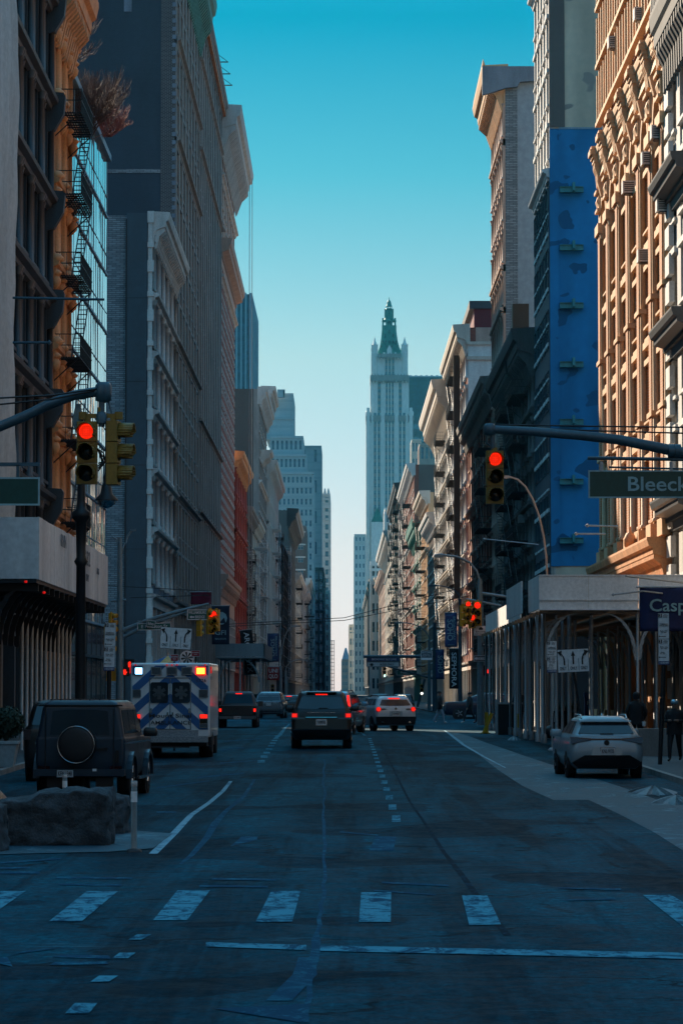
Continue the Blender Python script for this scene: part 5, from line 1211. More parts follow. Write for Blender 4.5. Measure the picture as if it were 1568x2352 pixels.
for sd in (-1, 1):
    b = MB(); pts = rr(0, 0, .62, .27, .07); b.prism([(p[0]+sd*.33, p[1]+1.66) for p in pts], lambda p, q, tt: (p, tt, q), -.03, -.005); w = b.obj('door_window', 'glass', t)
    b = MB()
    for k in range(3): a = R(60*k); c_, s_ = math.cos(a), math.sin(a); b.prism([(sd*.33+px*c_-pz*s_, 1.97+px*s_+pz*c_) for px, pz in ((-.05, -.2), (.05, -.2), (.05, .2), (-.05, .2))], lambda p, q, tt: (p, tt, q), -.036-.002*k, -.031)
    b.obj('star_emblem', 'paint_grey', w)
    for (x0, x1, z0, z1, m) in ((.88, 1.12, 1.84, 2.04, 'lens_grey'), (.9, 1.12, 1.20, 1.31, 'red_lamp'), (.9, 1.12, 1.05, 1.17, 'lens_dark'), (.9, 1.12, .92, 1.02, 'lens_grey')):
        b = MB(); b.box(sd*x0-.015, sd*x1+.015*sd, -.035, 0, z0-.02, z1+.02); h = b.obj('light_housing', 'chrome', t); b = MB(); b.box(sd*x0, sd*x1, -.05, -.036, z0, z1); b.obj('lens', m if m != 'red_lamp' or sd > 0 or True else m, h)
    b = MB(); b.box(sd*1.2, sd*1.24, .1, .2, 2.55, 2.75); b.obj('side_marker', 'red_glow', t)
for x, w_, m in ((-.95, .2, 'blue_lamp'), (-.42, .26, 'lens_grey'), (.05, .26, 'lens_grey'), (.5, .26, 'lens_grey'), (.92, .24, 'amber_lamp')):
    b = MB(); b.box(x-w_/2-.03, x+w_/2+.03, -.05, 0, 2.50, 2.74); h = b.obj('beacon_housing', 'chrome' if m != 'amber_lamp' else 'red_lamp', t); b = MB(); b.box(x-w_/2, x+w_/2, -.07, -.051, 2.53, 2.71); b.obj('beacon', m, h)
for x in (-1.05, -.1, .05, .2, 1.05): b = MB(); b.lathe([(.025, -.03), (.025, 0)], (x, 0, 2.80), 8, 0, 'y'); b.obj('clearance_lamp', 'red_glow', t)
text('Mount Sinai', 'letter_black', t, (0, -.026, 1.27), .17, 1.28); text('AMBULANCE', 'letter_black', t, (.02, -.026, 1.06), .16, 1.22); text('1726', 'letter_black', t, (.93, -.026, 2.33), .13, .28)
b = MB(); b.box(-.85, .85, -.02, 0, .64, .84, 0); b.box(-1.15, 1.15, -.28, 0, .48, .66, 0); b.box(-.6, .6, -.35, -.05, .32, .36, 1); b.obj('step_bumper', ['tread_plate', 'plastic_black'], t)
b = MB(); b.box(-1.1, 1.1, .1, 4.0, .35, .62); b.obj('chassis', 'plastic_black', t)
for y in (1.35, 5.5):
    for sd in (-1, 1): b = MB(); b.lathe([(.2, -.2), (.38, -.2), (.41, -.15), (.41, .15), (.38, .2), (.2, .2)], (0, 0, 0), 22, 0, 'x'); w = b.obj('wheel', 'tyre', t, (sd*(1.0 if y < 3 else .88), y, .41)); b = MB(); b.lathe([(.24, 0), (.06, -.04*sd)], (0, 0, 0), 14, 0, 'x'); b.obj('rim', 'rim', w, (sd*.18, 0, 0))
# ---------------------------------------------------------------- street furniture
def signal(label, loc, rz=0, lit=0, m='signal_yellow', sc=1.0, n=3, lamp='red_signal', group=None):
    # three section traffic signal facing -y before rotation; origin at its top
    t = thing('traffic_light', label, 'traffic light', loc, rz, group); t.scale = (sc,)*3
    b = MB()
    for k in range(n): z = -k*.355; b.loft([rr(z-.345, -.09, .1, .17, .03), rr(z-.005, -.09, .1, .17, .03)], 0, False)
    b.box(-.05, .05, -.03, .05, .0, .06); b.obj('housing', m, t)
    for k in range(n):
        z = -k*.355-.175; v = MB(); nn = 14; pts = []
        for q in range(nn+1):
            a = R(-35)+(R(250))*q/nn; pts.append((math.cos(a), math.sin(a)))
        for p, q in zip(pts, pts[1:]):
            v.add([(p[0]*.145, -.09, z+p[1]*.145), (q[0]*.145, -.09, z+q[1]*.145), (q[0]*.14, -.34+.05*(q[1] < 0), z+q[1]*.14), (p[0]*.14, -.34+.05*(p[1] < 0), z+p[1]*.14)], [(0, 1, 2, 3)], 0, True)
        vo = v.obj('visor', m, t); mo = vo.modifiers.new('s', 'SOLIDIFY'); mo.thickness = .012
        b = MB(); b.lathe([(.13, 0), (.12, -.02), (.08, -.045), (.02, -.055)], (0, -.09, z), 20, 0, 'y'); b.obj('lens', lamp if k == lit else 'lens_dark', t)
    return t
def pole_thing(name, label, cat, loc, parts, m='pole_green', group=None):
    t = thing(name, label, cat, loc, 0, group)
    for nm, mb, mm in parts: mb.obj(nm, mm or m, t)
    return t
# near left mast arm with its signals
d = 51.0
def P(x, y, d): return Vector(W(x, y, d))
pl = P(-60, 1600, d); base = Vector((pl.x-1.5, d, zg(d)))
a, c_ = P(0, 980, d), P(248, 893, d)
mm_ = MB(); mm_.tube([(-.0, 0, 0), (0, 0, 7.2)], .13, 14); am = MB()
am.tube([Vector((0, 0, 6.2)), a-base+Vector((-.4, 0, -.12)), a-base, P(60, 955, d)-base, P(110, 930, d)-base, P(170, 908, d)-base, P(240, 897, d)-base], .085, 12)
am.lathe([(.0, -.2), (.13, -.15), (.14, .1), (.1, .16), (0, .17)], tuple(P(238, 900, d)-base), 14); dr = MB(); q = P(234, 905, d)-base
dr.tube([q, q-Vector((0, 0, .55))], .055, 8); dr.lathe([(.09, -.5), (.1, -.35), (.06, -.3)], tuple(q), 10)
dr.tube([P(248, 915, d)-base, P(257, 950, d)-base, P(255, 962, d)-base], .018, 6)
pole_thing('traffic_signal_mast', 'dark blue curved mast arm reaching in from the left', 'signal mast', base, [('pole', mm_, None), ('arm', am, None), ('hanger', dr, None)], 'pole_dark')
b = MB(); b.box(-.33, .33, -.03, .03, 0, .07); b.lathe([(.07, -.03), (.07, .1)], (-.3, 0, 0), 10); b.lathe([(.07, -.03), (.07, .1)], (.3, 0, 0), 10); b.lathe([(.06, 0), (.05, .18)], (0, 0, 0), 10)
q = P(232, 960, d); tag(b.obj('signal_bracket', 'signal_dark', None, q), 'yellow cross bracket holding the pair of left signals', 'bracket')
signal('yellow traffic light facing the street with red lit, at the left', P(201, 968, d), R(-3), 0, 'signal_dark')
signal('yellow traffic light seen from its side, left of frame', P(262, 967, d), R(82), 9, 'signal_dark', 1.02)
b = MB()
for k in range(4): b.tube([P(222+k, 1030, d), P(238, 1040+k*10, d+.1), P(242, 1060, d), P(226, 1082-k*6, d)], .014, 5)
tag(b.obj('signal_cable', 'black_metal'), 'looped black cable between the two left signals', 'cable')
b = MB(); q = P(180, 935, d+.2); b.loft([[(x*.5, y*.5, z) for x, y, z in rr(-.38, -.1, .1, .1, .04)], [(x, y, z) for x, y, z in rr(-.25, -.1, .12, .1, .04)], [(x*.4, y*.4, z) for x, y, z in rr(.05, -.1, .1, .1, .03)]], 0)
tag(b.obj('traffic_camera', 'pole_green', None, q), 'small pale camera hanging below the left mast arm', 'camera')
# cables overhead
def cable(label, pts, r=.016, m='black_metal', name='cable'):
    b = MB(); b.tube([P(*p) for p in pts], r, 5); return tag(b.obj(name, m), label, 'cable')
cable('upper thin cable running to the left mast tip', [(-30, 916, 50), (120, 908, 50.6), (245, 890, 51)]); cable('lower thin cable running to the left mast tip', [(-30, 932, 50), (120, 917, 50.6), (240, 893, 51)])
cable('upper thin cable above the right mast arm', [(1120, 975, 60), (1350, 979, 60), (1600, 982, 60)]); cable('lower thin cable above the right mast arm', [(1125, 980, 60), (1350, 989, 60), (1600, 996, 60)])
cable('upper cable crossing the street beyond the junction', [(480, 1436, 230), (790, 1419, 235), (1080, 1345, 240)], .028); cable('lower cable crossing the street beyond the junction', [(480, 1441, 230), (790, 1425, 235), (1080, 1368, 240)], .028)
cable('thin wire over the left mast arms at the junction', [(200, 1342, 150), (480, 1358, 150)], .02); cable('second thin wire over the left mast arms at the junction', [(300, 1373, 150), (480, 1367, 150)], .02)
# street name sign at left edge (back of it, no lettering seen)
def board(name, label, cat, x0, y0, x1, y1, d, m, bm=None, th=.03, brd=.02, roll=0, group=None, rz=0):
    A = P(x0, y0, d); B = P(x1, y1, d); c = (A+B)/2; w = abs(B.x-A.x); h = abs(A.z-B.z)
    t = thing(name, label, cat, (c.x, d, c.z), 0, group); t.rotation_euler = (0, roll, rz)
    b = MB(); b.box(-w/2, w/2, 0, th, -h/2, h/2, 0)
    if bm: b.box(-w/2, w/2, -.006, -.001, -h/2, -h/2+brd, 1); b.box(-w/2, w/2, -.006, -.001, h/2-brd, h/2, 1); b.box(-w/2, -w/2+brd, -.006, -.001, -h/2+brd, h/2-brd, 1); b.box(w/2-brd, w/2, -.006, -.001, -h/2+brd, h/2-brd, 1)
    b.obj('panel', [m]+([bm] if bm else []), t); return t, w, h
t, w, h = board('street_name_sign', 'dark green street sign without visible lettering at the left edge', 'street sign', -60, 1096, 92, 1161, 50, 'sign_green', 'letter_teal', brd=.03)
b = MB(); b.box(-1.2, .54, .05, .12, .42, .48); b.box(.15, .2, .05, .1, h/2, .44); b.obj('hanger_bar', 'pole_dark', t)
# near right mast arm
d = 60.0; base = Vector((P(1640, 1600, d).x, d, zg(d))); am = MB(); po = MB(); po.tube([(0, 0, 0), (0, 0, 7.6)], .14, 14)
am.tube([Vector((0, 0, P(1640, 1050, d).z-base.z))]+[P(x, y, d)-base for x, y in ((1568, 1040), (1500, 1026), (1420, 1010), (1330, 1000), (1230, 992), (1150, 987), (1122, 986))], [.11, .11, .105, .10, .095, .09, .085, .085], 12)
am.lathe([(0, -.12), (.12, -.1), (.13, .05), (.09, .12), (0, .13)], tuple(P(1124, 987, d)-base), 12)
am.tube([P(1130, 990, d)-base, P(1131, 1030, d)-base], .045, 8); am.tube([P(1118, 992, d)-base, P(1117, 1018, d)-base, P(1128, 1026, d)-base], .016, 5)
am.tube([P(1349, 1052, d)-base, P(1600, 1056, d)-base], .035, 8); am.tube([P(1398, 1073, d)-base, P(1600, 1078, d)-base], .022, 6); am.tube([P(1560, 1040, d)-base, P(1545, 1056, d)-base], .04, 6)
for x in (1540, 1555): am.lathe([(.14, -.06), (.14, .06)], tuple(P(x, 1036, d)-base), 10, 0, 'x')
pole_thing('traffic_signal_mast', 'dark curved mast arm reaching in from the right', 'signal mast', base, [('pole', po, None), ('arm', am, None)], 'pole_dark')
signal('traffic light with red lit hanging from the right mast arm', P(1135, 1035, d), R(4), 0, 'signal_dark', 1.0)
t, w, h = board('street_name_sign', 'dark green street name sign reading Bleecker hung from the right mast', 'street sign', 1350, 1080, 1645, 1144, d, 'sign_green', 'letter_teal', brd=.03)
text('Bleecker St', 'letter_teal', t, (P(1560, 1112, d).x-t.location.x, -.012, -.01), .40, 2.08)
b = MB()
for x in (1380, 1540): q = P(x, 1080, d)-t.location; b.box(q.x-.03, q.x+.03, -.02, .05, q.z-.02, q.z+.17)
b.obj('clamp', 'galv', t)
# ornate black lamp post with bell lamp on the left
d = 66; q = P(185, 1590, d); t = thing('street_lamp', 'black ornate lamp post with bell shaped lamp', 'street lamp', (q.x, d, zg(d))); zz = lambda y: P(185, y, d).z-zg(d)
b = MB(); b.lathe([(.22, 0), (.24, .8), (.15, 1.0), (.12, 1.3), (.10, zz(1300)), (.15, zz(1290)), (.10, zz(1280)), (.12, zz(1200)), (.20, zz(1190)), (.22, zz(1178)), (.12, zz(1170)), (.09, zz(1150)), (.07, zz(1060)), (.1, zz(1050)), (.06, zz(985))], (0, 0, 0), 14); b.obj('pole', 'black_metal', t)
b = MB(); b.tube([(0, 0, zz(1000)), (.15, 0, zz(960)), (.4, 0, zz(950)), (P(245, 1100, d).x-q.x, 0, zz(975)), (P(245, 1100, d).x-q.x, 0, zz(1092))], .035, 8); b.obj('arm', 'black_metal', t)
lx = P(245, 1100, d).x-q.x; b = MB(); b.lathe([(.04, zz(1088)), (.07, zz(1095)), (.06, zz(1108)), (.10, zz(1115)), (.14, zz(1135)), (.25, zz(1147)), (.25, zz(1150))], (lx, 0, 0), 18); b.obj('lamp_shade', 'black_metal', t)
b = MB(); b.lathe([(.2, zz(1150)), (.18, zz(1158)), (.10, zz(1165)), (0.01, zz(1168))], (lx, 0, 0), 16); b.obj('globe', 'chrome', t)
# ---------------------------------------------------------------- sidewalk sheds
def shed_left():
    t = thing('sidewalk_shed', 'grey sidewalk shed with printed metal hoarding on the left', 'sidewalk shed', (-9.2, 60, zg(60)))
    y0, y1 = 28, 54; o = Vector(t.location); Z0, Z1 = 5.45, 7.25
    b = MB()
    n = 22
    for i in range(n):
        ya = y0+(y1-y0)*i/n; yb = y0+(y1-y0)*(i+1)/n; b.box(.42, .46+random.uniform(0, .02), ya+.01, yb-.01, Z0, Z1+random.uniform(0, .03))
    b.box(-3.5, .42, y1-.06, y1, Z0, Z1); b.box(-6, .42, y0, y0+.06, Z0, Z1); b.obj('hoarding', 'hoarding_metal', t)
    b = MB(); b.box(-4, .40, y0, y1, Z0-.1, Z0+.02); b.obj('deck', 'black_metal', t)
    b = MB(); k = 0
    for i in range(16):
        y = y0+.6+(y1-y0-1.2)*i/15; pts = [(.25-(1-math.cos(a))*1.0-.55, Z0-.1-(1-math.sin(a))*1.5) for a in ()]
        b.cut(); arc = []
        for j in range(9): a = math.pi/2*j/8; arc.append((-.85+1.15*(1-math.cos(a)), 3.6+1.75*math.sin(a)))
        for p, r_ in zip(arc, arc[1:]): b.prism([p, r_, (r_[0]-.22, r_[1]-.0), (p[0]-.12, p[1]+.0)], lambda a_, z, tt: (a_, tt, z), y-.04, y+.04)
        b.box(-4, .4, y-.05, y+.05, Z0-.32, Z0-.1)
    b.obj('curved_brace', 'black_metal', t)
    for i in range(12):
        y = y0+8+(y1-y0-9)*i/11; b = MB(); b.lathe([(.09, 0), (.09, .25), (.06, .26), (.06, Z0-.1)], (-.85, y, .13), 10); b.obj('post', 'galv_dark', t)
    for i in range(8): b = MB(); y = y0+1+(y1-y0-2)*i/7; b.lathe([(.06, 0), (.06, Z0-.1)], (-3.4, y, .13), 8); b.obj('post', 'galv_dark', t)
    for (u, zz_, s, sz, rz) in ((y0+7.5, 6.9, 'IRVIN', .55, 0), (y0+16.5, 6.75, '632', .7, 0), (y0+16.5, 6.1, 'BDWY', .35, 0), (y0+21, 6.5, 'LEASING', .3, 0)):
        text(s, 'letter_grey', t, (.50, u, zz_), sz, sz*3.2, rz=math.pi/2)
    for (x, y) in ((60, 1336), (102, 1361)): b = MB(); q = P(x, y, 80)-o; b.lathe([(.03, -.03), (.045, 0), (.03, .03)], tuple(q), 8); b.obj('red_bulb', 'red_glow', t)
mat('hoarding_metal', (.76, .82, .86), .38, .35, var=.3, sc=.5, bmp=.25); mat('galv_dark', (.42, .43, .43), .5, .2); mat('letter_grey', (.12, .14, .16), .6)
shed_left()
def shed_right():
    d0, d1 = 104, 150; q = P(1237, 1398, d0); t = thing('sidewalk_shed', 'sidewalk shed with grey plywood parapet and white posts on the right', 'sidewalk shed', (q.x, d0, zg(d0)))
    Z0 = P(0, 1398, d0).z-zg(d0); Z1 = P(0, 1320, d0).z-zg(d0); b = MB(); wd = XR-q.x+.0
    for k in range(4): b.box(wd*k/4+.01, wd*(k+1)/4-.01, 0, .05, Z0, Z1)
    b.box(0, wd, -.04, 0, Z0+.28, Z0+.33); b.box(0, wd, -.03, .0, Z1-.04, Z1); b.box(0, wd, -.05, .06, Z0-.05, Z0)
    b.box(wd, wd+3, .2, .25, Z0, Z1+.05); b.obj('parapet', 'shed_board', t)
    b = MB(); segs = [(0, 6, 0), (6, 16, -.25), (17, 46, .35)]
    for (ya, yb, dx) in segs:
        b.cut()
        n = int((yb-ya)/1.8)+1
        for k in range(n): b.box(dx, dx+.05, ya+(yb-ya)*k/n+.02, ya+(yb-ya)*(k+1)/n-.02, Z0-(0 if dx <= 0 else .1), Z1-(.0 if ya < 10 else .25))
        b.box(dx, dx+.05 if dx < 0 else .4, yb-.05, yb, Z0, Z1-.25)
    b.obj('side_parapet', 'shed_board', t)
    b = MB()
    for k in range(24):
        y = .3+k*1.9; b.box(.05, wd, y, y+.18, Z0-.16, Z0-.03)
    b.box(.3, 1.2, 0, 46, Z0-.03, Z0); b.box(1.4, 2.4, 0, 46, Z0-.03, Z0); b.box(2.6, 3.6, 0, 46, Z0-.03, Z0); b.box(3.8, wd, 0, 46, Z0-.03, Z0); b.obj('deck', 'shed_timber', t)
    b = MB()
    def brace(b, x, y, s, ax):
        arc = [(s*1.05*(1-math.cos(math.pi/2*j/7)), Z0-1.75+1.6*math.sin(math.pi/2*j/7)) for j in range(8)]
        for p, r_ in zip(arc, arc[1:]):
            poly = [p, r_, (r_[0]+s*.14, r_[1]), (p[0]+s*.10, p[1])]
            if ax == 'x': b.prism(poly, lambda a_, z, tt: (x+a_, tt, z), y-.03, y+.03)
            else: b.prism(poly, lambda a_, z, tt: (tt, y+a_, z), x-.03, x+.03)
    xs_front = [(.1, 0.5), (wd*.5, .35), (wd*.97, .4)]
    for k in range(13):
        y = .5+k*3.5; b.cut(); brace(b, .2, y, 1, 'x'); b.cut(); brace(b, wd-1.0, y, -1, 'x')
        b.cut(); brace(b, .2, y, 1, 'y')
    b.cut(); brace(b, wd*.5, .35, 1, 'x'); brace(b, wd*.5, .35, -1, 'x'); b.obj('curved_brace', 'galv', t)
    pp = MB(); pp.lathe([(.09, 0), (.09, .3), (.055, .32), (.055, Z0-.16)], (0, 0, .13), 10); me = pp.mesh('post', ['galv'])
    for k in range(13):
        for x in (.2, .2+1.1*(k % 2), wd-1.0): link('post', me, t, (x, .5+k*3.5, 0))
    for x in (wd*.5,): link('post', me, t, (x, .35, 0))
    for k in range(22): link('post', me, t, (.25+(k*.37) % 1.6+.25*(k % 3), 2.1+k*1.95, 0))
    for k in range(12): link('post', me, t, (wd*.30+k*.27, 3+k*3.4, 0))
    for k in range(6): link('post', me, t, (wd*.62+k*.12, 2+k*6.2, 0))
mat('shed_board', (.78, .77, .76), .6, var=.12, sc=1.0, bmp=.06); mat('shed_timber', (.30, .20, .13), .8)
shed_right()
# shed beyond the junction, left
d = 225; A = P(495, 1478, d); B = P(608, 1508, d); t = thing('sidewalk_shed', 'blue grey sidewalk shed with arch braces beyond the junction', 'sidewalk shed', (A.x, d, zg(d)))
Zt, Zb = A.z-zg(d), B.z-zg(d); w = B.x-A.x; b = MB(); b.box(0, w, 0, .08, Zb, Zt); b.box(w-.08, w, 0, 30, Zb, Zt); b.box(0, w, 0, 30, Zb-.12, Zb-.02); b.obj('parapet', 'pole_green', t)
b = MB()
for x in (.1, w*.5, w-.3):
    for y in (.3, 8, 16, 24): b.cut(); b.lathe([(.07, 0), (.07, Zb)], (x, y, .1), 8)
b.obj('post', 'galv_dark', t); b = MB()
for s_, x in ((1, .15), (-1, w-.35)):
    b.cut()
    arc = [(x+s_*1.6*(1-math.cos(math.pi/2*j/7)), Zb-1.9+1.8*math.sin(math.pi/2*j/7)) for j in range(8)]
    for p, r_ in zip(arc, arc[1:]): b.prism([p, r_, (r_[0]+.15*s_, r_[1]), (p[0]+.12*s_, p[1])], lambda a_, z, tt: (a_, tt, z), .2, .3)
b.obj('curved_brace', 'pole_green', t)
# ---------------------------------------------------------------- junction masts and signs
d = 150; q = P(275, 1590, d); t = thing('street_lamp', 'pale green double armed street lamp with mast arms at the junction', 'street lamp', (q.x, d, zg(d)+.13)); o = Vector(t.location); Q = lambda x, y: P(x, y, d)-o
b = MB(); b.tube([(0, 0, 0), (0, 0, Q(275, 1290).z), Q(276, 1235)], [.2, .13, .10], 12); b.lathe([(.25, 0), (.25, .6), (.2, .7)], (0, 0, 0), 12); b.obj('pole', 'pole_green', t)
b = MB(); b.tube([Q(275, 1295), Q(279, 1270), Q(290, 1245), Q(288, 1252), Q(293, 1232), Q(302, 1220)], .05, 8); b.tube([Q(275, 1290), Q(274, 1262), Q(268, 1238), Q(258, 1232)], .05, 8)
b.loft([[tuple(Q(300, 1220)+Vector(v)) for v in ((0, -.1, 0), (0, .1, 0), (0, .1, .08), (0, -.1, .08))], [tuple(Q(312, 1218)+Vector(v)) for v in ((0, -.12, -.04), (0, .12, -.04), (0, .12, .06), (0, -.12, .06))]], 0, False); b.obj('lamp_arm', 'pole_green', t)
b = MB(); b.tube([Q(282, 1448), Q(340, 1425), Q(405, 1405), Q(480, 1387)], [.11, .10, .08, .06], 8); b.tube([Q(284, 1463), Q(330, 1440), Q(420, 1408), Q(450, 1402)], [.09, .08, .06, .05], 8)
b.tube([Q(254, 1380), Q(290, 1378)], .06, 8); b.obj('mast_arm', 'pole_green', t)
jl = (d, 'signal_yellow')
for (x, y, rz, lit, lab, sc) in ((497, 1400, -20, 0, 'amber housed traffic light beside the bridge sign', 1.0), (483, 1400, 35, 0, 'traffic light turned aside next to the bridge sign', 1.15), (458, 1422, 150, 9, 'back of a small signal below the bridge sign', .8), (256, 1408, 75, 9, 'traffic light seen from the side on the left lamp pole', .95), (246, 1436, 95, 9, 'lower amber signal edge on behind the parking sign', 1.4)):
    signal(lab, P(x, y, d-.3), R(rz), lit, 'signal_yellow', sc, lamp='red_lamp')
t, w, h = board('street_name_sign', 'green sign reading Williamsburg Bridge on the mast arm', 'street sign', 430, 1400, 477, 1424, d-.4, 'sign_green_lit', 'letter_white', brd=.04)
text('WILLIAMSBURG', 'letter_white', t, (0, -.02, h*.2), .19, w*.86); text('BRIDGE', 'letter_white', t, (w*.13, -.02, -h*.22), .19, w*.46)
b = MB(); b.prism([(-w*.38, -h*.22), (-w*.28, -h*.08), (-w*.28, -h*.16), (-w*.14, -h*.16), (-w*.14, -h*.28), (-w*.28, -h*.28), (-w*.28, -h*.36)], lambda a_, z, tt: (a_, tt, z), -.02, -.008); b.obj('arrow', 'letter_white', t)
t, w, h = board('street_name_sign', 'green street sign reading E Houston St behind the lane arrows', 'street sign', 316, 1431, 393, 1447, d-.2, 'sign_green_lit', 'letter_white', brd=.03, roll=R(-1.5))
text('E Houston St', 'letter_white', t, (0, -.02, 0), .22, w*.78); b = MB(); b.box(-w/2, w/2, 0, .04, h/2+.1, h/2+.14); b.obj('hanger_bar', 'pole_green', t)
t, w, h = board('street_name_sign', 'small tilted green Broadway sign in front of the longer street sign', 'street sign', 337, 1425, 357, 1440, d-.5, 'sign_green_lit', 'letter_white', brd=.02, roll=R(8)); text('Bdwy', 'letter_white', t, (0, -.02, 0), .2, w*.7)
def lanes(label, x0, y0, x1, y1, d, roll, polex, poley):
    t, w, h = board('lane_sign', label, 'traffic sign', x0, y0, x1, y1, d, 'sign_white', 'letter_black', brd=.012, roll=roll)
    b = MB(); F3 = lambda a_, z, tt: (a_, tt, z)
    for x in (-w/6, w/6): b.prism([(x-.005, -h*.42), (x+.005, -h*.42), (x+.005, h*.08), (x-.005, h*.08)], F3, -.012, -.004)
    for k, cx in enumerate((-w/3+.0, 0, w/3)):
        s_ = (-1, 0, 1)[k]; x = cx-s_*w*.05
        if s_ == 0: b.prism([(x-.022, -h*.16), (x+.022, -h*.16), (x+.022, h*.22), (x-.022, h*.22)], F3, -.012, -.004); b.prism([(x-.06, h*.2), (x+.06, h*.2), (x, h*.42)], F3, -.012, -.004)
        else:
            pts = [(x, -h*.18), (x, h*.02), (x+s_*w*.02, h*.16), (x+s_*w*.06, h*.26), (x+s_*w*.10, h*.32)]
            for p, r_ in zip(pts, pts[1:]): b.prism([(p[0]-.022, p[1]), (p[0]+.022, p[1]-.005), (r_[0]+.022, r_[1]-.015), (r_[0]-.022, r_[1]+.015)], F3, -.012-.0005*pts.index(p), -.004)
            e = pts[-1]; b.prism([(e[0]-s_*.01, e[1]-h*.14), (e[0]-s_*.03, e[1]+h*.12), (e[0]+s_*.10, e[1]+h*.06)], F3, -.014, -.004)
        text('ONLY', 'letter_black', t, (cx, -.012, -h*.33), .13, .19)
    b.obj('arrow', 'letter_black', t)
    q = P(polex, poley, d)-Vector(t.location); b = MB(); b.tube([(0, .06, h/2), (0, .06, -h*.5), (q.x, .06, q.z)], .035, 6); b.obj('post', 'black_metal', t); t.rotation_euler[1] = roll
lanes('white lane sign with three black arrows, left side of street', 368, 1441, 440, 1491, 101, R(3.5), 404, 1700)
lanes('white lane sign with three black arrows before the right shed', 1279, 1490, 1352, 1544, 86, R(-3), 1335, 1740)
def parking(label, x0, y0, x1, y1, d, num, px=None, roll=0, lean=0, postm='black_metal'):
    t, w, h = board('parking_sign', label, 'parking sign', x0, y0, x1, y1, d, 'sign_white', 'black_frame', brd=.005, roll=roll)
    hh = h*.92; b = MB(); b.box(-w/2, w/2, -.006, -.001, .0-.004, .004, 0); b.box(-w/2+.01, -w/2+.10, -.008, -.002, h/2-.12, h/2-.02, 0); b.box(-w/2+.01, -w/2+.10, -.008, -.002, -.12, -.02, 0)
    for z in (.06, -h*.36): b.box(-w*.36, w*.2, -.008, -.002, z, z+.014, 0); b.prism([(-w*.36, z-.02), (-w*.36, z+.034), (-w*.46, z+.007)], lambda a_, zz_, tt: (a_, tt, zz_), -.008, -.002, 0)
    b.box(-w/2, w/2, -.012, -.001, -h/2, -h/2+.1, 1); b.obj('markings', ['letter_black', 'sign_blue'], t)
    text('3', 'sign_white', t, (-w/2+.055, -.012, h/2-.07), .11); text('2', 'sign_white', t, (-w/2+.055, -.012, -.07), .11)
    text('hour\nmetered\nparking', 'letter_black', t, (w*.15, -.01, h/2-.07), .035); text('hour\nmetered\nparking', 'letter_black', t, (w*.15, -.01, -.07), .035)
    text('COMMERCIAL\nVEHICLES ONLY', 'letter_black', t, (0, -.01, h*.27), .045, w*.84); text('Monday - Friday\n7am - 6pm', 'letter_black', t, (0, -.01, h*.14), .04, w*.7)
    text('Monday - Friday\n6pm - 10pm', 'letter_black', t, (0, -.01, -h*.17), .04, w*.7); text('Saturday\n8am - 10pm', 'letter_black', t, (-w*.1, -.01, -h*.27), .04, w*.45); text(num, 'letter_white', t, (0, -.016, -h/2+.05), .07, w*.8)
    z = zg(d)-t.location.z; b = MB(); b.tube([(0, .07, h/2), (0, .07, -h/2), (lean, .07, z)], .06 if postm == 'black_metal' else .03, 8); b.lathe([(.14, z), (.14, z+.04), (.06, z+.1)], (lean, .07, 0), 10); b.obj('post', postm, t)
parking('white commercial parking sign on a post, left pavement', 240, 1430, 265, 1541, 82, '102789', roll=R(1.5), lean=0.05)
parking('white commercial parking sign on a black post at the right edge', 1510, 1408, 1536, 1527, 82, '103049', lean=-.12)
parking('white commercial parking sign left of the right lane sign', 1232, 1460, 1252, 1536, 118, '103049', postm='galv')
parking('dim commercial parking sign touching the right lane sign', 1255, 1472, 1278, 1545, 100, '103049', postm='galv')
def small(name, label, x0, y0, x1, y1, d, m, bm, txt, tm, lines=1, cat='traffic sign', post=True, tw=.8, brd=.01, ppm='black_metal'):
    t, w, h = board(name, label, cat, x0, y0, x1, y1, d, m, bm, brd=brd)
    if txt: text(txt, tm, t, (0, -.012, 0), h*.62/lines, w*tw)
    if post: z = zg(d)-t.location.z; b = MB(); b.tube([(0, .06, h/2), (0, .06, z)], .035, 6); b.obj('post', ppm, t)
    return t, w, h
small('no_standing_sign', 'red no standing sign in front of the food cart umbrella', 392, 1503, 410, 1519, 100, 'sign_red', 'sign_white', 'NO STANDING\nAnytime', 'letter_white', 2.2)
small('no_standing_sign', 'red no standing sign above the round fan sign', 440, 1494, 459, 1508, 125, 'sign_red', 'sign_white', 'NO STANDING\nAnytime', 'letter_white', 2.2)
small('no_standing_sign', 'small dark red sign on the right pavement by the shed', 1168, 1504, 1184, 1519, 145, 'sign_red', 'sign_white', 'NO STANDING\nAnytime', 'letter_white', 2.2)
# food cart with umbrella
d = 158; q = P(386, 1505, d); t = thing('food_cart', 'street food cart under a blue and yellow umbrella', 'food cart', (q.x, d, zg(d)+.13)); o = Vector(t.location)
zt = q.z-o.z; Rr = (P(430, 1530, d).x-P(342, 1530, d).x)/2; ze = P(386, 1524, d).z-o.z
b = MB(); n = 8
for k in range(n):
    a0, a1 = R(45*k-22.5-90), R(45*k+22.5-90); m = 1 if k in (0,) else 0
    A_, B_ = (Rr*math.cos(a0), Rr*math.sin(a0), ze), (Rr*math.cos(a1), Rr*math.sin(a1), ze); b.add([(0, 0, zt), A_, B_], [(0, 1, 2)], m); b.add([A_, B_, (B_[0], B_[1], ze-.28), (A_[0], A_[1], ze-.28)], [(0, 1, 2, 3)], m)
um = b.obj('umbrella', ['umbrella_blue', 'umbrella_yellow'], t); text('SABRETT', 'umbrella_blue', t, (0, -Rr*.93, ze-.14), .2, .75)
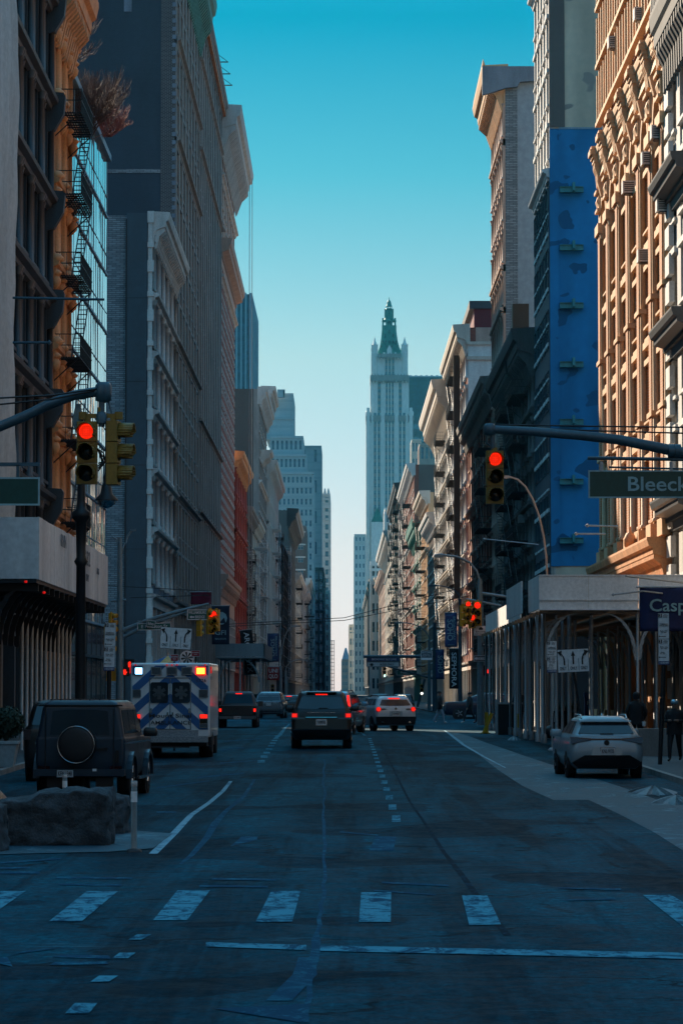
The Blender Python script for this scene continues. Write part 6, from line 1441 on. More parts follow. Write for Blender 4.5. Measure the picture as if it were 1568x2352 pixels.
b = MB(); b.tube([(0, 0, 1), (0, 0, zt+.15)], .04, 6); b.box(-.9, 1.9, -.4, .7, .5, 1.4); b.box(-.9, 1.9, -.45, .75, 1.4, 1.45); b.obj('cart_body', 'chrome', t)
for x in (-.6, 1.6): b = MB(); b.lathe([(.1, -.05), (.26, -.05), (.26, .05), (.1, .05)], (x, -.45, .26), 14, 0, 'y'); b.obj('wheel', 'tyre', t)
small('menu_sign', 'white food cart sign reading Eggs Sandwiches', 411, 1519, 454, 1531, 157, 'sign_white', 'black_frame', 'Eggs Sandwiches', 'letter_black', 1, 'sign', True, .85)
small('menu_sign', 'small white food cart sign reading Coffee', 388, 1521, 403, 1531, 157, 'sign_white', 'black_frame', 'Coff', 'letter_black', 1, 'sign', True, .85)
b = MB(); q = P(430, 1511, 150); b.lathe([(.36, 0), (.36, .04)], (0, 0, 0), 18, 0, 'y')
o_ = b.obj('fan_sign', 'sign_white', None, q); tag(o_, 'round white sign with a dark fan emblem', 'sign')
b = MB()
for k in range(8): a = R(45*k); b.prism([(0, 0), (.3*math.cos(a), .3*math.sin(a)), (.28*math.cos(a+.35), .28*math.sin(a+.35))], lambda a_, z, tt: (a_, tt, z), -.02, -.001)
b.obj('emblem', 'letter_black', o_); b = MB(); b.tube([(0, .05, 0), (0, .05, zg(150)-q.z)], .03, 6); b.obj('post', 'black_metal', o_)
# pedestrian signals
def ped(label, x, y, d, w=.44, rz=0):
    q = P(x, y, d); t = thing('pedestrian_signal', label, 'pedestrian signal', q, rz); b = MB(); b.box(-w/2, w/2, 0, .2, -w/2, w/2, 0); b.box(-w/2, w/2, -.1, 0, w/2-.02, w/2, 0); b.box(-w/2, -w/2+.02, -.08, 0, -w/2, w/2-.02, 0); b.box(w/2-.02, w/2, -.08, 0, -w/2, w/2-.02, 0)
    b.obj('housing', 'black_frame', t); b = MB(); hx = -.05
    b.loft([rr(-.14, 0, .0+.01, .055, .004), rr(.0, 0, .01, .075, .004)], 0)
    for k, hh in enumerate((.10, .14, .15, .12)): b.box(hx-.02+k*.035, hx+.008+k*.035, 0, .01, -.0, hh)
    b.prism([(.06, -.1), (.12, -.02), (.10, .02), (.05, -.04)], lambda a_, z, tt: (a_, tt, z), 0, .01)
    b.obj('hand_symbol', 'hand_lamp', t, (0, -.015, 0)); return t
ped('upper pedestrian signal showing a red hand on the left corner', 298, 1526, 150, .5); ped('lower pedestrian signal showing a red hand, partly hidden', 287, 1543, 150.5, .45, R(15))
ped('pedestrian signal showing a red hand on the right corner', 1121, 1540, 152, .5)
b = MB(); q = P(1106, 1541, 152); b.box(-.2, .1, 0, .25, -.25, .25); tag(b.obj('signal_housing', 'signal_yellow', None, q), 'amber signal housing turned away, beside the right red hand', 'signal')
b = MB(); q = P(256, 1548, 152); b.box(-.25, .3, 0, .25, -.35, .3); tag(b.obj('signal_housing', 'signal_yellow', None, q), 'amber signal housing below the left parking sign', 'signal')
# right junction pole with lamps and clustered signals
d = 152; q = P(1103, 1590, d); t = thing('street_lamp', 'blue green lamp pole with curved arm holding signals at the right corner', 'street lamp', (q.x, d, zg(d)+.13)); o = Vector(t.location); Q = lambda x, y: P(x, y, d)-o
b = MB(); b.tube([(0, 0, 0), (0, 0, Q(1103, 1400).z), Q(1101, 1330)], [.18, .14, .11], 12); b.obj('pole', 'pole_green', t)
b = MB(); b.tube([Q(1101, 1335), Q(1094, 1312), Q(1078, 1292), Q(1050, 1279), Q(1010, 1274), Q(998, 1275)], .06, 8); b.box(Q(1010, 1278).x-.3, Q(1010, 1278).x+.15, -.12, .12, Q(0, 1279).z-.03, Q(0, 1275).z); b.obj('lamp_arm', 'pole_green', t)
b = MB(); b.tube([Q(1100, 1362), Q(1180, 1374), Q(1200, 1378)], .08, 8); b.tube([Q(1070, 1377), Q(1100, 1382), Q(1150, 1392)], .07, 8); b.obj('mast_arm', 'pole_green', t)
for (x, y, rz, lit, lab, sc) in ((1096, 1381, -5, 0, 'large amber signal with a red arrow, right junction cluster', 1.15), (1073, 1380, 8, 0, 'amber signal with round red light in the right cluster', .95), (1062, 1390, 60, 9, 'amber signal turned sideways at the left of the right cluster', 1.0), (1083, 1394, 20, 1, 'amber signal between the two red ones in the right cluster', 1.0)):
    signal(lab, P(x, y, d-.4), R(rz), lit, 'signal_yellow', sc, lamp='red_lamp')
small('bus_lane_sign', 'white sign with camera symbol reading bus lanes photo enforced', 1087, 1437, 1120, 1460, d-.3, 'sign_white', 'black_frame', None, None, 1, 'traffic sign', False)
t = bpy.data.objects[-1] if False else [o2 for o2 in COL.objects if o2.name.startswith('bus_lane_sign')][-1]
text('BUS LANES', 'letter_black', t, (0, -.02, -.06), .11, .5); text('PHOTO ENFORCED', 'letter_black', t, (0, -.02, -.18), .11, .62); b = MB(); b.box(-.1, .1, -.02, -.005, .04, .14); b.box(-.04, .04, -.02, -.005, .14, .18); b.obj('camera_symbol', 'letter_black', t)
t, w, h = small('one_way_sign', 'black and white one way sign on the right corner pole', 1088, 1506, 1120, 1519, d-.3, 'letter_black', 'letter_white', None, None, 1, 'traffic sign', False, brd=.02)
b = MB(); b.prism([(-w*.46, 0), (-w*.36, h*.34), (-w*.36, h*.2), (w*.44, h*.2), (w*.44, -h*.2), (-w*.36, -h*.2), (-w*.36, -h*.34)], lambda a_, z, tt: (a_, tt, z), -.016, -.007); ar = b.obj('arrow', 'letter_white', t); text('ONE WAY', 'letter_black', ar, (.03, -.022, 0), .12, w*.62)
small('street_name_sign', 'small black street sign reading W Houston on the right corner', 1106, 1476, 1131, 1485, d-.3, 'black_frame', None, 'W Houston', 'letter_white', 1, 'street sign', False, .85)
small('street_name_sign', 'dark green board behind the right corner pole', 1146, 1430, 1160, 1452, 180, 'sign_green', 'sign_white', None, None, 1, 'street sign', False, brd=.03)
# overhead bus lane sign far down the street
d = 262; q = P(998, 1590, d); t = thing('sign_gantry', 'mast arm carrying the blue and white bus lane sign over the street', 'sign mast', (q.x, d, zg(d)+.13)); o = Vector(t.location); Q = lambda x, y: P(x, y, d)-o
b = MB(); b.tube([(0, 0, 0), (0, 0, Q(0, 1430).z)], [.22, .15], 10); b.tube([Q(834, 1508), Q(998, 1508)], .13, 8); b.obj('mast', 'pole_dark', t)
t, w, h = board('bus_lane_sign', 'blue and white overhead sign reading Broadway bus lane', 'traffic sign', 841, 1510, 917, 1532, d-.5, 'sign_white', 'pole_dark', brd=.05)
b = MB(); b.box(-w/2+.05, w/2-.05, -.02, -.008, h*.1, h/2-.04, 0); b.box(-w/2+.05, w/2-.05, -.02, -.008, -.0, h*.1-.02, 1); b.prism([(-w*.38, -h*.12), (-w*.30, -h*.12), (-w*.30, -h*.25), (-w*.26, -h*.25), (-w*.34, -h*.44), (-w*.42, -h*.25), (-w*.38, -h*.25)], lambda a_, z, tt: (a_, tt, z), -.02, -.008, 1); b.obj('markings', ['sign_blue', 'letter_black'], t)
text('BROADWAY BUS LANE', 'letter_white', t, (.1, -.03, h*.29), .24, w*.74); text('BUSES ONLY', 'letter_black', t, (w*.12, -.03, -h*.25), .24, w*.42)
t, w, h = board('bus_lane_sign', 'smaller bus lane sign over the right pavement', 'traffic sign', 966, 1495, 992, 1516, 215, 'pole_dark', 'sign_white', brd=.03); text('BUS LANE', 'letter_white', t, (0, -.02, h*.3), .14, w*.8); text('BUSES ONLY\n& RIGHT TURNS', 'letter_white', t, (0, -.02, -.0), .09, w*.8)
b = MB(); b.box(-w/2, w/2, -.02, -.007, -h/2, -h*.25); b.obj('lower_panel', 'sign_white', t)
small('street_name_sign', 'green street sign reading Prince St on the far mast arm', 910, 1539, 958, 1551, 300, 'sign_green_lit', 'letter_white', 'Prince St', 'letter_white', 1.1, 'street sign', False, .6, .04)
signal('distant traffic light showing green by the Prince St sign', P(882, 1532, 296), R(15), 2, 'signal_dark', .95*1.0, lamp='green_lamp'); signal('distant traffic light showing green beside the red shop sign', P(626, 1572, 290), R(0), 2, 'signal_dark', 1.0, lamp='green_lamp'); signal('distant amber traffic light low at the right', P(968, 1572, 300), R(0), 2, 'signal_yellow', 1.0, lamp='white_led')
b = MB(); o = P(958, 1600, 300); b.tube([(0, 0, -1), P(975, 1560, 300)-o], .12, 8); b.tube([P(998, 1560, 300)-o, P(880, 1528, 300)-o], .09, 8); tag(b.obj('traffic_signal_mast', 'pole_dark', None, o), 'dark mast arm behind the Prince St sign', 'signal mast')
# small cobra lamps along the street
def cobra(label, bx, by, tipx, tipy, topx, topy, d, m='pole_green'):
    q = P(bx, 1590, d); t = thing('street_lamp', label, 'street lamp', (q.x, d, zg(d)+.13)); o = Vector(t.location); Q = lambda x, y: P(x, y, d)-o
    b = MB(); b.tube([(0, 0, 0), (0, 0, Q(0, by).z)], [.16, .10], 8); b.obj('pole', m, t)
    b = MB(); pts = [Vector((0, 0, Q(0, by).z))]
    for k in range(1, 8): a = math.pi/2*k/7; pts.append(Vector((Q(tipx, 0).x*(1-math.cos(a)), 0, Q(0, by).z+(Q(0, tipy).z-Q(0, by).z)*math.sin(a))))
    b.tube(pts, .05, 6); e = pts[-1]; s_ = 1 if tipx > bx else -1; b.box(e.x, e.x+s_*.55, -.12, .12, e.z-.08, e.z+.05); b.obj('lamp_arm', m, t)
cobra('curved grey street lamp in front of the blue wall building', 1257, 1330, 1165, 1095, 0, 0, 140, 'galv'); cobra('curved street lamp before the black netted building', 645, 1530, 675, 1438, 0, 0, 240, 'galv'); cobra('thin street lamp arm leaning over the left pavement', 656, 1540, 690, 1515, 0, 0, 265, 'galv')
cobra('dark street lamp arm above the right blue banner', 1056, 1375, 998, 1345, 0, 0, 230, 'pole_dark'); cobra('lower dark street lamp arm over the right kerb', 985, 1470, 920, 1430, 0, 0, 270, 'pole_green')
# banners and flags
def banner(label, x0, y0, x1, y1, d, m, lines, tm='letter_white', skew=0, vert=None, name='banner', cat='banner', roll=0, wave=.12, arm=True):
    A = P(x0, y0, d); B = P(x1, y1, d); w = abs(B.x-A.x); h = abs(A.z-B.z); t = thing(name, label, cat, ((A.x+B.x)/2, d, (A.z+B.z)/2)); t.rotation_euler = (0, roll, 0)
    b = MB(); nx, nz = 8, 10; vs = [((i/nx-.5)*w, math.sin(i*.9+j*.3)*wave*(1-j/nz*.5), (.5-j/nz)*h) for j in range(nz+1) for i in range(nx+1)]
    b.add(vs, [(j*(nx+1)+i, j*(nx+1)+i+1, (j+1)*(nx+1)+i+1, (j+1)*(nx+1)+i) for j in range(nz) for i in range(nx)], 0, True); c = b.obj('cloth', m, t); mo = c.modifiers.new('s', 'SOLIDIFY'); mo.thickness = .01
    for (s, x, z, size, wd, ro) in lines: text(s, tm, t, (x*w, -wave-.03, z*h), size*h, wd*w if not ro else wd*h, roll=ro)
    if arm: b = MB(); b.tube([(-w*.55, 0, h/2+.02), (w*.55, 0, h/2+.02)], .03, 6); b.obj('pole', 'galv', t)
    return t, w, h
t, w, h = banner('dark navy flag with white property company lettering', 487, 1392, 527, 1480, 222, 'banner_navy', [('GFI', 0, -.2, .17, .62, 0), ('REAL ESTATE', 0, -.36, .06, .62, 0)], 'letter_teal')
b = MB()
for k in range(10): a0, a1 = R(36*k), R(36*k+37); b.prism([(w*.38*math.cos(a0), w*.38*math.sin(a0)), (w*.38*math.cos(a1), w*.38*math.sin(a1)), (0.01, 0)], lambda a_, z, tt: (a_, tt, z+h*.18), -.17-.001*(k % 2), -.155)
b.obj('emblem', 'letter_teal', t); b = MB(); b.prism([(-w*.1, h*.05), (w*.2, h*.2), (w*.3, h*.05)], lambda a_, z, tt: (a_, tt, z), -.19, -.175); b.obj('emblem_mark', 'banner_navy', t)
banner('black tilted banner with vertical white outdoor brand lettering', 556, 1447, 584, 1550, 235, 'black_cloth', [("ARC'TERYX", 0, 0, .16, .9, R(90))], 'letter_white', roll=R(-6))
banner('blue vertical banner reading Soho Broadway on the left pavement', 614, 1455, 640, 1520, 250, 'sign_blue', [('SOHO', -.05, .0, .2, .62, R(90)), ('BROADWAY', .28, .05, .1, .7, R(90)), ('ATHLETA', 0, -.44, .05, .6, 0)], 'letter_teal', wave=.04)
banner('blue vertical banner reading Soho Broadway on the right pavement', 1021, 1408, 1049, 1486, 215, 'sign_blue', [('SOHO', -.1, .0, .24, .62, R(90)), ('BROADWAY', .25, .05, .1, .7, R(90)), ('ATHLETA', 0, -.44, .05, .6, 0)], 'letter_teal', wave=.04)
banner('dim second blue banner further along the right pavement', 1000, 1492, 1020, 1560, 240, 'sign_blue', [('SOHO', 0, 0, .24, .6, R(90))], 'letter_teal', wave=.04)
banner('black vertical shop banner with white cosmetics lettering', 1031, 1490, 1052, 1582, 225, 'black_cloth', [('SEPHORA', 0, -.02, .17, .86, R(90))], 'letter_white', wave=.03)
t, w, h = banner('red square shop sign with white letters on the left', 614, 1532, 641, 1562, 240, 'sign_red', [('UNI', 0, .2, .42, .75, 0), ('QLO', 0, -.22, .42, .75, 0)], 'letter_white', wave=.01)
t, w, h = banner('navy mattress shop flag hanging from the right building', 1468, 1350, 1640, 1450, 100, 'banner_blue', [('Casper', -.02, .08, .40, .72, 0)], 'letter_teal', wave=.10)
b = MB(); q = P(1407, 1366, 99)-Vector(t.location); b.tube([q, P(1475, 1358, 99)-Vector(t.location), P(1600, 1372, 102)-Vector(t.location)], .03, 6); b.lathe([(0, -.06), (.06, 0), (0, .06)], tuple(q), 8); q = P(1436, 1323, 99)-Vector(t.location); b.tube([q, P(1600, 1342, 102)-Vector(t.location)], .035, 6); b.obj('flag_pole', 'galv', t)
banner('dark red flag hanging over the left pavement by the tower', 438, 1360, 485, 1388, 215, 'banner_red', [], wave=.15)
for (x0, y0, x1, y1, dd, lab) in ((1348, 1207, 1418, 1209, 118, 'upper bare flagpole sticking out before the blue wall'), (1322, 1226, 1390, 1226, 122, 'lower bare flagpole sticking out before the blue wall'), (1111, 1238, 1236, 1251, 175, 'bare flagpole on the dark right building')):
    b = MB(); A = P(x0, y0, dd); b.tube([(0, 0, 0), P(x1, y1, dd)-A], .04, 6); b.lathe([(0, -.08), (.09, 0), (0, .08)], (0, 0, 0), 8); b.obj
    tag(b.obj('flagpole', 'galv', None, A), lab, 'flagpole')
b = MB(); A = P(30, 684, 100); b.tube([(0, 0, 0), P(240, 688, 100)-A], .045, 6); tag(b.obj('flagpole', 'pole_dark', None, A), 'upper horizontal pole off the dark iron loft', 'flagpole')
b = MB(); A = P(30, 787, 100); b.tube([(0, 0, 0), P(114, 787, 100)-A], .045, 6); b.lathe([(0, -.09), (.09, 0), (0, .09)], tuple(P(114, 787, 100)-A), 8); tag(b.obj('flagpole', 'pole_dark', None, A), 'lower horizontal pole with ball end off the dark iron loft', 'flagpole')
# ---------------------------------------------------------------- left foreground
def rock(name, label, x0, x1, y0, y1, h, seed, loc):
    rnd = random.Random(seed); b = MB(); nx, ny, nz = 12, 5, 7; bmx = bmesh.new(); bmesh.ops.create_cube(bmx, size=1)
    bmesh.ops.subdivide_edges(bmx, edges=bmx.edges[:], cuts=22, use_grid_fill=True)
    from mathutils import noise as NZ
    for v in bmx.verts:
        p = v.co.copy(); L_ = max(abs(p.x), abs(p.y), abs(p.z)); r_ = p.length; p = p*(1-.10*max(0, r_/ .5-1.25))
        w = Vector((p.x*(x1-x0), p.y*(y1-y0), (p.z+.5)*h)); nn = NZ.noise_vector(w*1.3+Vector((seed, 0, 0)))*.08+NZ.noise_vector(w*4+Vector((0, seed, 0)))*.07+NZ.noise_vector(w*11)*.03
        w += nn; w.z = max(0, w.z); w.z *= 1-.12*math.sin(w.x*1.3+seed); v.co = w
    me = bpy.data.meshes.new(name); bmx.to_mesh(me); bmx.free(); me.materials.append(MATS['stone_block']); me.polygons.foreach_set('use_smooth', [True]*len(me.polygons))
    return tag(link(name, me, None, loc), label, 'stone block', 'rough granite blocks guarding the corner')
g0 = G(118, 1945); rock('granite_block', 'long rough granite block lying nearest the left edge', 0, 2.15, 0, 1.0, .70, 3, ((g0[0]-.25), g0[1]+.6, zg(g0[1])))
g0 = G(225, 1925); rock('granite_block', 'smaller dark granite block behind the long one', 0, .8, 0, .9, .60, 8, (g0[0]-.1, g0[1]+1.6, zg(g0[1])))
g0 = G(20, 1960); rock('granite_block', 'granite block partly outside the left edge', 0, 1.3, 0, 1.0, .66, 12, (g0[0]-.75, g0[1]+.55, zg(g0[1])))
tgo = G(100, 1830)
b = MB(); vs = []; nx, ny = 26, 12
for j in range(ny+1):
    for i in range(nx+1):
        u, v = i/nx, j/ny; hgt = 1.05*(math.sin(math.pi*min(1, max(0, u*1.04)))**.45)*(math.sin(math.pi*v)**.4)*(1+.28*math.sin(u*7+1)+.08*math.sin(u*21+v*9))
        vs.append(((u-.5)*3.1, (v-.5)*1.5, max(0, hgt)))
b.add(vs, [(j*(nx+1)+i, j*(nx+1)+i+1, (j+1)*(nx+1)+i+1, (j+1)*(nx+1)+i) for j in range(ny) for i in range(nx)], 0, True)
tag(b.obj('tarpaulin', 'bag', None, (tgo[0]-.45, 49, 0)), 'black tarpaulin heap behind the granite blocks', 'tarpaulin')
def delineator(label, x, yb, yt, m='galv'):
    g = G(x, yb); h = P(x, yt, g[1]).z-zg(g[1]); t = thing('delineator_post', label, 'bollard', (g[0], g[1], zg(g[1]))); b = MB(); b.lathe([(.042, 0), (.042, h)], (0, 0, 0), 12); b.obj('post', 'delin_grey', t)
    b = MB(); b.lathe([(.0425, h*.92), (.0445, h*.92), (.0445, h*.99)], (0, 0, 0), 12, 0); b.lathe([(.0445, h*.70), (.0445, h*.85)], (0, 0, 0), 12, 0); b.obj('reflective_band', 'sign_white', t); b = MB(); b.lathe([(.11, 0), (.10, .03), (.05, .05)], (0, 0, 0), 12); b.obj('base', 'plastic_black', t)
mat('delin_grey', (.26, .30, .31), .6, var=.3, sc=8)
delineator('flexible grey delineator post standing on the left road marking', 308, 1957, 1793); delineator('flexible grey delineator post behind the granite block', 149, 1880, 1778)
g = G(300, 1945); b = MB(); g1 = [G(*p) for p in ((-100, 1968), (60, 1962), (250, 1958), (352, 1950), (398, 1916), (260, 1905), (-100, 1905))]; b.add([(x, y, zg(y)+.012) for x, y in g1], [tuple(range(7))]); tag(b.obj('painted_kerb_extension', 'salty_gutter'), kind='structure')
# planter
g = G(8, 1772); t = thing('planter', 'white square planter with a dark clipped shrub at the left edge', 'planter', (g[0], g[1], zg(g[1])+.13)); b = MB(); s_ = 1.0
b.loft([[(-.28, -.28, 0), (.28, -.28, 0), (.28, .28, 0), (-.28, .28, 0)], [(-.38, -.38, .6), (.38, -.38, .6), (.38, .38, .6), (-.38, .38, .6)], [(-.42, -.42, .6), (.42, -.42, .6), (.42, .42, .6), (-.42, .42, .6)], [(-.42, -.42, .67), (.42, -.42, .67), (.42, .42, .67), (-.42, .42, .67)]], 0, False); b.obj('pot', 'planter_white', t)
def leafball(parent, c, rx, rz_, n, m='leaf', seed=1, sz=.06, name='foliage'):
    rnd = random.Random(seed); b = MB()
    for i in range(n):
        v = Vector((rnd.gauss(0, 1), rnd.gauss(0, 1), rnd.gauss(0, 1))).normalized()*rnd.uniform(.72, 1.05); p = Vector((c[0]+v.x*rx, c[1]+v.y*rx, c[2]+v.z*rz_)); a = Vector((rnd.uniform(-1, 1), rnd.uniform(-1, 1), rnd.uniform(-1, 1))).normalized()*sz; e = v.cross(a).normalized()*sz*.5
        b.add([p-a, p+e, p+a, p-e], [(0, 1, 2, 3)])
    return b.obj(name, m, parent)
leafball(t, (.1, 0, 1.15), .45, .42, 1800, seed=3); b = MB()
for k in range(7): b.tube([(.05, 0, .6), (.1+random.uniform(-.25, .25), random.uniform(-.2, .2), 1.1)], .015, 4)
b.obj('stem', 'twig', t)
# ---------------------------------------------------------------- right pavement things
def at(x, y): g = G(x, y); return (g[0], g[1], zg(g[1]))
p = at(1168, 1688); t = thing('utility_cabinet', 'black utility cabinet standing in the road by yellow posts', 'cabinet', p); hh = P(0, 1612, p[1]).z-p[2]; w = (P(1200, 0, p[1]).x-P(1138, 0, p[1]).x)
b = MB(); b.box(-w/2+.12, w/2, 0, .9, 0, hh-.1); b.obj('body', 'black_metal', t); b = MB(); b.box(-w/2, -w/2+.11, -.05, .1, 0, hh+.1); b.box(-w/2+.05, w/2, -.03, 0, hh-.1, hh-.02); b.obj('frame', 'galv_dark', t)
def ybol(label, x, yb, yt, lean=0):
    p = at(x, yb); h = P(0, yt, p[1]).z-p[2]; t = thing('yellow_bollard', label, 'bollard', p); b = MB(); b.tube([(0, 0, 0), (lean, 0, h)], .085, 10); b.obj('post', 'yellow_post', t); b = MB(); b.box(-.14, .14, -.14, .14, 0, .04); b.obj('base_plate', 'yellow_post', t)
ybol('yellow post leaning beside the black cabinet', 1110, 1685, 1638, .35); ybol('upright yellow post left of the black cabinet', 1117, 1685, 1636); ybol('yellow post in front of the black cabinet, right side', 1189, 1690, 1639)
p = at(1238, 1682); t = thing('relay_mailbox', 'dark green rounded mail relay box on the right pavement', 'mailbox', (p[0], p[1], p[2]+.13)); hh = P(0, 1606, p[1]).z-p[2]-.13; b = MB(); w = .62
pr = [(-w/2, .1), (w/2, .1), (w/2, hh-.25)]+[(w/2*math.cos(a), hh-.25+.25*math.sin(a)) for a in (R(45), R(90), R(135))]+[(-w/2, hh-.25)]
b.prism(pr, lambda a_, z, tt: (a_, tt, z), 0, .6); b.box(-w/2, -w/2+.08, .05, .12, 0, .1); b.box(w/2-.08, w/2, .05, .12, 0, .1); b.obj('body', 'black_metal', t); b = MB(); b.box(.02, .28, -.02, -.002, .35, .62); b.obj('notice', 'sign_white', t)
p = at(1290, 1700); t = thing('litter_bin', 'round black wire litter bin near the mail box', 'litter bin', (p[0], p[1], p[2]+.13)); b = MB(); b.lathe([(.24, 0), (.3, .9), (.33, .92), (.33, .96)], (0, 0, 0), 18); b.obj('basket', 'black_metal', t)
p = at(1350, 1672); t = thing('parking_meter', 'blue muni parking meter with white P behind the silver car', 'parking meter', (p[0], p[1], p[2]+.13)); hh = P(0, 1596, p[1]).z-p[2]-.13
b = MB(); b.box(-.17, .17, 0, .3, 0, hh-.1); b.prism([(-.2, hh-.1), (.2, hh-.1), (.2, hh), (-.2, hh+.14)], lambda a_, z, tt: (a_, tt, z), -.02, .3); b.obj('body', 'sign_blue', t); text('P', 'sign_white', t, (0, -.02, hh-.4), .28)
p = at(1290, 1672); t = thing('planter', 'black planter trough with shrub and shop lettering on the right', 'planter', (p[0]+.15, p[1]-1, p[2]+.13)); b = MB(); b.box(-.7, .55, 0, .5, 0, .62); b.obj('trough', 'black_metal', t); text("G's", 'sign_white', t, (.0, -.02, .42), .3); leafball(t, (.1, .25, .85), .55, .3, 900, seed=9)
p = at(1272, 1702); b = MB(); b.loft([[(.34*s*math.cos(a)*1.1, .3*s*math.sin(a), z) for a in [2*math.pi*k/14 for k in range(14)]] for z, s in ((0, .8), (.12, 1.1), (.3, 1.0), (.45, .6), (.52, .2), (.6, .28))], 0); tag(b.obj('rubbish_bag', 'bag', None, (p[0], p[1]+.3, p[2]+.1)), 'black rubbish bag at the right kerb', 'rubbish bag')
p = at(1255, 1640); t = thing('bicycle', 'dark bicycle parked by the right shed posts', 'bicycle', (p[0]-1.2, p[1], p[2]+.13)); 
for x in (0, 1.0): b = MB(); pts = [(x+.33*math.cos(R(20*k)), 0, .34+.33*math.sin(R(20*k))) for k in range(19)]; b.tube(pts, .02, 5); b.obj('wheel', 'black_metal', t)
b = MB()
for a_, c_ in (((0, 0, .34), (.3, 0, .75)), ((.3, 0, .75), (.85, 0, .8)), ((.3, 0, .75), (.42, 0, .34)), ((.42, 0, .34), (.85, 0, .75)), ((1, 0, .34), (.83, 0, .98)), ((0, 0, .34), (.42, 0, .34)), ((.7, 0, 1.0), (.9, 0, .98)), ((.3, 0, .75), (.28, 0, .92))): b.tube([a_, c_], .02, 5)
b.obj('frame', 'black_metal', t); b = MB(); b.box(.16, .40, -.06, .06, .9, .95); b.obj('saddle', 'black_metal', t)
b = MB(); b.lathe([(.045, 0), (.06, .13)], (0, 0, 0), 12); p = P(1478, 1668, 84); tag(b.obj('paper_cup', 'sign_white', None, p), 'white paper cup on the ledge beside the standing person', 'cup')
b = MB(); b.box(-2.2, 1.8, 0, 1.5, 0, 1.0); p = P(1470, 1674, 90); tag(b.obj('stone_ledge', 'grey_stone', None, (p[0]+.5, 90, zg(90)+.13)), 'low stone ledge under the shed on the right', 'ledge'); bpy.data.objects['stone_ledge'].scale = (.55, .5, (p[2]-zg(90)-.13))
rnd = random.Random(5)
for i, (x, y, r_, lab) in enumerate(((1500, 1822, .55, 'dirty snow heap at the kerb right of the silver car'), (1552, 1845, .45, 'small dirty snow heap at the right edge'), (1285, 1712, .3, 'small ice lump on the right kerb by the bag'), (1180, 1700, .25, 'thin ice patch beside the yellow post'))):
    p = at(x, y); b = MB(); rings = []
    jj = [.45+rnd.random()*.75 for q in range(48)]
    for z, s in ((0, 1), (.03, .85), (.06, .6), (.085, .35), (.10, .1)): rings.append([(r_*s*math.cos(2*math.pi*k/48)*jj[k], r_*3.2*s*math.sin(2*math.pi*k/48)*jj[(k*5) % 48], z*(.5+jj[(k*7) % 48])) for k in range(48)])
    b.loft(rings, 0, False); tag(b.obj('snow_heap', 'snow', None, p), lab, 'snow heap')
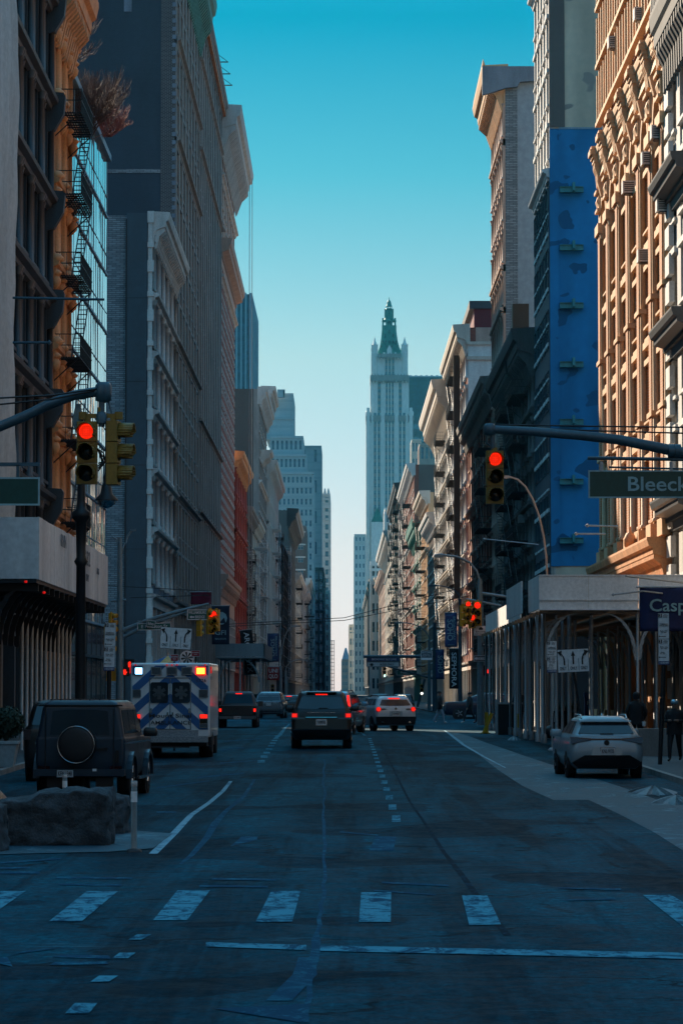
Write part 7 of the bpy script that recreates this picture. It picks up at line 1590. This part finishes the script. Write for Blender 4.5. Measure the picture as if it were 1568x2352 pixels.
# ---------------------------------------------------------------- people
def person(label, x, yb, h, d=None, rz=0, pose='stand', top='black_cloth', legs='cloth_navy', shoes='black_metal', hat=None, z0=.0, hood=False, arms='down'):
    p = at(x, yb) if d is None else ((x-784)*d/7000, d, zg(d)+z0)
    k = h/1.75; me = bpy.data.meshes.new('person'); V = []; E = []; RD = []
    def add(v, par, r): V.append(Vector(v)*k); RD.append(r*k); i = len(V)-1; (E.append((par, i)) if par is not None else None); return i
    pel = add((0, 0, .93), None, .15); sp = add((0, .01, 1.12), pel, .145); ch = add((0, .0, 1.34), sp, .165); nk = add((0, 0, 1.48), ch, .07); n2 = add((0, -.01, 1.54), nk, .055); hd = add((0, -.02, 1.63), n2, .095); ht = add((0, -.01, 1.70), hd, .075)
    st = {'stand': ((0, 0), (0, 0)), 'walk': ((-.26, .05), (.30, .16)), 'stride': ((-.34, .04), (.34, .22))}[pose]
    for sd, (fy, lift) in zip((-1, 1), st):
        hp = add((sd*.10, 0, .88), pel, .115); kn = add((sd*.11, fy*.55-.04, .49), hp, .075); an = add((sd*.11, fy+.03, .09+lift*.35), kn, .05); add((sd*.12, fy-.14, .04+lift*.2), an, .04)
        sh = add((sd*.19, 0, 1.40), ch, .085)
        if arms == 'front': el = add((sd*.27, -.02, 1.16), sh, .065); wr = add((sd*.10, -.24, 1.17), el, .045); hn = add((sd*.07, -.29, 1.18), wr, .032); fd = Vector((0, -1, .05))
        elif arms == 'pocket': el = add((sd*.30, .05, 1.15), sh, .07); wr = add((sd*.23, -.06, .98), el, .055); hn = add((sd*.21, -.09, .93), wr, .035); fd = Vector((0, -.2, -1))
        else: sw_ = -fy*.6; el = add((sd*.25, sw_*.4, 1.14), sh, .065); wr = add((sd*.26, sw_-.05, .90), el, .042); hn = add((sd*.26, sw_-.07, .83), wr, .03); fd = Vector((0, -.15, -1))
        for f in range(4):
            off = Vector((0, (f-1.5)*.019, 0)) if abs(fd.z) > .5 else Vector(((f-1.5)*.019, 0, 0)); base_ = V[hn]/k+off; ln = (.065, .078, .074, .06)[f]
            a1 = add(base_+fd*ln*.6, hn, .009); add(base_+fd*ln+Vector((-sd*.015, 0, 0)), a1, .008)
        tb = add(V[hn]/k+Vector((-sd*.03, -.025, .01)), hn, .011); add(V[hn]/k+Vector((-sd*.035, -.045, -.02)), tb, .009)
    me.from_pydata([tuple(v) for v in V], E, []); o = bpy.data.objects.new('person', me); COL.objects.link(o); o.modifiers.new('skin', 'SKIN')
    bm_ = bmesh.new(); bm_.from_mesh(me); ly = bm_.verts.layers.skin.verify()
    for v in bm_.verts: v[ly].radius = (RD[v.index], RD[v.index]*(.8 if RD[v.index] > .12*k else 1)); v[ly].use_root = v.index == 0
    bm_.to_mesh(me); bm_.free(); s_ = o.modifiers.new('sub', 'SUBSURF'); s_.levels = 1; s_.render_levels = 1
    bpy.context.view_layer.update(); m2 = bpy.data.meshes.new_from_object(o.evaluated_get(bpy.context.evaluated_depsgraph_get())); bpy.data.objects.remove(o)
    for q in (top, legs, shoes, 'skin'): m2.materials.append(MATS[q])
    for pl_ in m2.polygons:
        c = pl_.center/k; pl_.use_smooth = True
        pl_.material_index = 3 if (c.z > 1.50 or (c.y < -.23 and arms == 'front' and c.z > 1) or (arms == 'down' and c.z < .88 and abs(c.x) > .22)) else 0 if c.z > .86 else 2 if c.z < .11 else 1
    o = link('person', m2, None, p, (0, 0, rz)); tag(o, label, 'person')
    b = MB(); b.loft([[(w*k*math.cos(2*math.pi*q/16), .0+dd*k*math.sin(2*math.pi*q/16), z*k) for q in range(16)] for z, w, dd in ((.78, .235, .18), (.95, .235, .175), (1.15, .215, .165), (1.32, .23, .165), (1.42, .20, .15), (1.49, .10, .10), (1.52, .085, .085))], 0); b.obj('jacket', top, o)
    b = MB(); hc = (0, .0, 1.655*k); R_ = .118*k
    b.loft([[(R_*s*math.cos(2*math.pi*q/14), .015*k+R_*1.1*s*math.sin(2*math.pi*q/14)+hc[1], hc[2]+z*k) for q in range(14)] for z, s in ((-.10 if hood else -.02, .8), (.0, .98), (.05, .96), (.09, .75), (.115, .35))], 0); b.obj('hood' if hood else ('cap' if hat else 'hair'), hat or 'black_cloth', o)
    f = MB()
    for sd in (-1, 1): f.lathe([(.012*k, -.01), (.008*k, .01)], (sd*.035*k, -.10*k, 1.635*k), 6, 0, 'y'); f.lathe([(.02*k, -.03*k), (.015*k, .03*k)], (sd*.098*k, 0, 1.62*k), 6, 1, 'z')
    f.prism([(-.012*k, 1.60*k), (.012*k, 1.60*k), (0, 1.64*k)], lambda a_, z, t_: (a_, t_, z), -.125*k, -.09*k, 1); f.box(-.025*k, .025*k, -.112*k, -.09*k, 1.57*k, 1.577*k, 0); f.obj('face', ['black_metal', 'skin'], o)
    return o
person('pedestrian in black jacket and pale jeans crossing the road', 1009, 1662, 1.80, None, R(90), 'walk', 'black_cloth', 'jeans_pale', 'shoe_white', arms='pocket')
person('leading dark clothed walker with white shoes crossing at right', 1078, 1661, 1.74, None, R(-70), 'stride', 'black_cloth', 'cloth_navy', 'shoe_white', arms='down')
person('following dark clothed walker with light cap and backpack', 1103, 1662, 1.72, None, R(-70), 'walk', 'black_cloth', 'cloth_navy', 'black_metal', hat='cloth_grey', arms='down')
person('hooded person behind the black cabinet', 1190, 1652, 1.78, 128, R(200), 'stand', 'black_cloth', 'cloth_navy', hood=True, z0=.13)
person('dark figure standing with back turned under the right shed', 1459, 1702, 1.80, 96, R(175), 'stand', 'black_cloth', 'black_cloth', z0=.13, arms='pocket', hood=True)
person('person in blue cap and black coat looking at their hands, right edge', 1546, 1742, 1.70, 84, R(-15), 'walk', 'black_cloth', 'black_cloth', 'black_metal', hat='paint_sky', arms='front', z0=.13)
b = MB(); b.loft([rr(.92, .1, .3, .15, .05), rr(1.2, .12, .34, .17, .07), rr(1.4, .12, .26, .13, .05)], 0)
pp_ = [o2 for o2 in COL.objects if o2.get('label', '').startswith('following')][0]; b.obj('backpack', 'black_cloth', None, pp_.location, pp_.rotation_euler); bp = [o2 for o2 in COL.objects if o2.name.startswith('backpack')][-1]; tag(bp, 'black backpack on the walker with the light cap', 'backpack')
# ---------------------------------------------------------------- air
b = MB(); b.box(-140, 140, -90, 2260, -1.2, 262)
hz = b.mesh('haze', ['sign_white']); mh = bpy.data.materials.new('haze_air'); mh.use_nodes = True; n = mh.node_tree; n.nodes.clear()
o_ = n.nodes.new('ShaderNodeOutputMaterial'); pv = n.nodes.new('ShaderNodeVolumePrincipled')
pv.inputs['Color'].default_value = (.10, .60, .85, 1); pv.inputs['Density'].default_value = .00005; pv.inputs['Anisotropy'].default_value = .2
n.links.new(pv.outputs[0], o_.inputs['Volume']); hz.materials.clear(); hz.materials.append(mh)
ho = link('haze', hz); tag(ho, kind='stuff')
